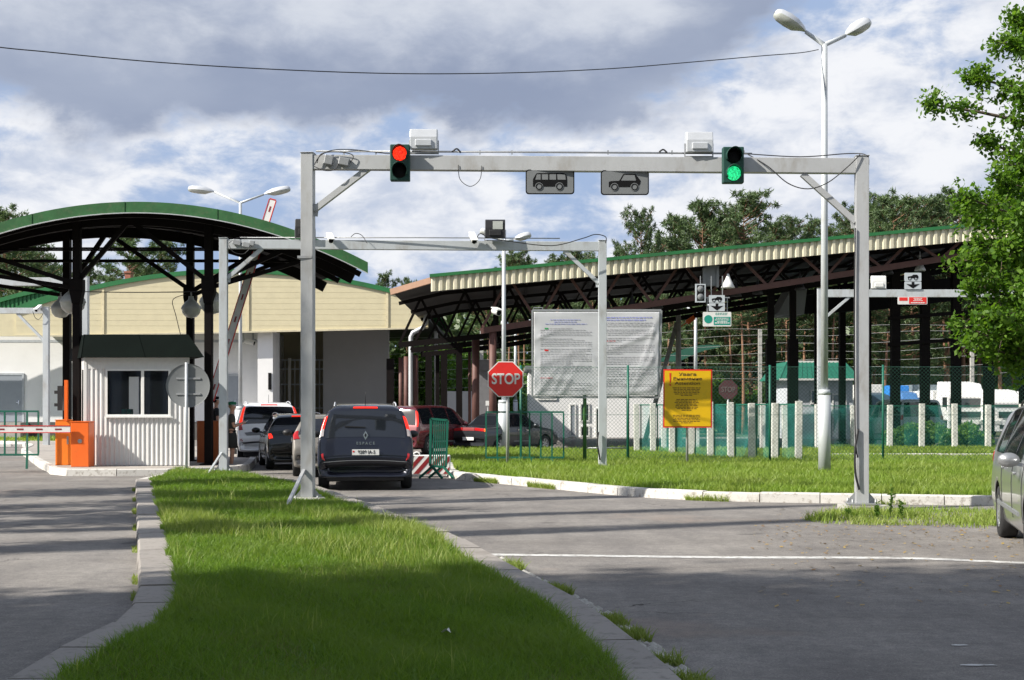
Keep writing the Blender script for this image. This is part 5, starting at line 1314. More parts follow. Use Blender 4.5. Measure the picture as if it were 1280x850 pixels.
# walls
w0 = PX(-330, BW); w1 = PX(322, BW); WT = zb_(200) + .4
b = MB(); b.bx(w0, w1, BW, BW + .4, .9, WT); b.bx(w1 - .4, w1, BW + .4, BW + 9.6, 0, WT)
b.build('wall', M['whitewall'], tb, True)
b = MB(); b.bx(w0, w1 + .02, BW - .05, BW - .002, 0, .9); b.build('plinth', mat('dark_plinth', (.10, .095, .09), .9), tb, True)
b = MB(); b.bx(w0, w1, BW - .012, BW - .002, zb_(200) - .35, zb_(200) - .22); b.build('shade_band', mat('band_shade_blue', (.45, .48, .52), .6), tb, True)  # bluish strip that paints the shade line below the fascia onto the wall
for k, (x0, x1, yt, yb) in enumerate(((-4, 28, 469, 527), (272, 298, 470, 530))):
    b = MB(); b.bx(PX(x0, BW), PX(x1, BW), BW - .04, BW - .012, PZ(yb, BW) if k == 0 else .9, PZ(yt, BW)); dr = b.build('door', M['doorgrey'], tb, True)
    b = MB(); b.bar((PX(x1 - 4, BW), BW - .09, PZ(503, BW)), (PX(x1 - 7, BW), BW - .09, PZ(503, BW)), .04, .04); b.box((PX(x1 - 4, BW), BW - .06, PZ(503, BW)), (.06, .05, .2)); b.build('handle', M['chrome'], dr, True)
    b = MB(); X0, X1, Zt = PX(x0, BW), PX(x1, BW), PZ(yt, BW)
    b.bx(X0 - .1, X0, BW - .06, BW - .01, .9, Zt + .1); b.bx(X1, X1 + .1, BW - .06, BW - .01, .9, Zt + .1); b.bx(X0, X1, BW - .06, BW - .01, Zt, Zt + .1); b.build('door_frame', mat('frame_grey%d' % k, (.42, .45, .48), .5), dr, True)
b = MB(); b.bx(PX(0, BW), PX(36, BW), BW - 1.2, BW - .06, 0, .88); b.build('steps', M['concrete'], tb, True)
# corner pier and bracket lights
pr0, pr1 = PX(322, BW - 1.5), PX(341, BW - 1.5)
b = MB(); b.bx(pr0, pr1, BW - 1.5, BW + .5, 0, PZ(414, BW - 1.5)); b.build('corner_pier', M['whitewall'], tb, True)
b = MB()
for x in (304, 316): b.tube([P(x, 407, BW - .3), P(x, 424, BW - .25), P(x + 4, 425, BW - .25)], .05, 6)
b.tube([P(304, 408, BW - .3), P(320, 408, BW - .3)], .05, 6)
b.build('wall_bracket', M['gantry2'], tb, True)
camera_box('white camera on the bracket of the terminal building wall', P(306, 426, BW - .4), P(318, 429, BW - .5), .12)
# recess under the arch
b = MB(); b.bx(PX(338, 78), PX(408, 78), 78, 78.3, 0, 6.2); b.build('recess_wall', M['beigewall'], tb, True)
b = MB(); b.bx(PX(404, 74), PX(486, 74), 74, 74.3, 0, 6.2); b.bx(PX(404, 74), PX(404, 74) + .3, 74.3, 78, 0, 6.2)
b.build('recess_panel', M['greywall'], tb, True)
b = MB(); b.bx(PX(342, 70), PX(534, 70), 68.3, 94, 6.1, 6.3); b.build('soffit', M['soffit'], tb, True)
gt = empty('lattice_gate', (PX(370, 77), 77, 0), 'pale barred metal gate closing the recess beside the grey panel', 'gate')
b = MB()
X0, X1 = PX(338, 77), PX(404, 77); zg = PZ(450, 77)
for z in (.1, 1.6, 2.9, zg - .5, zg): b.bar((X0, 77, z), (X1, 77, z), .07, .07)
b.build('rail', M['gantry2'], gt, True)
b = MB(); x = X0
while x < X1: b.bar((x, 76.98, .05), (x, 76.98, zg), .05, .05); x += .27
b.build('bars', M['gantry2'], gt, True)
b = MB()
for x in (362, 381): b.bx(PX(x, 76.9) - .08, PX(x, 76.9) + .08, 76.85, 76.95, 0, zg + .1)
b.build('gate_post', M['white'], gt, True)
b = MB(); b.tube([P(533, 380, BF - .2), P(532, 404, BF - .2), P(528, 410, BF - .2), P(516, 416, BF - .2), P(513.5, 421, BF - .2), P(513.5, 500, BF - .2), (PX(513.5, BF), BF - .2, .1)], .11, 8)
b.build('downpipe', M['gantry2'], tb, True)
b = MB(); b.bx(PX(156, 80), PX(163, 80), 80, 80.6, 7.6, PZ(341, 80)); b.bx(PX(155, 80), PX(164, 80), 79.95, 80.65, PZ(341, 80), PZ(339, 80)); b.build('chimney', M['brick'], tb, True)
# small doorway notice plate
b = MB(); b.bx(PX(335, 68.4), PX(339, 68.4), 68.44, 68.48, PZ(487, 68.4), PZ(466, 68.4)); b.build('wall_plate', M['ink'], tb, True)

# ---------------------------------------------------------------- long canopy on the right
YL = 52.
def rakez(x, dz=0.):
    return PZ(346 + (x - 539) * (284 - 346) / (1200 - 539.), YL)
lc = empty('long_canopy', (PX(880, YL), YL + 12, 0), 'long sloping canopy with beige corrugated edge, green trim and brown lattice trusses', 'canopy')
xa, xb = PX(539, YL), PX(1330, YL); za, zb2 = rakez(539), rakez(1330)
sl = (zb2 - za) / (xb - xa)
rz = lambda X, d=0: za + (X - xa) * sl - d * .0
FH = 18.5 / F * YL
b = MB(); pitch = .27; X_ = xa; pts = []
while X_ < xb:
    for u, dy in ((0, 0), (.05, -.07), (.14, -.07), (.19, 0)): pts.append((X_ + u, dy))
    X_ += pitch
vs = []
for (u, dy) in pts: vs += [(u, YL + dy, rz(u)), (u, YL + dy, rz(u) - FH)]
b.add(vs, [(2 * i, 2 * i + 1, 2 * i + 3, 2 * i + 2) for i in range(len(pts) - 1)])
o = b.build('corrugated_fascia', M['beigef'], lc, True)
sm = o.modifiers.new('s', 'SOLIDIFY'); sm.thickness = .02; sm.offset = 0
b = MB(); b.bar((xa - .05, YL - .06, za + .03), (xb, YL - .06, zb2 + .03), .16, .12); b.build('green_trim', M['green'], lc, True)
DEP = 18.
b = MB(); b.add([(xa, YL + .03, za - .06), (xb, YL + .03, zb2 - .06), (xb, YL + DEP, zb2 - .06), (xa, YL + DEP, za - .06), (xa, YL + .03, za), (xb, YL + .03, zb2), (xb, YL + DEP, zb2), (xa, YL + DEP, za)], [(0, 1, 2, 3), (4, 5, 6, 7), (0, 1, 5, 4), (1, 2, 6, 5), (2, 3, 7, 6), (3, 0, 4, 7)])
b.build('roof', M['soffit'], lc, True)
# short left slope with orange-brown edge
xl = PX(489, YL + 1); zl = PZ(362, YL + 1)
b = MB(); b.add([(xa, YL + .2, za - .06), (xl, YL + 1, zl - .06), (xl, YL + DEP, zl - .06), (xa, YL + DEP, za - .06), (xa, YL + .2, za), (xl, YL + 1, zl), (xl, YL + DEP, zl), (xa, YL + DEP, za)], [(0, 1, 2, 3), (4, 5, 6, 7), (0, 1, 5, 4), (1, 2, 6, 5), (2, 3, 7, 6), (3, 0, 4, 7)])
b.build('side_roof', M['soffit'], lc, True)
b = MB(); b.bar((xa, YL + .1, za - .12), (xl, YL + .9, zl - .10), .12, .22); b.build('edge_board', M['terracotta'], lc, True)
def lchord(X):    # lower chord height over X
    x = 640 + X / YL * F
    return PZ(412 - (x - 600) * .156, YL) if x > 600 else PZ(412 + (600 - x) * .10, YL)
def truss(Yd, m, x0=480, step=1.55, name='truss', dens=1, cut=0.):
    b = MB(); X0, X1 = PX(x0, YL), xb; k = 0; X_ = X0; up = True; prev = None
    topz = lambda X: (rz(X) if X > xa else za + (X - xa) * (za - zl) / (xa - xl)) - .22
    low = lambda X: min(lchord(X), topz(X) - .35)
    n_ = int((X1 - X0) / step)
    for i in range(n_):
        A_, B_ = X0 + (X1 - X0) * i / n_, X0 + (X1 - X0) * (i + 1) / n_
        b.bar((A_, Yd, low(A_)), (B_, Yd, low(B_)), .16, .22); b.bar((A_, Yd, topz(A_)), (B_, Yd, topz(B_)), .12, .14)
        mA = (A_ + B_) / 2
        b.bar((A_, Yd, low(A_)), (mA, Yd, topz(mA)), .09, .10); b.bar((mA, Yd, topz(mA)), (B_, Yd, low(B_)), .09, .10)
    return b.build(name, m, lc, True)
truss(YL + .9, M['brownsteel'], 600, 2.15)
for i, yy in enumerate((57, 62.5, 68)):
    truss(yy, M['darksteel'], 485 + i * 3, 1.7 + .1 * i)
# purlin lattice running back near the left end (visible against the sky)
for X_ in (PX(617, YL),):
    b = MB()
    zt_ = lambda y: (rz(X_) if X_ > xa else za + (X_ - xa) * (za - zl) / (xa - xl)) - .3
    n_ = 12
    for i in range(n_):
        y0, y1 = YL + 1 + (DEP - 2) * i / n_, YL + 1 + (DEP - 2) * (i + 1) / n_; zl_ = lchord(X_) 
        b.bar((X_, y0, zl_), (X_, y1, zl_), .10, .12); b.bar((X_, y0, zl_), (X_, (y0 + y1) / 2, zt_(0)), .07, .07); b.bar((X_, (y0 + y1) / 2, zt_(0)), (X_, y1, zl_), .07, .07)
    b.build('cross_truss', M['darksteel'], lc, True)
b = MB(); k = 0
X_ = xa + 1
while X_ < xb: b.bar((X_, YL + .1, rz(X_) - .14), (X_, YL + DEP - .1, rz(X_) - .14), .1, .12); X_ += 1.3
b.build('purlin', M['darksteel'], lc, True)
# columns
def lcol(x, Yd, w, m, ztop=None, round_=True):
    X_ = PX(x, Yd); t = ztop if ztop else min(lchord(X_), rz(X_) - .4); b = MB()
    if round_: b.tube([(X_, Yd, .0), (X_, Yd, t)], w / 2, 14)
    else: b.bx(X_ - w / 2, X_ + w / 2, Yd - w / 2, Yd + w / 2, 0, t)
    b.bx(X_ - w * .8, X_ + w * .8, Yd - w * .8, Yd + w * .8, 0, .05)
    b.build('column', m, lc, True)
for x, Yd, w, m, rd in ((616, 53, .29, 'brownsteel', 1), (594.5, 58, .32, 'brownsteel', 1), (574, 62, .27, 'darksteel', 0), (555, 66, .30, 'darksteel', 0), (536, 66, .30, 'darksteel', 0), (519, 68, .30, 'brownsteel', 1), (508, 68.5, .26, 'brownsteel', 1), (501, 69, .24, 'brownsteel', 1), (488, 69, .36, 'darksteel', 0),
                     (547, 69, .18, 'darksteel', 0), (587, 69, .15, 'brownsteel', 1),
                     (963.5, 57, .24, 'darksteel', 0), (991, 57, .24, 'darksteel', 0), (1119, 57, .34, 'darksteel', 0), (1156, 57, .34, 'darksteel', 0), (1195, 57, .34, 'darksteel', 0), (1236, 57, .36, 'darksteel', 0), (1053, 62, .25, 'darksteel', 0), (1085, 62, .25, 'darksteel', 0), (1052, 68, .25, 'darksteel', 0), (1280, 60, .34, 'darksteel', 0), (1021, 60, .2, 'darksteel', 0)):
    lcol(x, Yd, w, M[m], None, rd)
# thick lower parts of the near-right columns
for x in (963.5, 991):
    b = MB(); X_ = PX(x, 57); b.bx(X_ - .19, X_ + .19, 56.8, 57.2, .05, PZ(424, 57)); b.build('column_base', M['darksteel'], lc, True)
# dark end wall panel high under the right part
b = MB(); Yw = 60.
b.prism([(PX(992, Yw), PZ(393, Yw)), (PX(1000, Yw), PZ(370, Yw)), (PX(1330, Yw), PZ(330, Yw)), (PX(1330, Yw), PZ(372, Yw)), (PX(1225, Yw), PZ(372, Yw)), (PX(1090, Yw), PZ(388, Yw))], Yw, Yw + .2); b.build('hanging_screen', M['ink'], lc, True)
b = MB(); b.prism([(PX(968, 58), PZ(394, 58)), (PX(974, 58), PZ(389, 58)), (PX(994, 58), PZ(352, 58)), (PX(1010, 58), PZ(352, 58)), (PX(1005, 58), PZ(393, 58))], 58, 60.1); b.build('folded_canvas', M['signgrey'], lc, True)
b = MB()
for y0, y1 in ((384, 393), (417, 424)): b.bar(P(1110, y0 + 14, 56.8), P(1250, y0 + 3, 56.8), .12, .14)
b.build('side_rail', M['darksteel'], lc, True)
# lamps hanging under the truss
for i, (x, y) in enumerate(((920, 366), (947, 363), (790, 380), (822, 381), (1150, 334), (1110, 338), (760, 388), (1000, 358))):
    Yl = YL + 1.5; c = P(x, y, Yl); root = empty('truss_lamp', c, 'bell lamp under the long canopy truss', 'lamp', 'bell lamps under the long canopy truss')
    b = MB(); b.lathe([(.04, .35), (.08, .2), (.16, .0), (.22, -.12), (.2, -.14), (0, -.1)], n=14); b.tube([(0, 0, .3), (0, 0, .6)], .02, 5); b.build('shade', M['lampw' if x in (1150,) else 'black'], root)
for i, (x, y, l) in enumerate(((910, 351, 'white bell lamp under the truss right above the green notice'), )):
    Yl = YL + .2; c = P(x, y + 3, Yl); root = empty('truss_lamp', c, l, 'lamp')
    b = MB(); b.lathe([(.04, .35), (.09, .2), (.18, .0), (.26, -.16), (.24, -.18), (0, -.12)], n=14); b.build('shade', M['white'], root)
camera_box('white camera on the brown column left of the notice banner', P(617, 388, YL - .2), P(624, 391, YL - .5), .12)
b = MB(); b.box(P(889, 345, YL + .5), (.55, .3, .75)); b.bx(PX(880, YL), PX(884, YL), YL + .3, YL + .5, PZ(358, YL), PZ(334, YL)); b.bx(PX(897, YL), PX(900, YL), YL + .3, YL + .5, PZ(358, YL), PZ(334, YL)); b.build('hoist_bracket', M['signgrey'], lc, True)

# utility pole with lean brace
up = empty('utility_pole', (PX(848, 66), 66, 0), 'grey concrete utility pole with a leaning strut behind the banner', 'utility pole')
b = MB(); b.tube([(PX(848, 66), 66, 0), P(848, 384, 66)], [.17, .11], 10); b.build('pole', M['concrete'], up, True)
b = MB(); b.tube([(PX(806, 66), 66, 0), P(846, 403, 66)], [.12, .10], 8); b.build('strut', M['concrete'], up, True)
b = MB(); b.bar(P(841, 386, 66), P(853, 386, 66), .08, .08)
for x in (842, 846, 851): b.lathe([(0, .12), (.05, .1), (.06, 0), (0, 0)], P(x, 385, 66), n=8)
b.build('insulators', M['offwhite'], up, True)
b = MB(); c = P(863, 400, 66); b.box(c, (.45, .2, .22), (0, -.6, 0)); b.bar(P(850, 409, 66), c, .04, .04); b.build('red_lamp', M['orange'], up, True)
# wires of the perimeter fence
pw = empty('wire_fence', (PX(880, 82), 82, 0), 'tall perimeter fence of pale horizontal wires on concrete posts', 'fence')
for x in (470, 545, 602, 700, 780, 950, 1075, 1215, 1360):
    b = MB(); b.bx(PX(x, 82) - .1, PX(x, 82) + .1, 81.9, 82.1, 0, 6.2); b.build('post', M['concrete'], pw, True)
b = MB()
for i, z in enumerate((3.0, 3.5, 4.0, 4.5, 5.0, 5.5, 5.9)):
    pts = [(PX(x, 81.85), 81.85, z + .08 * math.sin(x * .03 + i) + (x - 700) * .0012) for x in range(380, 1400, 30)]; b.tube(pts, .010, 4)
b.build('wires', M['wire'], pw, True)

# ---------------------------------------------------------------- buildings and plant far right
def house(name, label, cat, x0, x1, ytop, Yd, depth, m, win, roof=None, wcol='ink'):
    X0, X1 = PX(x0, Yd), PX(x1, Yd); zt_ = PZ(ytop, Yd); root = empty(name, ((X0 + X1) / 2, Yd + depth / 2, 0), label, cat)
    b = MB(); b.bx(X0, X1, Yd, Yd + depth, 0, zt_); b.build('wall', m, root, True)
    if roof: roof(root, X0, X1, zt_)
    for (a, c, y0, y1, kind) in win:
        A, C, Z0, Z1 = PX(a, Yd), PX(c, Yd), PZ(y1, Yd), PZ(y0, Yd)
        b = MB(); f = .07
        for q in ((A, C, Z1 - f, Z1), (A, C, Z0, Z0 + f), (A, A + f, Z0 + f, Z1 - f), (C - f, C, Z0 + f, Z1 - f)): b.bx(q[0], q[1], Yd - .06, Yd + .01, q[2], q[3])
        w = b.build(kind, M['white'], root, True); b = MB(); b.bx(A + f, C - f, Yd - .03, Yd - .02, Z0 + f, Z1 - f); b.build('pane' if kind == 'window' else 'door_panel', M['glassb'] if kind == 'window' else M['doorgrey'], w, True)
    return root
def flatroof(root, X0, X1, zt_):
    b = MB(); b.bx(X0 - .2, X1 + .2, 75.7, 84.2, zt_, zt_ + .2); b.build('roof', M['signgrey'], root, True)
house('office_block', 'low white office block behind the notice banner', 'building', 661, 833, 462, 76, 8, M['whitewall'], [(712, 720, 505, 546, 'door'), (725, 737, 504, 527, 'window'), (725, 737, 532, 546, 'window'), (744, 752, 510, 548, 'window'), (672, 696, 494, 500, 'window')], flatroof)
house('white_shed', 'white shed wall seen between the canopy columns', 'shed', 557, 592, 489, 74, 5, M['whitewall'], [])
b = MB(); b.bx(PX(598, 60), PX(614, 60), 60, 61, 0, PZ(463, 60)); b.bx(PX(594, 60), PX(616, 60), 59.8, 61.2, PZ(463, 60), PZ(450, 60)); b.single('control_kiosk', mat('kiosk_grey', (.17, .17, .18), .6), 'narrow dark grey kiosk beside the brown canopy columns', 'kiosk')
b = MB(); b.bx(PX(607, 55), PX(612, 55), 55, 55.2, PZ(507, 55), PZ(501, 55)); b.bx(PX(609, 55), PX(610, 55), 55.2, 55.3, 0, PZ(501, 55)); b.single('meter_box', M['white'], 'small white box on a thin post by the brown columns', 'box')
b = MB(); b.bx(PX(539, 74), PX(545, 74), 74, 74.4, PZ(520, 74), PZ(509, 74)); b.bx(PX(541, 74), PX(543, 74), 74.4, 74.5, 0, PZ(509, 74)); b.single('red_box', M['signred'], 'small red box on a post above the dark red car', 'box')
YH = 73.
def hiproof(root, X0, X1, zt_):
    b = MB(); z1_ = zt_ + .95; e = [(X0 - .5, YH - .5, zt_), (X1 + .3, YH - .5, zt_), (X1 + .3, YH + 5.5, zt_), (X0 - .5, YH + 5.5, zt_)]; t_ = [(X0 + .1, YH + .6, z1_), (X1 - .3, YH + .6, z1_), (X1 - .3, YH + 4.5, z1_), (X0 + .1, YH + 4.5, z1_)]
    b.add(e + t_, [(0, 1, 5, 4), (1, 2, 6, 5), (2, 3, 7, 6), (3, 0, 4, 7), (4, 5, 6, 7), (3, 2, 1, 0)])
    for i in range(16):
        b.bar(Vector(e[0]).lerp(Vector(e[1]), i / 15), Vector(t_[0]).lerp(Vector(t_[1]), i / 15), .05, .05)
    b.build('roof', mat('roof_tin_green', (.012, .13, .085), .5), root, True)
    b = MB(); b.bar(e[0], e[1], .12, .1); b.bar(t_[0], t_[1], .1, .1); b.build('roof_edge', M['offwhite'], root, True)
gh = house('gatehouse', 'small white gatehouse with a green tin roof behind the netting', 'gatehouse', 984, 1066, 474.5, YH, 5, mat('gatehouse_wall', (.50, .53, .57), .6), [(1013, 1021, 487, 505, 'window'), (1040, 1058, 492, 545, 'door')], hiproof)
b = MB(); b.bar(P(1044, 547, 72.2), P(1054, 515, 72.5), .30, .05, up=(0, 1, 0)); b.single('leaning_board', M['offwhite'], 'white board leaning against the gatehouse wall', 'board')
# distant green arch canopy
fc = empty('green_arch_canopy', (PX(865, 84), 84, 0), 'distant dark green arched canopy on black struts', 'canopy')
b = MB(); vs = []; n_ = 16
for i in range(n_ + 1):
    x = 826 + (900 - 826) * i / n_; y = 448 - 17 * math.sin(min(1, (i / n_) * 1.25) * math.pi / 2)
    y2 = 452 - 6 * (i / n_) ** .5 if i < n_ * .55 else y + 4
    vs += [P(x, y, 84), P(x, min(y + 16 * (1 - i / n_) + 3, 452), 84), P(x, min(y + 16 * (1 - i / n_) + 3, 452), 90), P(x, y, 90)]
b.add(vs, [(i * 4 + k, i * 4 + (k + 1) % 4, i * 4 + 4 + (k + 1) % 4, i * 4 + 4 + k) for i in range(n_) for k in range(4)] + [(0, 1, 2, 3), (n_ * 4 + 3, n_ * 4 + 2, n_ * 4 + 1, n_ * 4)]); b.build('roof', mat('dull_green_roof', (.02, .10, .065), .6), fc, True)
b = MB(); b.bar(P(863, 442, 85), P(863, 500, 85), .25, .25)
for x, y in ((845, 446), (880, 443), (850, 446)): b.bar(P(863, 470, 85), P(x, y, 85), .14, .14)
b.build('strut', M['ink'], fc, True)
# stop disc behind the mesh, seen from the back of the road
so = empty('far_stop_sign', (PX(910, 52), 52, .0), 'dull dark red octagonal stop sign behind the chain link', 'road sign')
dr_ = mat('dull_dark_red', (.07, .022, .027), .6)  # red and lettering set much darker than on the near stop sign
b = MB(); b.prism(octa(PX(910, 52), PZ(487, 52), 12.6 / F * 52), 51.95, 51.97); b.build('panel', dr_, so, True)
text_part('lettering', 'STOP', .27, (PX(910, 52), 51.94, PZ(487, 52)), mat('dull_letter', (.15, .11, .11), .6), so, off=.004, sx=.8)
b = MB(); b.tube([(PX(910, 52), 52, 0), (PX(910, 52), 52, PZ(478, 52))], .04, 8); b.build('pole', M['gantry'], so, True)
# ---------------------------------------------------------------- cars
def cr4(p0, p1, p2, p3, t): return .5 * (2 * p1 + (p2 - p0) * t + (2 * p0 - 5 * p1 + 4 * p2 - p3) * t * t + (3 * p1 - p0 - 3 * p2 + p3) * t ** 3)
class Hull:
    def __init__(s, st):
        s.g = []
        for (y, zb, zs, zt, w, wt) in st:
            k = min(1., max(0., (zt - zs) / .45))
            sec = [(0, zb), (w * .84, zb), (w * .965, zb + .10), (w, zb + (zs - zb) * .55), (w * .975, zs), (wt + (w * .975 - wt) * .30, zs + (zt - zs) * .70), (wt * .93, zt - .012), (wt * .5, zt + .012), (0, zt + .018)]
            s.g.append([Vector((a, y, b)) for a, b in sec])
        s.nu = len(s.g); s.nv = 9
    def at(s, u, v):
        """u along the car, v over the half section 0..8"""
        def row(i):
            i = min(max(i, 0), s.nu - 1); r = s.g[i]; k = int(min(max(math.floor(v), 0), s.nv - 2)); t = v - k
            def q(j):
                if j < 0: p = r[-j]; return Vector((-p.x, p.y, p.z))
                if j > s.nv - 1: p = r[2 * (s.nv - 1) - j]; return Vector((-p.x, p.y, p.z))
                return r[j]
            return cr4(q(k - 1), q(k), q(k + 1), q(k + 2), t)
        k = int(min(max(math.floor(u), 0), s.nu - 2)); t = u - k
        # softened Catmull-Rom along the length
        c = cr4(row(k - 1), row(k), row(k + 1), row(k + 2), t); l = row(k).lerp(row(k + 1), t)
        return l.lerp(c, .45)
    def pt(s, u, v, side): p = s.at(u, v); return Vector((p.x * side, p.y, p.z))
    def nrm(s, u, v, side):
        e = .04; a = s.pt(min(u + e, s.nu - 1), v, side) - s.pt(max(u - e, 0), v, side); b = s.pt(u, min(v + e, 8), side) - s.pt(u, max(v - e, 0), side)
        n = a.cross(b).normalized(); p = s.pt(u, v, side); c = Vector((0, p.y, .8))
        if n.dot(p - c) < 0: n = -n
        return n
    def mesh(s, nuu=4, nvv=3):
        us = [i / nuu for i in range((s.nu - 1) * nuu + 1)]; vv = [i / nvv for i in range((s.nv - 1) * nvv + 1)]
        b = MB(); vs = []
        loop = [(v, 1) for v in vv] + [(v, -1) for v in vv[-2:0:-1]]; m = len(loop)
        for u in us: vs += [s.pt(u, v, sd_) for v, sd_ in loop]
        n = len(us)
        b.add(vs, [(i * m + k, i * m + (k + 1) % m, (i + 1) * m + (k + 1) % m, (i + 1) * m + k) for i in range(n - 1) for k in range(m)], 0, True)
        b.f += [tuple(range(m)), tuple(range((n - 1) * m, n * m))]; b.mi += [0, 0]; b.sm += [False, False]
        return b
    def patch(s, b, quad, side, off=.006, n=6, th=0.):
        """quad: four (u, v) corners"""
        A, B, C, D = [Vector((p[0], p[1], 0)) for p in quad]; vs = []
        for j in range(n + 1):
            for i in range(n + 1):
                q = A.lerp(B, i / n).lerp(D.lerp(C, i / n), j / n); vs.append(s.pt(q.x, q.y, side) + s.nrm(q.x, q.y, side) * off)
        b.add(vs, [(j * (n + 1) + i, j * (n + 1) + i + 1, (j + 1) * (n + 1) + i + 1, (j + 1) * (n + 1) + i) for j in range(n) for i in range(n)], 0, True)
        # rim so that the patch is a shallow solid
        e = [i for i in range(n + 1)] + [i * (n + 1) + n for i in range(1, n + 1)] + [n * (n + 1) + i for i in range(n - 1, -1, -1)] + [i * (n + 1) for i in range(n - 1, 0, -1)]
        rim = []
        for i in e:
            q = A.lerp(B, (i % (n + 1)) / n).lerp(D.lerp(C, (i % (n + 1)) / n), (i // (n + 1)) / n); rim += [vs[i], s.pt(q.x, q.y, side) - s.nrm(q.x, q.y, side) * .01]
        k = len(e); b.add(rim, [(2 * i, 2 * ((i + 1) % k), 2 * ((i + 1) % k) + 1, 2 * i + 1) for i in range(k)])
PROF = {
 'mpv': dict(L=4.6, W=.93, wb=(-1.42, 1.40), r=.325, st=[
  (-2.20, .36, .42, .46, .74, .70), (-2.29, .30, .48, .52, .85, .76), (-2.30, .27, .58, .66, .90, .79), (-2.26, .26, .72, .80, .92, .80), (-2.20, .25, .90, 1.00, .93, .86),
  (-2.12, .24, 1.00, 1.22, .93, .84), (-1.99, .23, 1.01, 1.55, .93, .74), (-1.80, .22, 1.0, 1.64, .93, .645), (-.8, .21, .99, 1.68, .93, .65), (.3, .21, .97, 1.66, .93, .655),
  (.80, .21, .95, 1.56, .93, .68), (1.60, .21, .93, 1.07, .92, .76), (2.0, .23, .80, .90, .90, .78), (2.24, .26, .62, .70, .84, .72), (2.30, .32, .48, .54, .76, .66)],
  rg=((4.1, 5.95), (6.1, 8)), sg=[(6.6, 7.75), (7.85, 8.75), (8.82, 10.2)], ws=(10.12, 10.95)),
 'suv': dict(L=4.5, W=.91, wb=(-1.35, 1.38), r=.36, st=[
  (-2.18, .44, .52, .56, .76, .70), (-2.25, .40, .58, .62, .86, .77), (-2.25, .36, .70, .76, .89, .79), (-2.17, .34, .86, .92, .91, .80), (-2.14, .33, 1.04, 1.10, .91, .84),
  (-2.08, .32, 1.08, 1.34, .91, .82), (-1.98, .32, 1.08, 1.64, .91, .74), (-1.78, .31, 1.07, 1.72, .91, .68), (-.8, .30, 1.05, 1.76, .91, .68), (.3, .30, 1.04, 1.72, .91, .68),
  (.70, .30, 1.02, 1.62, .91, .70), (1.25, .30, 1.0, 1.14, .90, .78), (1.9, .32, .94, 1.02, .88, .78), (2.18, .36, .74, .80, .84, .72), (2.25, .42, .58, .62, .76, .68)],
  rg=((4.15, 5.95), (6.1, 8)), sg=[(6.6, 7.8), (7.9, 8.75), (8.82, 10.1)], ws=(10.1, 10.92)),
 'hatch': dict(L=4.2, W=.865, wb=(-1.28, 1.26), r=.315, st=[
  (-2.02, .34, .42, .46, .70, .64), (-2.09, .28, .50, .54, .80, .70), (-2.08, .25, .64, .70, .84, .73), (-2.00, .24, .82, .88, .86, .74), (-1.93, .23, .92, .98, .865, .79),
  (-1.84, .22, .94, 1.16, .865, .76), (-1.66, .21, .94, 1.34, .865, .66), (-1.45, .20, .93, 1.41, .865, .59), (-.6, .19, .92, 1.44, .865, .59), (.2, .19, .91, 1.43, .865, .59),
  (.60, .19, .90, 1.35, .865, .61), (1.15, .19, .88, .98, .86, .70), (1.75, .21, .78, .85, .83, .70), (2.0, .25, .60, .66, .77, .66), (2.08, .32, .46, .50, .68, .60)],
  rg=((4.1, 5.95), (6.1, 8)), sg=[(6.7, 7.8), (7.9, 8.75), (8.82, 10.1)], ws=(10.1, 10.92)),
 'sedan': dict(L=4.2, W=.825, wb=(-1.28, 1.20), r=.30, st=[
  (-2.05, .36, .44, .48, .72, .66), (-2.12, .30, .52, .56, .80, .70), (-2.11, .27, .68, .72, .82, .72), (-2.08, .25, .84, .90, .825, .72), (-1.95, .24, .86, .93, .825, .72),
  (-1.45, .23, .88, .96, .825, .70), (-.98, .22, .90, 1.33, .825, .58), (-.75, .21, .90, 1.40, .825, .56), (-.3, .21, .90, 1.42, .825, .56), (.1, .21, .89, 1.41, .825, .56),
  (.35, .21, .88, 1.36, .825, .57), (.95, .21, .87, .96, .82, .68), (1.65, .22, .78, .84, .80, .68), (1.98, .25, .62, .66, .78, .68), (2.06, .32, .48, .52, .72, .64)],
  rg=((5.08, 5.9), (6.15, 8)), sg=[(6.1, 7.1), (7.2, 8.5), (8.6, 10.1)], ws=(10.1, 10.92)),
 'van': dict(L=4.9, W=.95, wb=(-1.5, 1.5), r=.33, st=[
  (-2.40, .40, .48, .52, .78, .76), (-2.46, .34, .54, .58, .90, .82), (-2.46, .30, .70, .76, .93, .84), (-2.43, .28, .92, 1.02, .95, .85), (-2.41, .26, 1.10, 1.20, .95, .85),
  (-2.38, .25, 1.16, 1.42, .95, .84), (-2.32, .24, 1.16, 1.84, .95, .80), (-2.20, .23, 1.15, 1.93, .95, .79), (-.8, .22, 1.14, 1.96, .95, .79), (.4, .22, 1.12, 1.95, .95, .79),
  (1.15, .22, 1.10, 1.85, .95, .80), (1.85, .22, 1.05, 1.22, .94, .82), (2.15, .24, .90, 1.0, .92, .82), (2.38, .28, .64, .72, .88, .78), (2.44, .34, .5, .54, .8, .74)],
  rg=((4.15, 5.95), (6.1, 8)), sg=[(6.4, 7.7), (7.8, 9.0), (9.1, 10.2)], ws=(10.1, 10.92)),
}
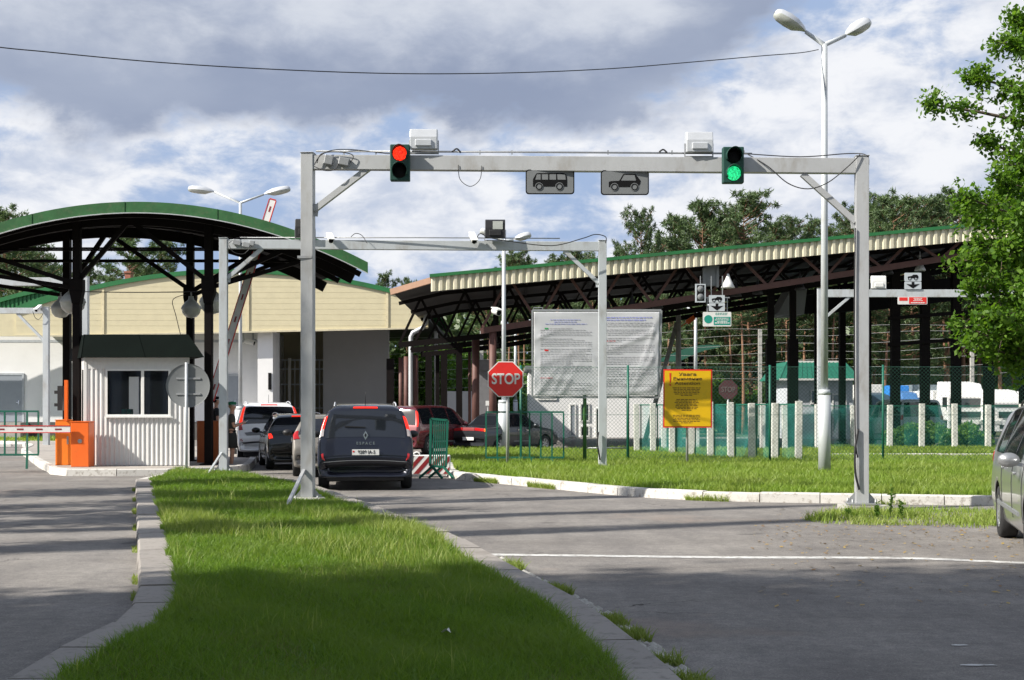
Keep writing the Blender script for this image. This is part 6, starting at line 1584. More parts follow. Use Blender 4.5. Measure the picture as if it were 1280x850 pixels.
def wheel(root, x, y, r, side, w=.21, spokes=7):
    b = MB(); o = side * w / 2
    b.lathe([(r * .62, -w / 2), (r * .93, -w / 2), (r, -w * .36), (r, w * .36), (r * .93, w / 2), (r * .62, w / 2)], (x, y, r), 'X', 28)
    wh = b.build('wheel', M['rubber'], root)
    b = MB(); b.lathe([(r * .63, -side * w * .5), (r * .64, side * w * .48), (r * .58, side * w * .50), (r * .56, side * w * .25)], (x, y, r), 'X', 28)
    for k in range(spokes):
        a = 2 * math.pi * k / spokes; b.bar((x + side * w * .40, y + math.cos(a) * r * .12, r + math.sin(a) * r * .12), (x + side * w * .42, y + math.cos(a) * r * .6, r + math.sin(a) * r * .6), r * .17, .02, up=(1, 0, 0))
    b.lathe([(0, side * w * .46), (r * .15, side * w * .44), (r * .17, side * w * .3)], (x, y, r), 'X', 12)
    b.build('rim', M['rim'], wh)
    b = MB(); b.lathe([(0, side * w * .22), (r * .6, side * w * .2)], (x, y, r), 'X', 20); b.build('brake_disc', M['black'], wh)
    return wh
def car(name, label, cat, loc, heading, kind, pm, opt=None):
    opt = opt or {}; S = PROF[kind]; H = Hull(S['st']); W = S['W']; root = empty(name, loc, label, cat, opt.get('group'), R(heading))
    body = H.mesh().build('body', [pm, M['black']], root)
    # wheel arches cut out of the hull
    cb = MB()
    for y in S['wb']:
        for sd_ in (-1, 1):
            n = 26; rr_ = S['r'] + .055; x0, x1 = sd_ * (W + .12), sd_ * (W - .30)
            vs = [(xx, y + rr_ * math.cos(2 * math.pi * k / n), S['r'] + rr_ * math.sin(2 * math.pi * k / n)) for xx in (x0, x1) for k in range(n)]
            cb.add(vs, [tuple(range(n)), tuple(range(2 * n - 1, n - 1, -1))] + [(k, (k + 1) % n, (k + 1) % n + n, k + n) for k in range(n)], 1)
    cut = cb.build('cut', [pm, M['black']])
    cut.location = (0, 0, 0); body.parent = None
    bo = body.modifiers.new('b', 'BOOLEAN'); bo.operation = 'DIFFERENCE'; bo.object = cut; bo.solver = 'EXACT'
    me = bake(body); body.modifiers.clear(); old = body.data; body.data = me; body.parent = root; bpy.data.objects.remove(cut)
    try:
        me.shade_smooth_by_angle = None
    except Exception: pass
    for y in S['wb']:
        for sd_ in (-1, 1): wheel(root, sd_ * (W - .115), y, S['r'], sd_, .21, opt.get('spokes', 7))
    # rear glass, side glass, windscreen
    (u0, u1), (v0, v1) = S['rg']; b = MB()
    for sd_ in (1, -1): H.patch(b, [(u0, v0), (u1, v0), (u1, v1), (u0, v1)], sd_)
    b.build('rear_window', M['glass'], root)
    for sd_ in (1, -1):
        for i, (a, c) in enumerate(S['sg']):
            b = MB(); a1 = a + (.25 if i == 0 else .02); c1 = c - (.75 if i == len(S['sg']) - 1 else 0.)
            H.patch(b, [(a, 4.12), (c, 4.12), (c1, 5.55), (a1, 5.55)], sd_); b.build('side_window', M['glass'], root)
    b = MB()
    for sd_ in (1, -1): H.patch(b, [(S['ws'][0], v0), (S['ws'][1], v0), (S['ws'][1], v1), (S['ws'][0], v1)], sd_)
    b.build('windscreen', M['glass'], root)
    # lamps
    for sd_ in (1, -1):
        for (q, mk) in opt.get('tail', [([(3.2, 6.0), (4.6, 6.0), (4.6, 4.2), (3.2, 4.2)], 'tailred')]):
            b = MB(); H.patch(b, q, sd_, .012, 5); b.build('tail_light', M[mk], root)
        b = MB(); H.patch(b, [(12.5, 4.3), (13.3, 4.3), (13.3, 5.9), (12.3, 5.9)], sd_, .008, 4); b.build('headlight', M['lens'], root)
        # mirror
        ym = S['st'][10][0] + .12; zm = S['st'][10][2] + .06
        b = MB(); b.lathe([(0, -.07), (.06, -.06), (.095, -.01), (.09, .05), (0, .06)], (sd_ * (W + .12), ym, zm + .03), 'Y', 14)
        b.v = [(sd_ * (W + .12) + (v[0] - sd_ * (W + .12)) * 1.25, v[1], zm + .03 + (v[2] - zm - .03) * .85) for v in b.v]
        b.bar((sd_ * (W - .04), ym, zm - .03), (sd_ * (W + .08), ym, zm), .05, .04); b.build('mirror', M[opt.get('mirror')] if opt.get('mirror') else pm, root)
        for u in (7.95, 9.05):
            p = H.pt(u, 3.75, sd_) + Vector((sd_ * .015, 0, 0)); b = MB(); b.box(p, (.03, .16, .03)); bevel(b.build('handle', M['chrome'] if opt.get('chromeh') else pm, root), .008)
        # door gaps
        b = MB()
        for u in (7.82, 8.78, 10.25 if kind != 'sedan' else 10.1):
            for v in np.arange(2.2, 4.05, .3):
                p, q = H.pt(u, v, sd_), H.pt(u, v + .3, sd_); b.bar(p + Vector((sd_ * .001, 0, 0)), q + Vector((sd_ * .001, 0, 0)), .008, .008)
        b.build_split('door_gap', M['black'], root)
        b = MB(); H.patch(b, [(7.35, 2.38), (9.75, 2.38), (9.75, 2.52), (7.35, 2.52)], sd_, .012, 10) ; b.build('side_strip', M['signgrey'], root)
    # bumper and tailgate line, plate
    b = MB()
    for sd_ in (1, -1): H.patch(b, [(.35, 8), (.95, 8), (.95, 3.4), (.35, 3.4)], sd_, .010, 8)
    b.build('rear_bumper', M['black'], root)
    b = MB()
    zl_ = S['st'][2][3]; yl = S['st'][2][0]
    p = H.pt(2.35, 8, 1); b.bx(-.26 + opt.get('px', 0), .26 + opt.get('px', 0), p.y - .03, p.y - .014, p.z - .055 + opt.get('pz', 0), p.z + .055 + opt.get('pz', 0))
    pl = b.build('number_plate', M['white'], root)
    pp = Vector((opt.get('px', 0), p.y - .032, p.z + opt.get('pz', 0)))
    if opt.get('plate'):
        me = text_mesh(opt['plate'], .098, .001, .001, 'CENTER', .86); me.transform(Matrix.Translation(pp + Vector((.02, -.001, -.002)))); link_mesh('lettering', me, M['ink'], pl)
        b = MB(); b.bx(pp.x - .25, pp.x - .215, pp.y - .002, pp.y, pp.z - .0, pp.z + .03); b.build('plate_flag', M['signred'], pl)
    if opt.get('brake3'):
        u = S['rg'][0][1] + .25; b = MB()
        for sd_ in (1, -1): H.patch(b, [(u, 7.35), (u + .16, 7.35), (u + .16, 8), (u, 8)], sd_, .02, 4)
        b.build('centre_brake_light', M['redlit'], root)
    if opt.get('rails'):
        for sd_ in (1, -1):
            b = MB(); pts = [H.pt(u, 6.0, sd_) + Vector((0, 0, .045 if 7.0 < u < 9.6 else .005)) for u in (6.95, 7.15, 7.5, 8, 8.6, 9.2, 9.6, 9.9)]; b.tube(smooth_line3(pts, 3), .014, 6); b.build('roof_rail', M[opt['rails']], root)
    if opt.get('antenna'):
        p = H.pt(7.1, 8, 1); b = MB(); b.tube([p, p + Vector((0, -.1, .25))], .006, 5); b.build('antenna', M['black'], root)
    if opt.get('wiper'):
        p = H.pt(4.95, 8, 1) + Vector((0, -.02, .0)); b = MB(); b.bar(p, p + Vector((-.4, -.01, .02)), .02, .02); b.build('wiper', M['black'], root)
    b = MB(); b.bx(-W * .8, W * .8, S['st'][3][0] + .15, S['st'][-2][0] - .1, .19, .34); b.build('underbody', M['black'], root)
    return root, H
def at_rear(x, ybase, heading, half, zoff=0.):
    """car centre for a rear-bumper centre at photo column x, ground row ybase"""
    g = G(x, ybase); h = R(heading); return (g.x - math.sin(h) * half, g.y + math.cos(h) * half, 0)
p_esp = paint('midnight_paint', (.012, .014, .024), .4, .22, (.05, .047, .043), .12)
TL = [([(4.75, 6.25), (6.1, 6.15), (6.1, 5.0), (4.75, 4.6)], 'redlit')]
esp, He = car('minivan', 'dark blue minivan with lit brake lights waiting nearest behind the queue', 'car', at_rear(457, 613.5, 6.5, 2.3), 6.5, 'mpv', p_esp,
    dict(tail=[([(4.95, 5.95), (5.7, 5.95), (5.7, 5.3), (4.95, 5.05)], 'redlit'), ([(4.3, 5.95), (4.93, 5.95), (4.93, 5.05), (4.3, 4.8)], 'tailclear')], plate='9289 IA-5', brake3=1, rails='lampw', antenna=1, wiper=1, pz=.02, mirror='black'))
# emblem, lettering and low reflectors
p = He.pt(4.25, 8, 1); b = MB()
b.prism([(0, .09 + p.z), (.05, p.z), (0, -.09 + p.z), (-.05, p.z)], p.y - .03, p.y - .012); em = b.build('emblem', M['chrome'], esp)
b = MB(); b.prism([(0, .045 + p.z), (.022, p.z), (0, -.045 + p.z), (-.022, p.z)], p.y - .033, p.y - .0305); b.build('emblem_core', M['ink'], em)
p = He.pt(3.35, 8, 1); me = text_mesh('E S P A C E', .075, .003, .001); me.transform(Matrix.Translation((0, p.y - .028, p.z + .03))); link_mesh('lettering', me, M['chrome'], esp)
b = MB()
for u in (1.35,):
    for sd_ in (1, -1): He.patch(b, [(u, 8), (u + .06, 8), (u + .06, 4.2), (u, 4.2)], sd_, .02, 8)
b.build('bumper_strip', M['signgrey'], esp)
for sd_ in (1, -1):
    b = MB(); He.patch(b, [(1.6, 5.6), (2.6, 5.2), (2.6, 4.6), (1.6, 4.8)], sd_, .014, 3); b.build('reflector', M['tailred'], esp)
p_dust = paint('dusty_beige_paint', (.20, .185, .165), .25, .5, (.32, .29, .25), .3)
car('hatchback', 'dusty beige grey hatchback half hidden between the dark minivan and the black car', 'car', at_rear(413, 597.0, 9, 2.1), 9, 'hatch', p_dust, dict(mirror='black'))
p_blk = paint('black_paint', (.010, .013, .014), .3, .2)
sk, Hs = car('hatchback', 'black hatchback with one lit tail light between the silver off roader and the minivan', 'car', at_rear(377, 587.5, 14, 2.1), 14, 'hatch', p_blk,
    dict(tail=[([(2.75, 5.7), (3.75, 5.7), (3.75, 4.2), (2.75, 4.2)], 'redlit')], brake3=1, rails='lampw'))
p_sil = paint('silver_paint', (.86, .87, .88), .1, .35)
suv, Hv = car('off_road_car', 'silver off road estate car stopped beside the guard in the green beret', 'car', at_rear(337, 578.5, 13, 2.25), 13, 'suv', p_sil,
    dict(tail=[([(4.1, 6.0), (6.1, 6.0), (6.1, 5.25), (4.1, 4.5)], 'redlit'), ([(3.3, 5.95), (4.08, 5.95), (4.08, 4.5), (3.3, 4.2)], 'tailred')], brake3=1, rails='lampw', antenna=1, group=None))
for sd_ in (1, -1):
    b = MB(); Hv.patch(b, [(1.2, 5.6), (1.7, 5.6), (1.7, 4.4), (1.2, 4.4)], sd_, .02, 3); b.build('fog_light', M['tailred'], suv)
b = MB(); Hv.patch(b, [(2.2, 8), (3.0, 8), (2.8, 6.1), (2.3, 6.3)], 1, .016, 4); Hv.patch(b, [(2.2, 8), (3.0, 8), (2.8, 6.1), (2.3, 6.3)], -1, .016, 4); b.build('plate_recess', M['signgrey'], suv)
p_red = paint('dark_red_paint', (.13, .022, .028), .3, .25)
car('minivan', 'dark red compact minivan behind the green slatted barrier', 'car', (PX(533, 49.5), 49.8, 0), -26, 'mpv', p_red,
    dict(tail=[([(4.0, 6.0), (5.9, 6.0), (5.9, 5.2), (4.0, 4.5)], 'redlit')]))
p_lada = paint('dark_grey_paint', (.035, .040, .048), .4, .28)
ld, Hl = car('sedan', 'dark grey old sedan parked behind the stop sign', 'car', (PX(634, 50.5), 50.8, 0), -40, 'sedan', p_lada,
    dict(tail=[([(2.4, 7.2), (2.95, 7.2), (2.95, 5.6), (2.4, 5.6)], 'tailred'), ([(2.4, 5.55), (2.95, 5.55), (2.95, 4.3), (2.4, 4.3)], 'amberlit')], chromeh=1, pz=-.28))
b = MB(); Hl.patch(b, [(2.35, 8), (2.95, 8), (2.95, 7.25), (2.35, 7.25)], 1, .012, 3); Hl.patch(b, [(2.35, 8), (2.95, 8), (2.95, 7.25), (2.35, 7.25)], -1, .012, 3); b.build('centre_reflector', M['darkred'], ld)
b = MB(); Hl.patch(b, [(1.55, 8), (1.75, 8), (1.75, 3.6), (1.55, 3.6)], 1, .02, 8); Hl.patch(b, [(1.55, 8), (1.75, 8), (1.75, 3.6), (1.55, 3.6)], -1, .02, 8); b.build('chrome_strip', M['chrome'], ld)
# right-hand parked silver minivan: rear wheel far, front wheel near, facing the camera
p_sv = paint('silver_grey_paint', (.34, .35, .36), .6, .3, (.30, .28, .26), .10)
RW = Vector((6.04, 17.35)); FW = Vector((5.50, 15.1)); dv = (FW - RW).normalized(); hd = math.degrees(math.atan2(-dv.x, dv.y))
# wheels seen are on the car's right side (x = +W in car space)
ctr = RW - Vector((dv.y, -dv.x)) * (.93 - .02) + dv * 1.42
car('minivan', 'silver minivan parked facing the camera at the right edge of the road', 'car', (ctr.x, ctr.y, 0), hd, 'mpv', p_sv, dict(rails='black', chromeh=0))
# van behind the hedge
p_van = paint('grey_van_paint', (.46, .50, .52), .1, .4)
vn, _ = car('van', 'pale grey van parked rear on behind the hedge', 'van', (PX(1147, 58) + .1, 60.6, 0), 3, 'van', p_van, dict(tail=[([(3.6, 6.0), (4.7, 6.0), (4.7, 4.3), (3.6, 4.3)], 'tailred')]))
# lorries
def lorry(label, x0, x1, ytop, Yd, cabm, seed, box=None, facing=1):
    X0, X1 = PX(x0, Yd), PX(x1, Yd); W = X1 - X0; zt_ = PZ(ytop, Yd); root = empty('lorry', ((X0 + X1) / 2, Yd + 2, 0), label, 'lorry')
    b = MB(); b.add([(X0, Yd, .9), (X1, Yd, .9), (X1, Yd, zt_ * .72), (X0, Yd, zt_ * .72), (X0 + .1, Yd + .45, zt_ - .15), (X1 - .1, Yd + .45, zt_ - .15), (X0 + .1, Yd + 2.2, zt_), (X1 - .1, Yd + 2.2, zt_), (X0, Yd + 2.3, .9), (X1, Yd + 2.3, .9)],
                     [(0, 1, 2, 3), (3, 2, 5, 4), (4, 5, 7, 6), (0, 3, 4, 6, 8), (1, 9, 7, 5, 2), (6, 7, 9, 8), (0, 8, 9, 1)])
    bevel(b.build('cab', cabm, root, True), .08, 3)
    b = MB(); b.bx(X0 + .15, X1 - .15, Yd - .03, Yd - .01, 1.65, zt_ * .72 - .1); b.build('windscreen', M['glassb'], root, True)
    b = MB(); b.bx(X0, X1, Yd - .15, Yd, .35, .95); b.bx(X0 + .2, X1 - .2, Yd - .17, Yd - .15, 1.05, 1.45); bevel(b.build('bumper', cabm, root, True), .03)
    b = MB(); b.bx(X0 + .3, X1 - .3, Yd - .19, Yd - .172, 1.08, 1.40); b.bx(X0 + .35, X1 - .35, Yd - .17, Yd - .152, .5, .7); b.build('grille', M['black'], root, True)
    for s, xx in ((-1, X0 - .12), (1, X1 + .12)):
        b = MB(); b.box((xx, Yd + .1, zt_ * .62), (.2, .1, .55)); b.bar((xx - s * .15, Yd + .2, zt_ * .7), (xx, Yd + .1, zt_ * .7), .04, .04); b.build('mirror', M['black'], root, True)
    for s, xx in ((-1, X0 + .25), (1, X1 - .25)):
        for yy in (Yd + 1.2, Yd + 4.6):
            b = MB(); b.lathe([(0, -.15), (.3, -.15), (.48, -.13), (.48, .13), (.3, .15), (0, .15)], (xx, yy, .48), 'X', 20); b.build('wheel', M['rubber'], root, True)
        b = MB(); b.bx(xx - .2, xx + .2, Yd - .175, Yd - .152, .72, .9); b.build('headlight', M['lens'], root, True)
    b = MB(); b.bx(X0 + .5, X1 - .5, Yd + 2.3, Yd + 5.6, .75, 1.0); b.build('chassis', M['black'], root, True)
    if box:
        m, top = box; b = MB(); b.bx(X0 - .05, X1 + .05, Yd + 2.5, Yd + 9, 1.1, top); bevel(b.build('cargo_box', m, root, True), .03)
    return root
lorry('white lorry cab left of the rightmost column behind the hedge', 1184, 1232, 476, 77, M['white'], 1, (M['white'], 2.6))
lorry('white lorry cab furthest right behind the netting fence', 1240, 1282, 486, 75, M['white'], 2)
lorry('dark lorry with a white roof left of the grey van', 1090, 1117, 490, 75, mat('dark_blue_cab', (.03, .06, .09), .5), 3, (M['white'], 2.9))
lorry('lorry with a blue box body behind the grey van', 1127, 1151, 488, 79, mat('cab_blue', (.05, .15, .35), .5), 4, (M['bluetarp'], PZ(481, 79)))
lorry('grey canvas lorry behind the middle canopy columns', 1158, 1196, 486, 81, M['greytarp'], 5, (M['greytarp'], PZ(480, 81)))

# ---------------------------------------------------------------- people
def skin(name, joints, bones, m, parent, sub=2):
    me = bpy.data.meshes.new(name); me.from_pydata([j[:3] for j in joints], bones, [])
    o = bpy.data.objects.new(name, me); col.objects.link(o)
    sk_ = o.modifiers.new('skin', 'SKIN'); sk_.use_smooth_shade = True
    for i, j in enumerate(joints):
        r = j[3]; me.skin_vertices[0].data[i].radius = (r, r * (j[4] if len(j) > 4 else 1))
        me.skin_vertices[0].data[i].use_root = (i == 0)
    sb = o.modifiers.new('sub', 'SUBSURF'); sb.levels = sub; sb.render_levels = sub
    nm = bake(o); bpy.data.objects.remove(o); nm.materials.clear()
    nm.polygons.foreach_set('use_smooth', [True] * len(nm.polygons))
    return link_mesh(name, nm, m, parent)
def person(label, loc, rz, arm='hold', female=True, um='uniform', lm='skirt', capm='beret', skirt=True, hs=1.0):
    root = empty('person', loc, label, 'person', None, rz)
    # faces +Y in its own space
    J = []; B_ = []
    def j(x, y, z, r, a=1.): J.append((x, y, z, r, a)); return len(J) - 1
    def ln(*ids):
        for a, c in zip(ids[:-1], ids[1:]): B_.append((a, c))
    pel = j(0, 0, .95, .115, .85); ch0 = j(0, .0, 1.10, .105, .8); ch1 = j(0, .0, 1.28, .125, .78); nk0 = j(0, -.01, 1.42, .062); nk1 = j(0, .01, 1.49, .048); ln(pel, ch0, ch1, nk0, nk1)
    hd0 = j(0, .02, 1.56, .066); hd1 = j(0, .025, 1.62, .082, 1.1); hd2 = j(0, .02, 1.68, .074, 1.1); ln(nk1, hd0, hd1, hd2)
    for s in (1, -1):
        sh = j(s * .165, 0, 1.37, .052); 
        if arm == 'hold': el = j(s * .215, .03, 1.11, .038); wr = j(s * .09, .25, 1.20, .027); hn = j(s * .055, .31, 1.22, .030)
        else: el = j(s * .24, -.02, 1.10, .038); wr = j(s * .20, .16, 1.02, .027); hn = j(s * .17, .22, 1.02, .030)
        ln(nk0, sh, el, wr, hn)
        hp = j(s * .09, 0, .90, .085); kn = j(s * .095, .02, .48, .052); an = j(s * .10, -.01, .09, .035); ft = j(s * .11, .12, .035, .030, .8)
        ln(pel, hp, kn, an, ft)
        # five fingers closed round the held paper
        d = Vector((-s * .35, .9, .1)).normalized(); hv = Vector(J[hn][:3])
        for k in range(5):
            o_ = Vector((s * .012 * (k - 2), 0, .010 * (2 - k)))
            if k == 4: f0 = hv + Vector((-s * .025, -.005, .02)); f1 = f0 + Vector((-s * .02, .02, .025)); f2 = f1 + Vector((-s * .005, .02, .005))
            else: f0 = hv + d * .02 + o_; f1 = f0 + d * (.030 + .004 * (k in (1, 2))); f2 = f1 + Vector((-s * .018, .004, -.016))
            a = j(*f0, .009); c = j(*f1, .008); e = j(*f2, .007); ln(hn, a, c, e)
    body = skin('body', J, B_, M['skin'], root, 2)
    # face details
    b = MB(); b.lathe([(0, .125), (.012, .118), (.016, .10), (.010, .085)], (0, .0, 1.612), 'Y', 8); b.build('nose', M['skin'], root)
    b = MB()
    for s in (1, -1): b.lathe([(0, .112), (.011, .106), (.012, .10)], (s * .032, .0, 1.642), 'Y', 8)
    b.bx(-.022, .022, .098, .104, 1.572, 1.580); b.build('face_features', M['ink'], root)
    b = MB()
    for s in (1, -1): b.lathe([(0, -.012), (.026, -.006), (.028, .004), (0, .01)], (s * .082, .015, 1.625), 'X', 10)
    b.build('ear', M['skin'], root)
    skin('hair', [(0, .005, 1.68, .078), (0, -.02, 1.64, .080), (0, -.03, 1.58, .062)], [(0, 1), (1, 2)], M['hair'] if um == 'uniform' else M['ink'], root, 2)
    # shirt
    JJ = [(0, 0, .98, .13, .85), (0, 0, 1.10, .128, .82), (0, 0, 1.28, .150, .78), (0, -.01, 1.41, .080)]; BB = [(0, 1), (1, 2), (2, 3)]
    for s in (1, -1):
        i = len(JJ)
        e0 = Vector((s * .17, 0, 1.37)); e1 = Vector(J[[k for k in range(len(J)) if abs(J[k][0] - s * (.215 if arm == 'hold' else .24)) < 1e-6 and J[k][2] < 1.2][0]][:3])
        JJ += [(*e0, .068), (*(e0.lerp(e1, .62)), .060)]; BB += [(3, i), (i, i + 1)]
    skin('shirt', JJ, BB, M[um], root, 2)
    if skirt:
        b = MB(); pr = []
        n = 24; rows = [(.99, .128, .105), (.90, .168, .135), (.75, .178, .145), (.57, .182, .150), (.565, .172, .14)]; vs = []
        for z, rx, ry in rows: vs += [(rx * math.cos(2 * math.pi * k / n), ry * math.sin(2 * math.pi * k / n), z) for k in range(n)]
        b.add(vs, [(i * n + k, i * n + (k + 1) % n, (i + 1) * n + (k + 1) % n, (i + 1) * n + k) for i in range(len(rows) - 1) for k in range(n)], 0, True); b.build('skirt', M[lm], root)
    else:
        JJ = [(0, 0, .97, .128, .85)]; BB = []
        for s in (1, -1): i = len(JJ); JJ += [(s * .09, 0, .88, .10), (s * .095, .02, .48, .075), (s * .10, -.01, .10, .06)]; BB += [(0, i), (i, i + 1), (i + 1, i + 2)]
        skin('trousers', JJ, BB, M[lm], root, 2)
    b = MB(); n = 24; vs = []
    for z, rx, ry, dy in ((.985, .133, .115, 0), (1.02, .134, .116, 0)): vs += [(rx * math.cos(2 * math.pi * k / n), ry * math.sin(2 * math.pi * k / n) + dy, z) for k in range(n)]
    b.add(vs, [(k, (k + 1) % n, (k + 1) % n + n, k + n) for k in range(n)], 0, True); b.build('belt', M['ink'], root)
    b = MB(); b.lathe([(.088, 0), (.096, .012), (.108, .045), (.085, .075), (0, .085)], (0, .012, 1.685), n=20); b.v = [(x * 1.0, y * 1.08, z) for x, y, z in b.v]
    if capm == 'beret': pass
    else: b.add([(-.07, .09, 1.69), (.07, .09, 1.69), (.05, .17, 1.68), (-.05, .17, 1.68)], [(0, 1, 2, 3)])
    b.build('cap', M[capm], root)
    for s in (1, -1):
        skin('shoe', [(s * .10, -.035, .045, .040, .9), (s * .105, .06, .035, .038, .8), (s * .115, .15, .030, .034, .7)], [(0, 1), (1, 2)], M['ink'], root, 2)
    if arm == 'hold':
        b = MB(); b.bx(-.05, .05, .33, .42, 1.225, 1.231); b.v = [(x, y, z + (y - .33) * .5) for x, y, z in b.v]; pb = b.single('papers', M['white'], 'small white papers held by the guard in the green beret', 'papers')
        pb.location = Matrix.Rotation(rz, 3, 'Z') @ Vector(pb.location) + Vector(loc); pb.rotation_euler = (0, 0, rz)
    return root
person('guard in a green beret, dark shirt and skirt leaning towards the silver off road car', (PX(289.5, 36.3), 36.3, .0), R(-72), capm='beret')
person('guard in black uniform and cap mostly hidden behind the right canopy column', (PX(269.5, 38.6), 38.6, .155), R(-60), arm='hold2', um='darkuni', lm='darkuni', capm='ink', skirt=False)
# ---------------------------------------------------------------- trees
def tris_obj(name, V, m, parent=None, nper=3, quad=False):
    n = len(V); k = V.shape[1]; me = bpy.data.meshes.new(name); me.vertices.add(n * k); me.vertices.foreach_set('co', V.astype('f').ravel())
    me.loops.add(n * k); me.loops.foreach_set('vertex_index', np.arange(n * k, dtype='i')); me.polygons.add(n); me.polygons.foreach_set('loop_start', (np.arange(n) * k).astype('i')); me.update()
    return link_mesh(name, me, m, parent)
def tufts(rg, C, per, L, w, up=.3):
    """needle sprays: thin triangles bursting from each centre"""
    n = len(C); c = np.repeat(C, per, 0) + rg.normal(0, L * .25, (n * per, 3))
    d = rg.normal(0, 1, (n * per, 3)); d[:, 2] += up; d /= np.linalg.norm(d, axis=1)[:, None]
    s = np.cross(d, rg.normal(0, 1, d.shape)); s /= np.linalg.norm(s, axis=1)[:, None]
    LL = L * rg.uniform(.6, 1.2, (n * per, 1)); ww = w * rg.uniform(.7, 1.3, (n * per, 1))
    return np.stack([c - s * ww / 2, c + s * ww / 2, c + d * LL], 1)
def pine_meshes(seed, h, cr_, crown_from, dens=1.0, per=12, L=.34, w=.085, spread=1.0, dead=True):
    rg = np.random.default_rng(seed); rd = random.Random(seed)
    tb_ = MB(); bend = [rd.uniform(-.25, .25), rd.uniform(-.25, .25)]
    def tp(z): t = z / h; return Vector((bend[0] * t * t * 2 + .12 * math.sin(t * 5 + seed), bend[1] * t * t * 2, z))
    tb_.tube([tp(h * i / 12) for i in range(13)], [max(.02, .19 * (1 - i / 12.6) * h / 17) for i in range(13)], 8)
    C = []
    nb = int(46 * dens); 
    for i in range(nb):
        t = crown_from + (1 - crown_from) * (i + rd.random()) / nb; z = h * t; a = rd.uniform(0, 6.28)
        u = (t - crown_from) / (1 - crown_from)
        ln = cr_ * spread * (.16 + .86 * math.sin((u * .80 + .14) * math.pi) ** .8) * rd.uniform(.5, 1.25)
        p0 = tp(z); up = .12 + .5 * u; d = Vector((math.cos(a), math.sin(a), up))
        pts = [p0, p0 + d * ln * .5 + Vector((0, 0, -.04 * ln)), p0 + d * ln + Vector((0, 0, .05 * ln))]
        tb_.tube(pts, [.045, .03, .012], 4, caps=False)
        k = int(3 + ln * 2.1)
        for q in range(k):
            f = .30 + .75 * rd.random(); pp = pts[0].lerp(pts[2], f); side = rd.uniform(-1, 1) * (1.1 - f * .5) * ln * .42
            C.append(pp + Vector((-math.sin(a) * side, math.cos(a) * side, rd.uniform(-.12, .28))))
    for q in range(8): C.append(tp(h) + Vector((rd.uniform(-.25, .25), rd.uniform(-.25, .25), rd.uniform(-.9, .25))))
    if dead:
        for i in range(9):
            z = h * rd.uniform(.22, crown_from); a = rd.uniform(0, 6.28); l = rd.uniform(.4, 1.3); p0 = tp(z)
            tb_.tube([p0, p0 + Vector((math.cos(a) * l, math.sin(a) * l, l * rd.uniform(-.3, .5)))], [.025, .008], 3, caps=False)
    V = tufts(rg, np.array([tuple(c) for c in C]), per, L, w)
    return tb_, V
def tree_proto(nm, label, cat, group, mk, mtrunk, mcrown, trunk_label=None):
    tb_, V = mk; root = empty(nm, (0, 0, 0), label, cat, group)
    tb_.build('trunk', mtrunk, root); tris_obj('crown', V, mcrown, root); return root
GR = 'pines of the wood behind the checkpoint'
LB = 'tall scots pine with an orange trunk in the wood behind the checkpoint'
protos = []
for i in range(6):
    protos.append(tree_proto('pine_tree', LB, 'pine tree', GR, pine_meshes(20 + i, 17 + (i % 3), 2.5 + .3 * (i % 2), .50 + .05 * (i % 3), 1.25, 26), M['bark'], M['needles']))
bushy = []
for i in range(3):
    bushy.append(tree_proto('pine_tree', LB, 'pine tree', GR, pine_meshes(40 + i, 15.5, 2.9, .18, 2.0, 26, spread=1.15, dead=False), M['bark'], M['needles']))
used = set(); rt = random.Random(12)
def put(pr, x, Yd, ytop, z0=0., label=None, rz=None, group=GR, sxy=1.):
    i = id(pr); o = pr if i not in used else copy_tree(pr); used.add(i)
    h = PZ(ytop, Yd) - z0
    base_h = max(v.co.z for v in children(pr)[0].data.vertices) if False else pr.get('h_')
    s = h / base_h; o.location = (PX(x, Yd), Yd, z0); o.scale = (s * sxy, s * sxy, s); o.rotation_euler = (0, 0, rt.uniform(0, 6.28) if rz is None else rz)
    o['label'] = label or LB
    if label:
        if 'group' in o: del o['group']
    else: o['group'] = GR
    return o
for p_ in protos + bushy:
    k = [c for c in children(p_) if c.name.startswith('crown')][0]; a = np.empty(len(k.data.vertices) * 3, 'f'); k.data.vertices.foreach_get('co', a); p_['h_'] = float(a[2::3].max())
# named pines that stand out on the skyline
for (pr, x, Yd, yt, lb, sx) in ((bushy[0], 801, 92, 253, 'narrow dark pine standing alone left of the green signal light', .62),
                            (bushy[1], 882, 94, 246, 'broad pine with split crown below the green signal light', 1.0),
                            (bushy[2], 938, 93, 230, 'tallest broad pine right of the green signal light', 1.05),
                            (protos[0], 478, 120, 333, 'small lone pine top above the terminal roof end', .8), (protos[1], 510, 125, 343, 'smaller lone pine top beside the orange canopy edge', .6),
                            (bushy[0], 12, 96, 252, 'pine rising above the arched canopy at the left edge', 1.0), (bushy[1], 158, 98, 285, 'broad pine framed by the arched canopy struts', 1.15),
                            (bushy[2], 205, 104, 292, 'pine framed right of the arched canopy middle', .9), (protos[3], 740, 110, 318, 'pine tip just over the long canopy left of the lone pine', .7)):
    put(pr, x, Yd, yt, 0, lb, None, None, sx)
for (x, Yd, yt) in ((868, 86, 330), (898, 96, 330), (914, 90, 320), (929, 84, 300), (984, 90, 310), (1040, 92, 300), (1107, 95, 290)):
    put(protos[int(x) % 6], x, Yd, yt)
for k, (x, yt) in enumerate(((965, 262), (985, 268), (1006, 272), (1022, 284), (1046, 302), (1075, 250), (1098, 238), (1120, 244), (1143, 240), (1160, 236), (1183, 232), (1203, 228), (1225, 236), (1250, 240), (1278, 236), (1300, 240), (905, 262), (850, 268), (770, 300), (915, 250), (835, 292))):
    put((protos + bushy)[k % 9], x, rt.uniform(98, 116), yt + rt.uniform(-4, 5))
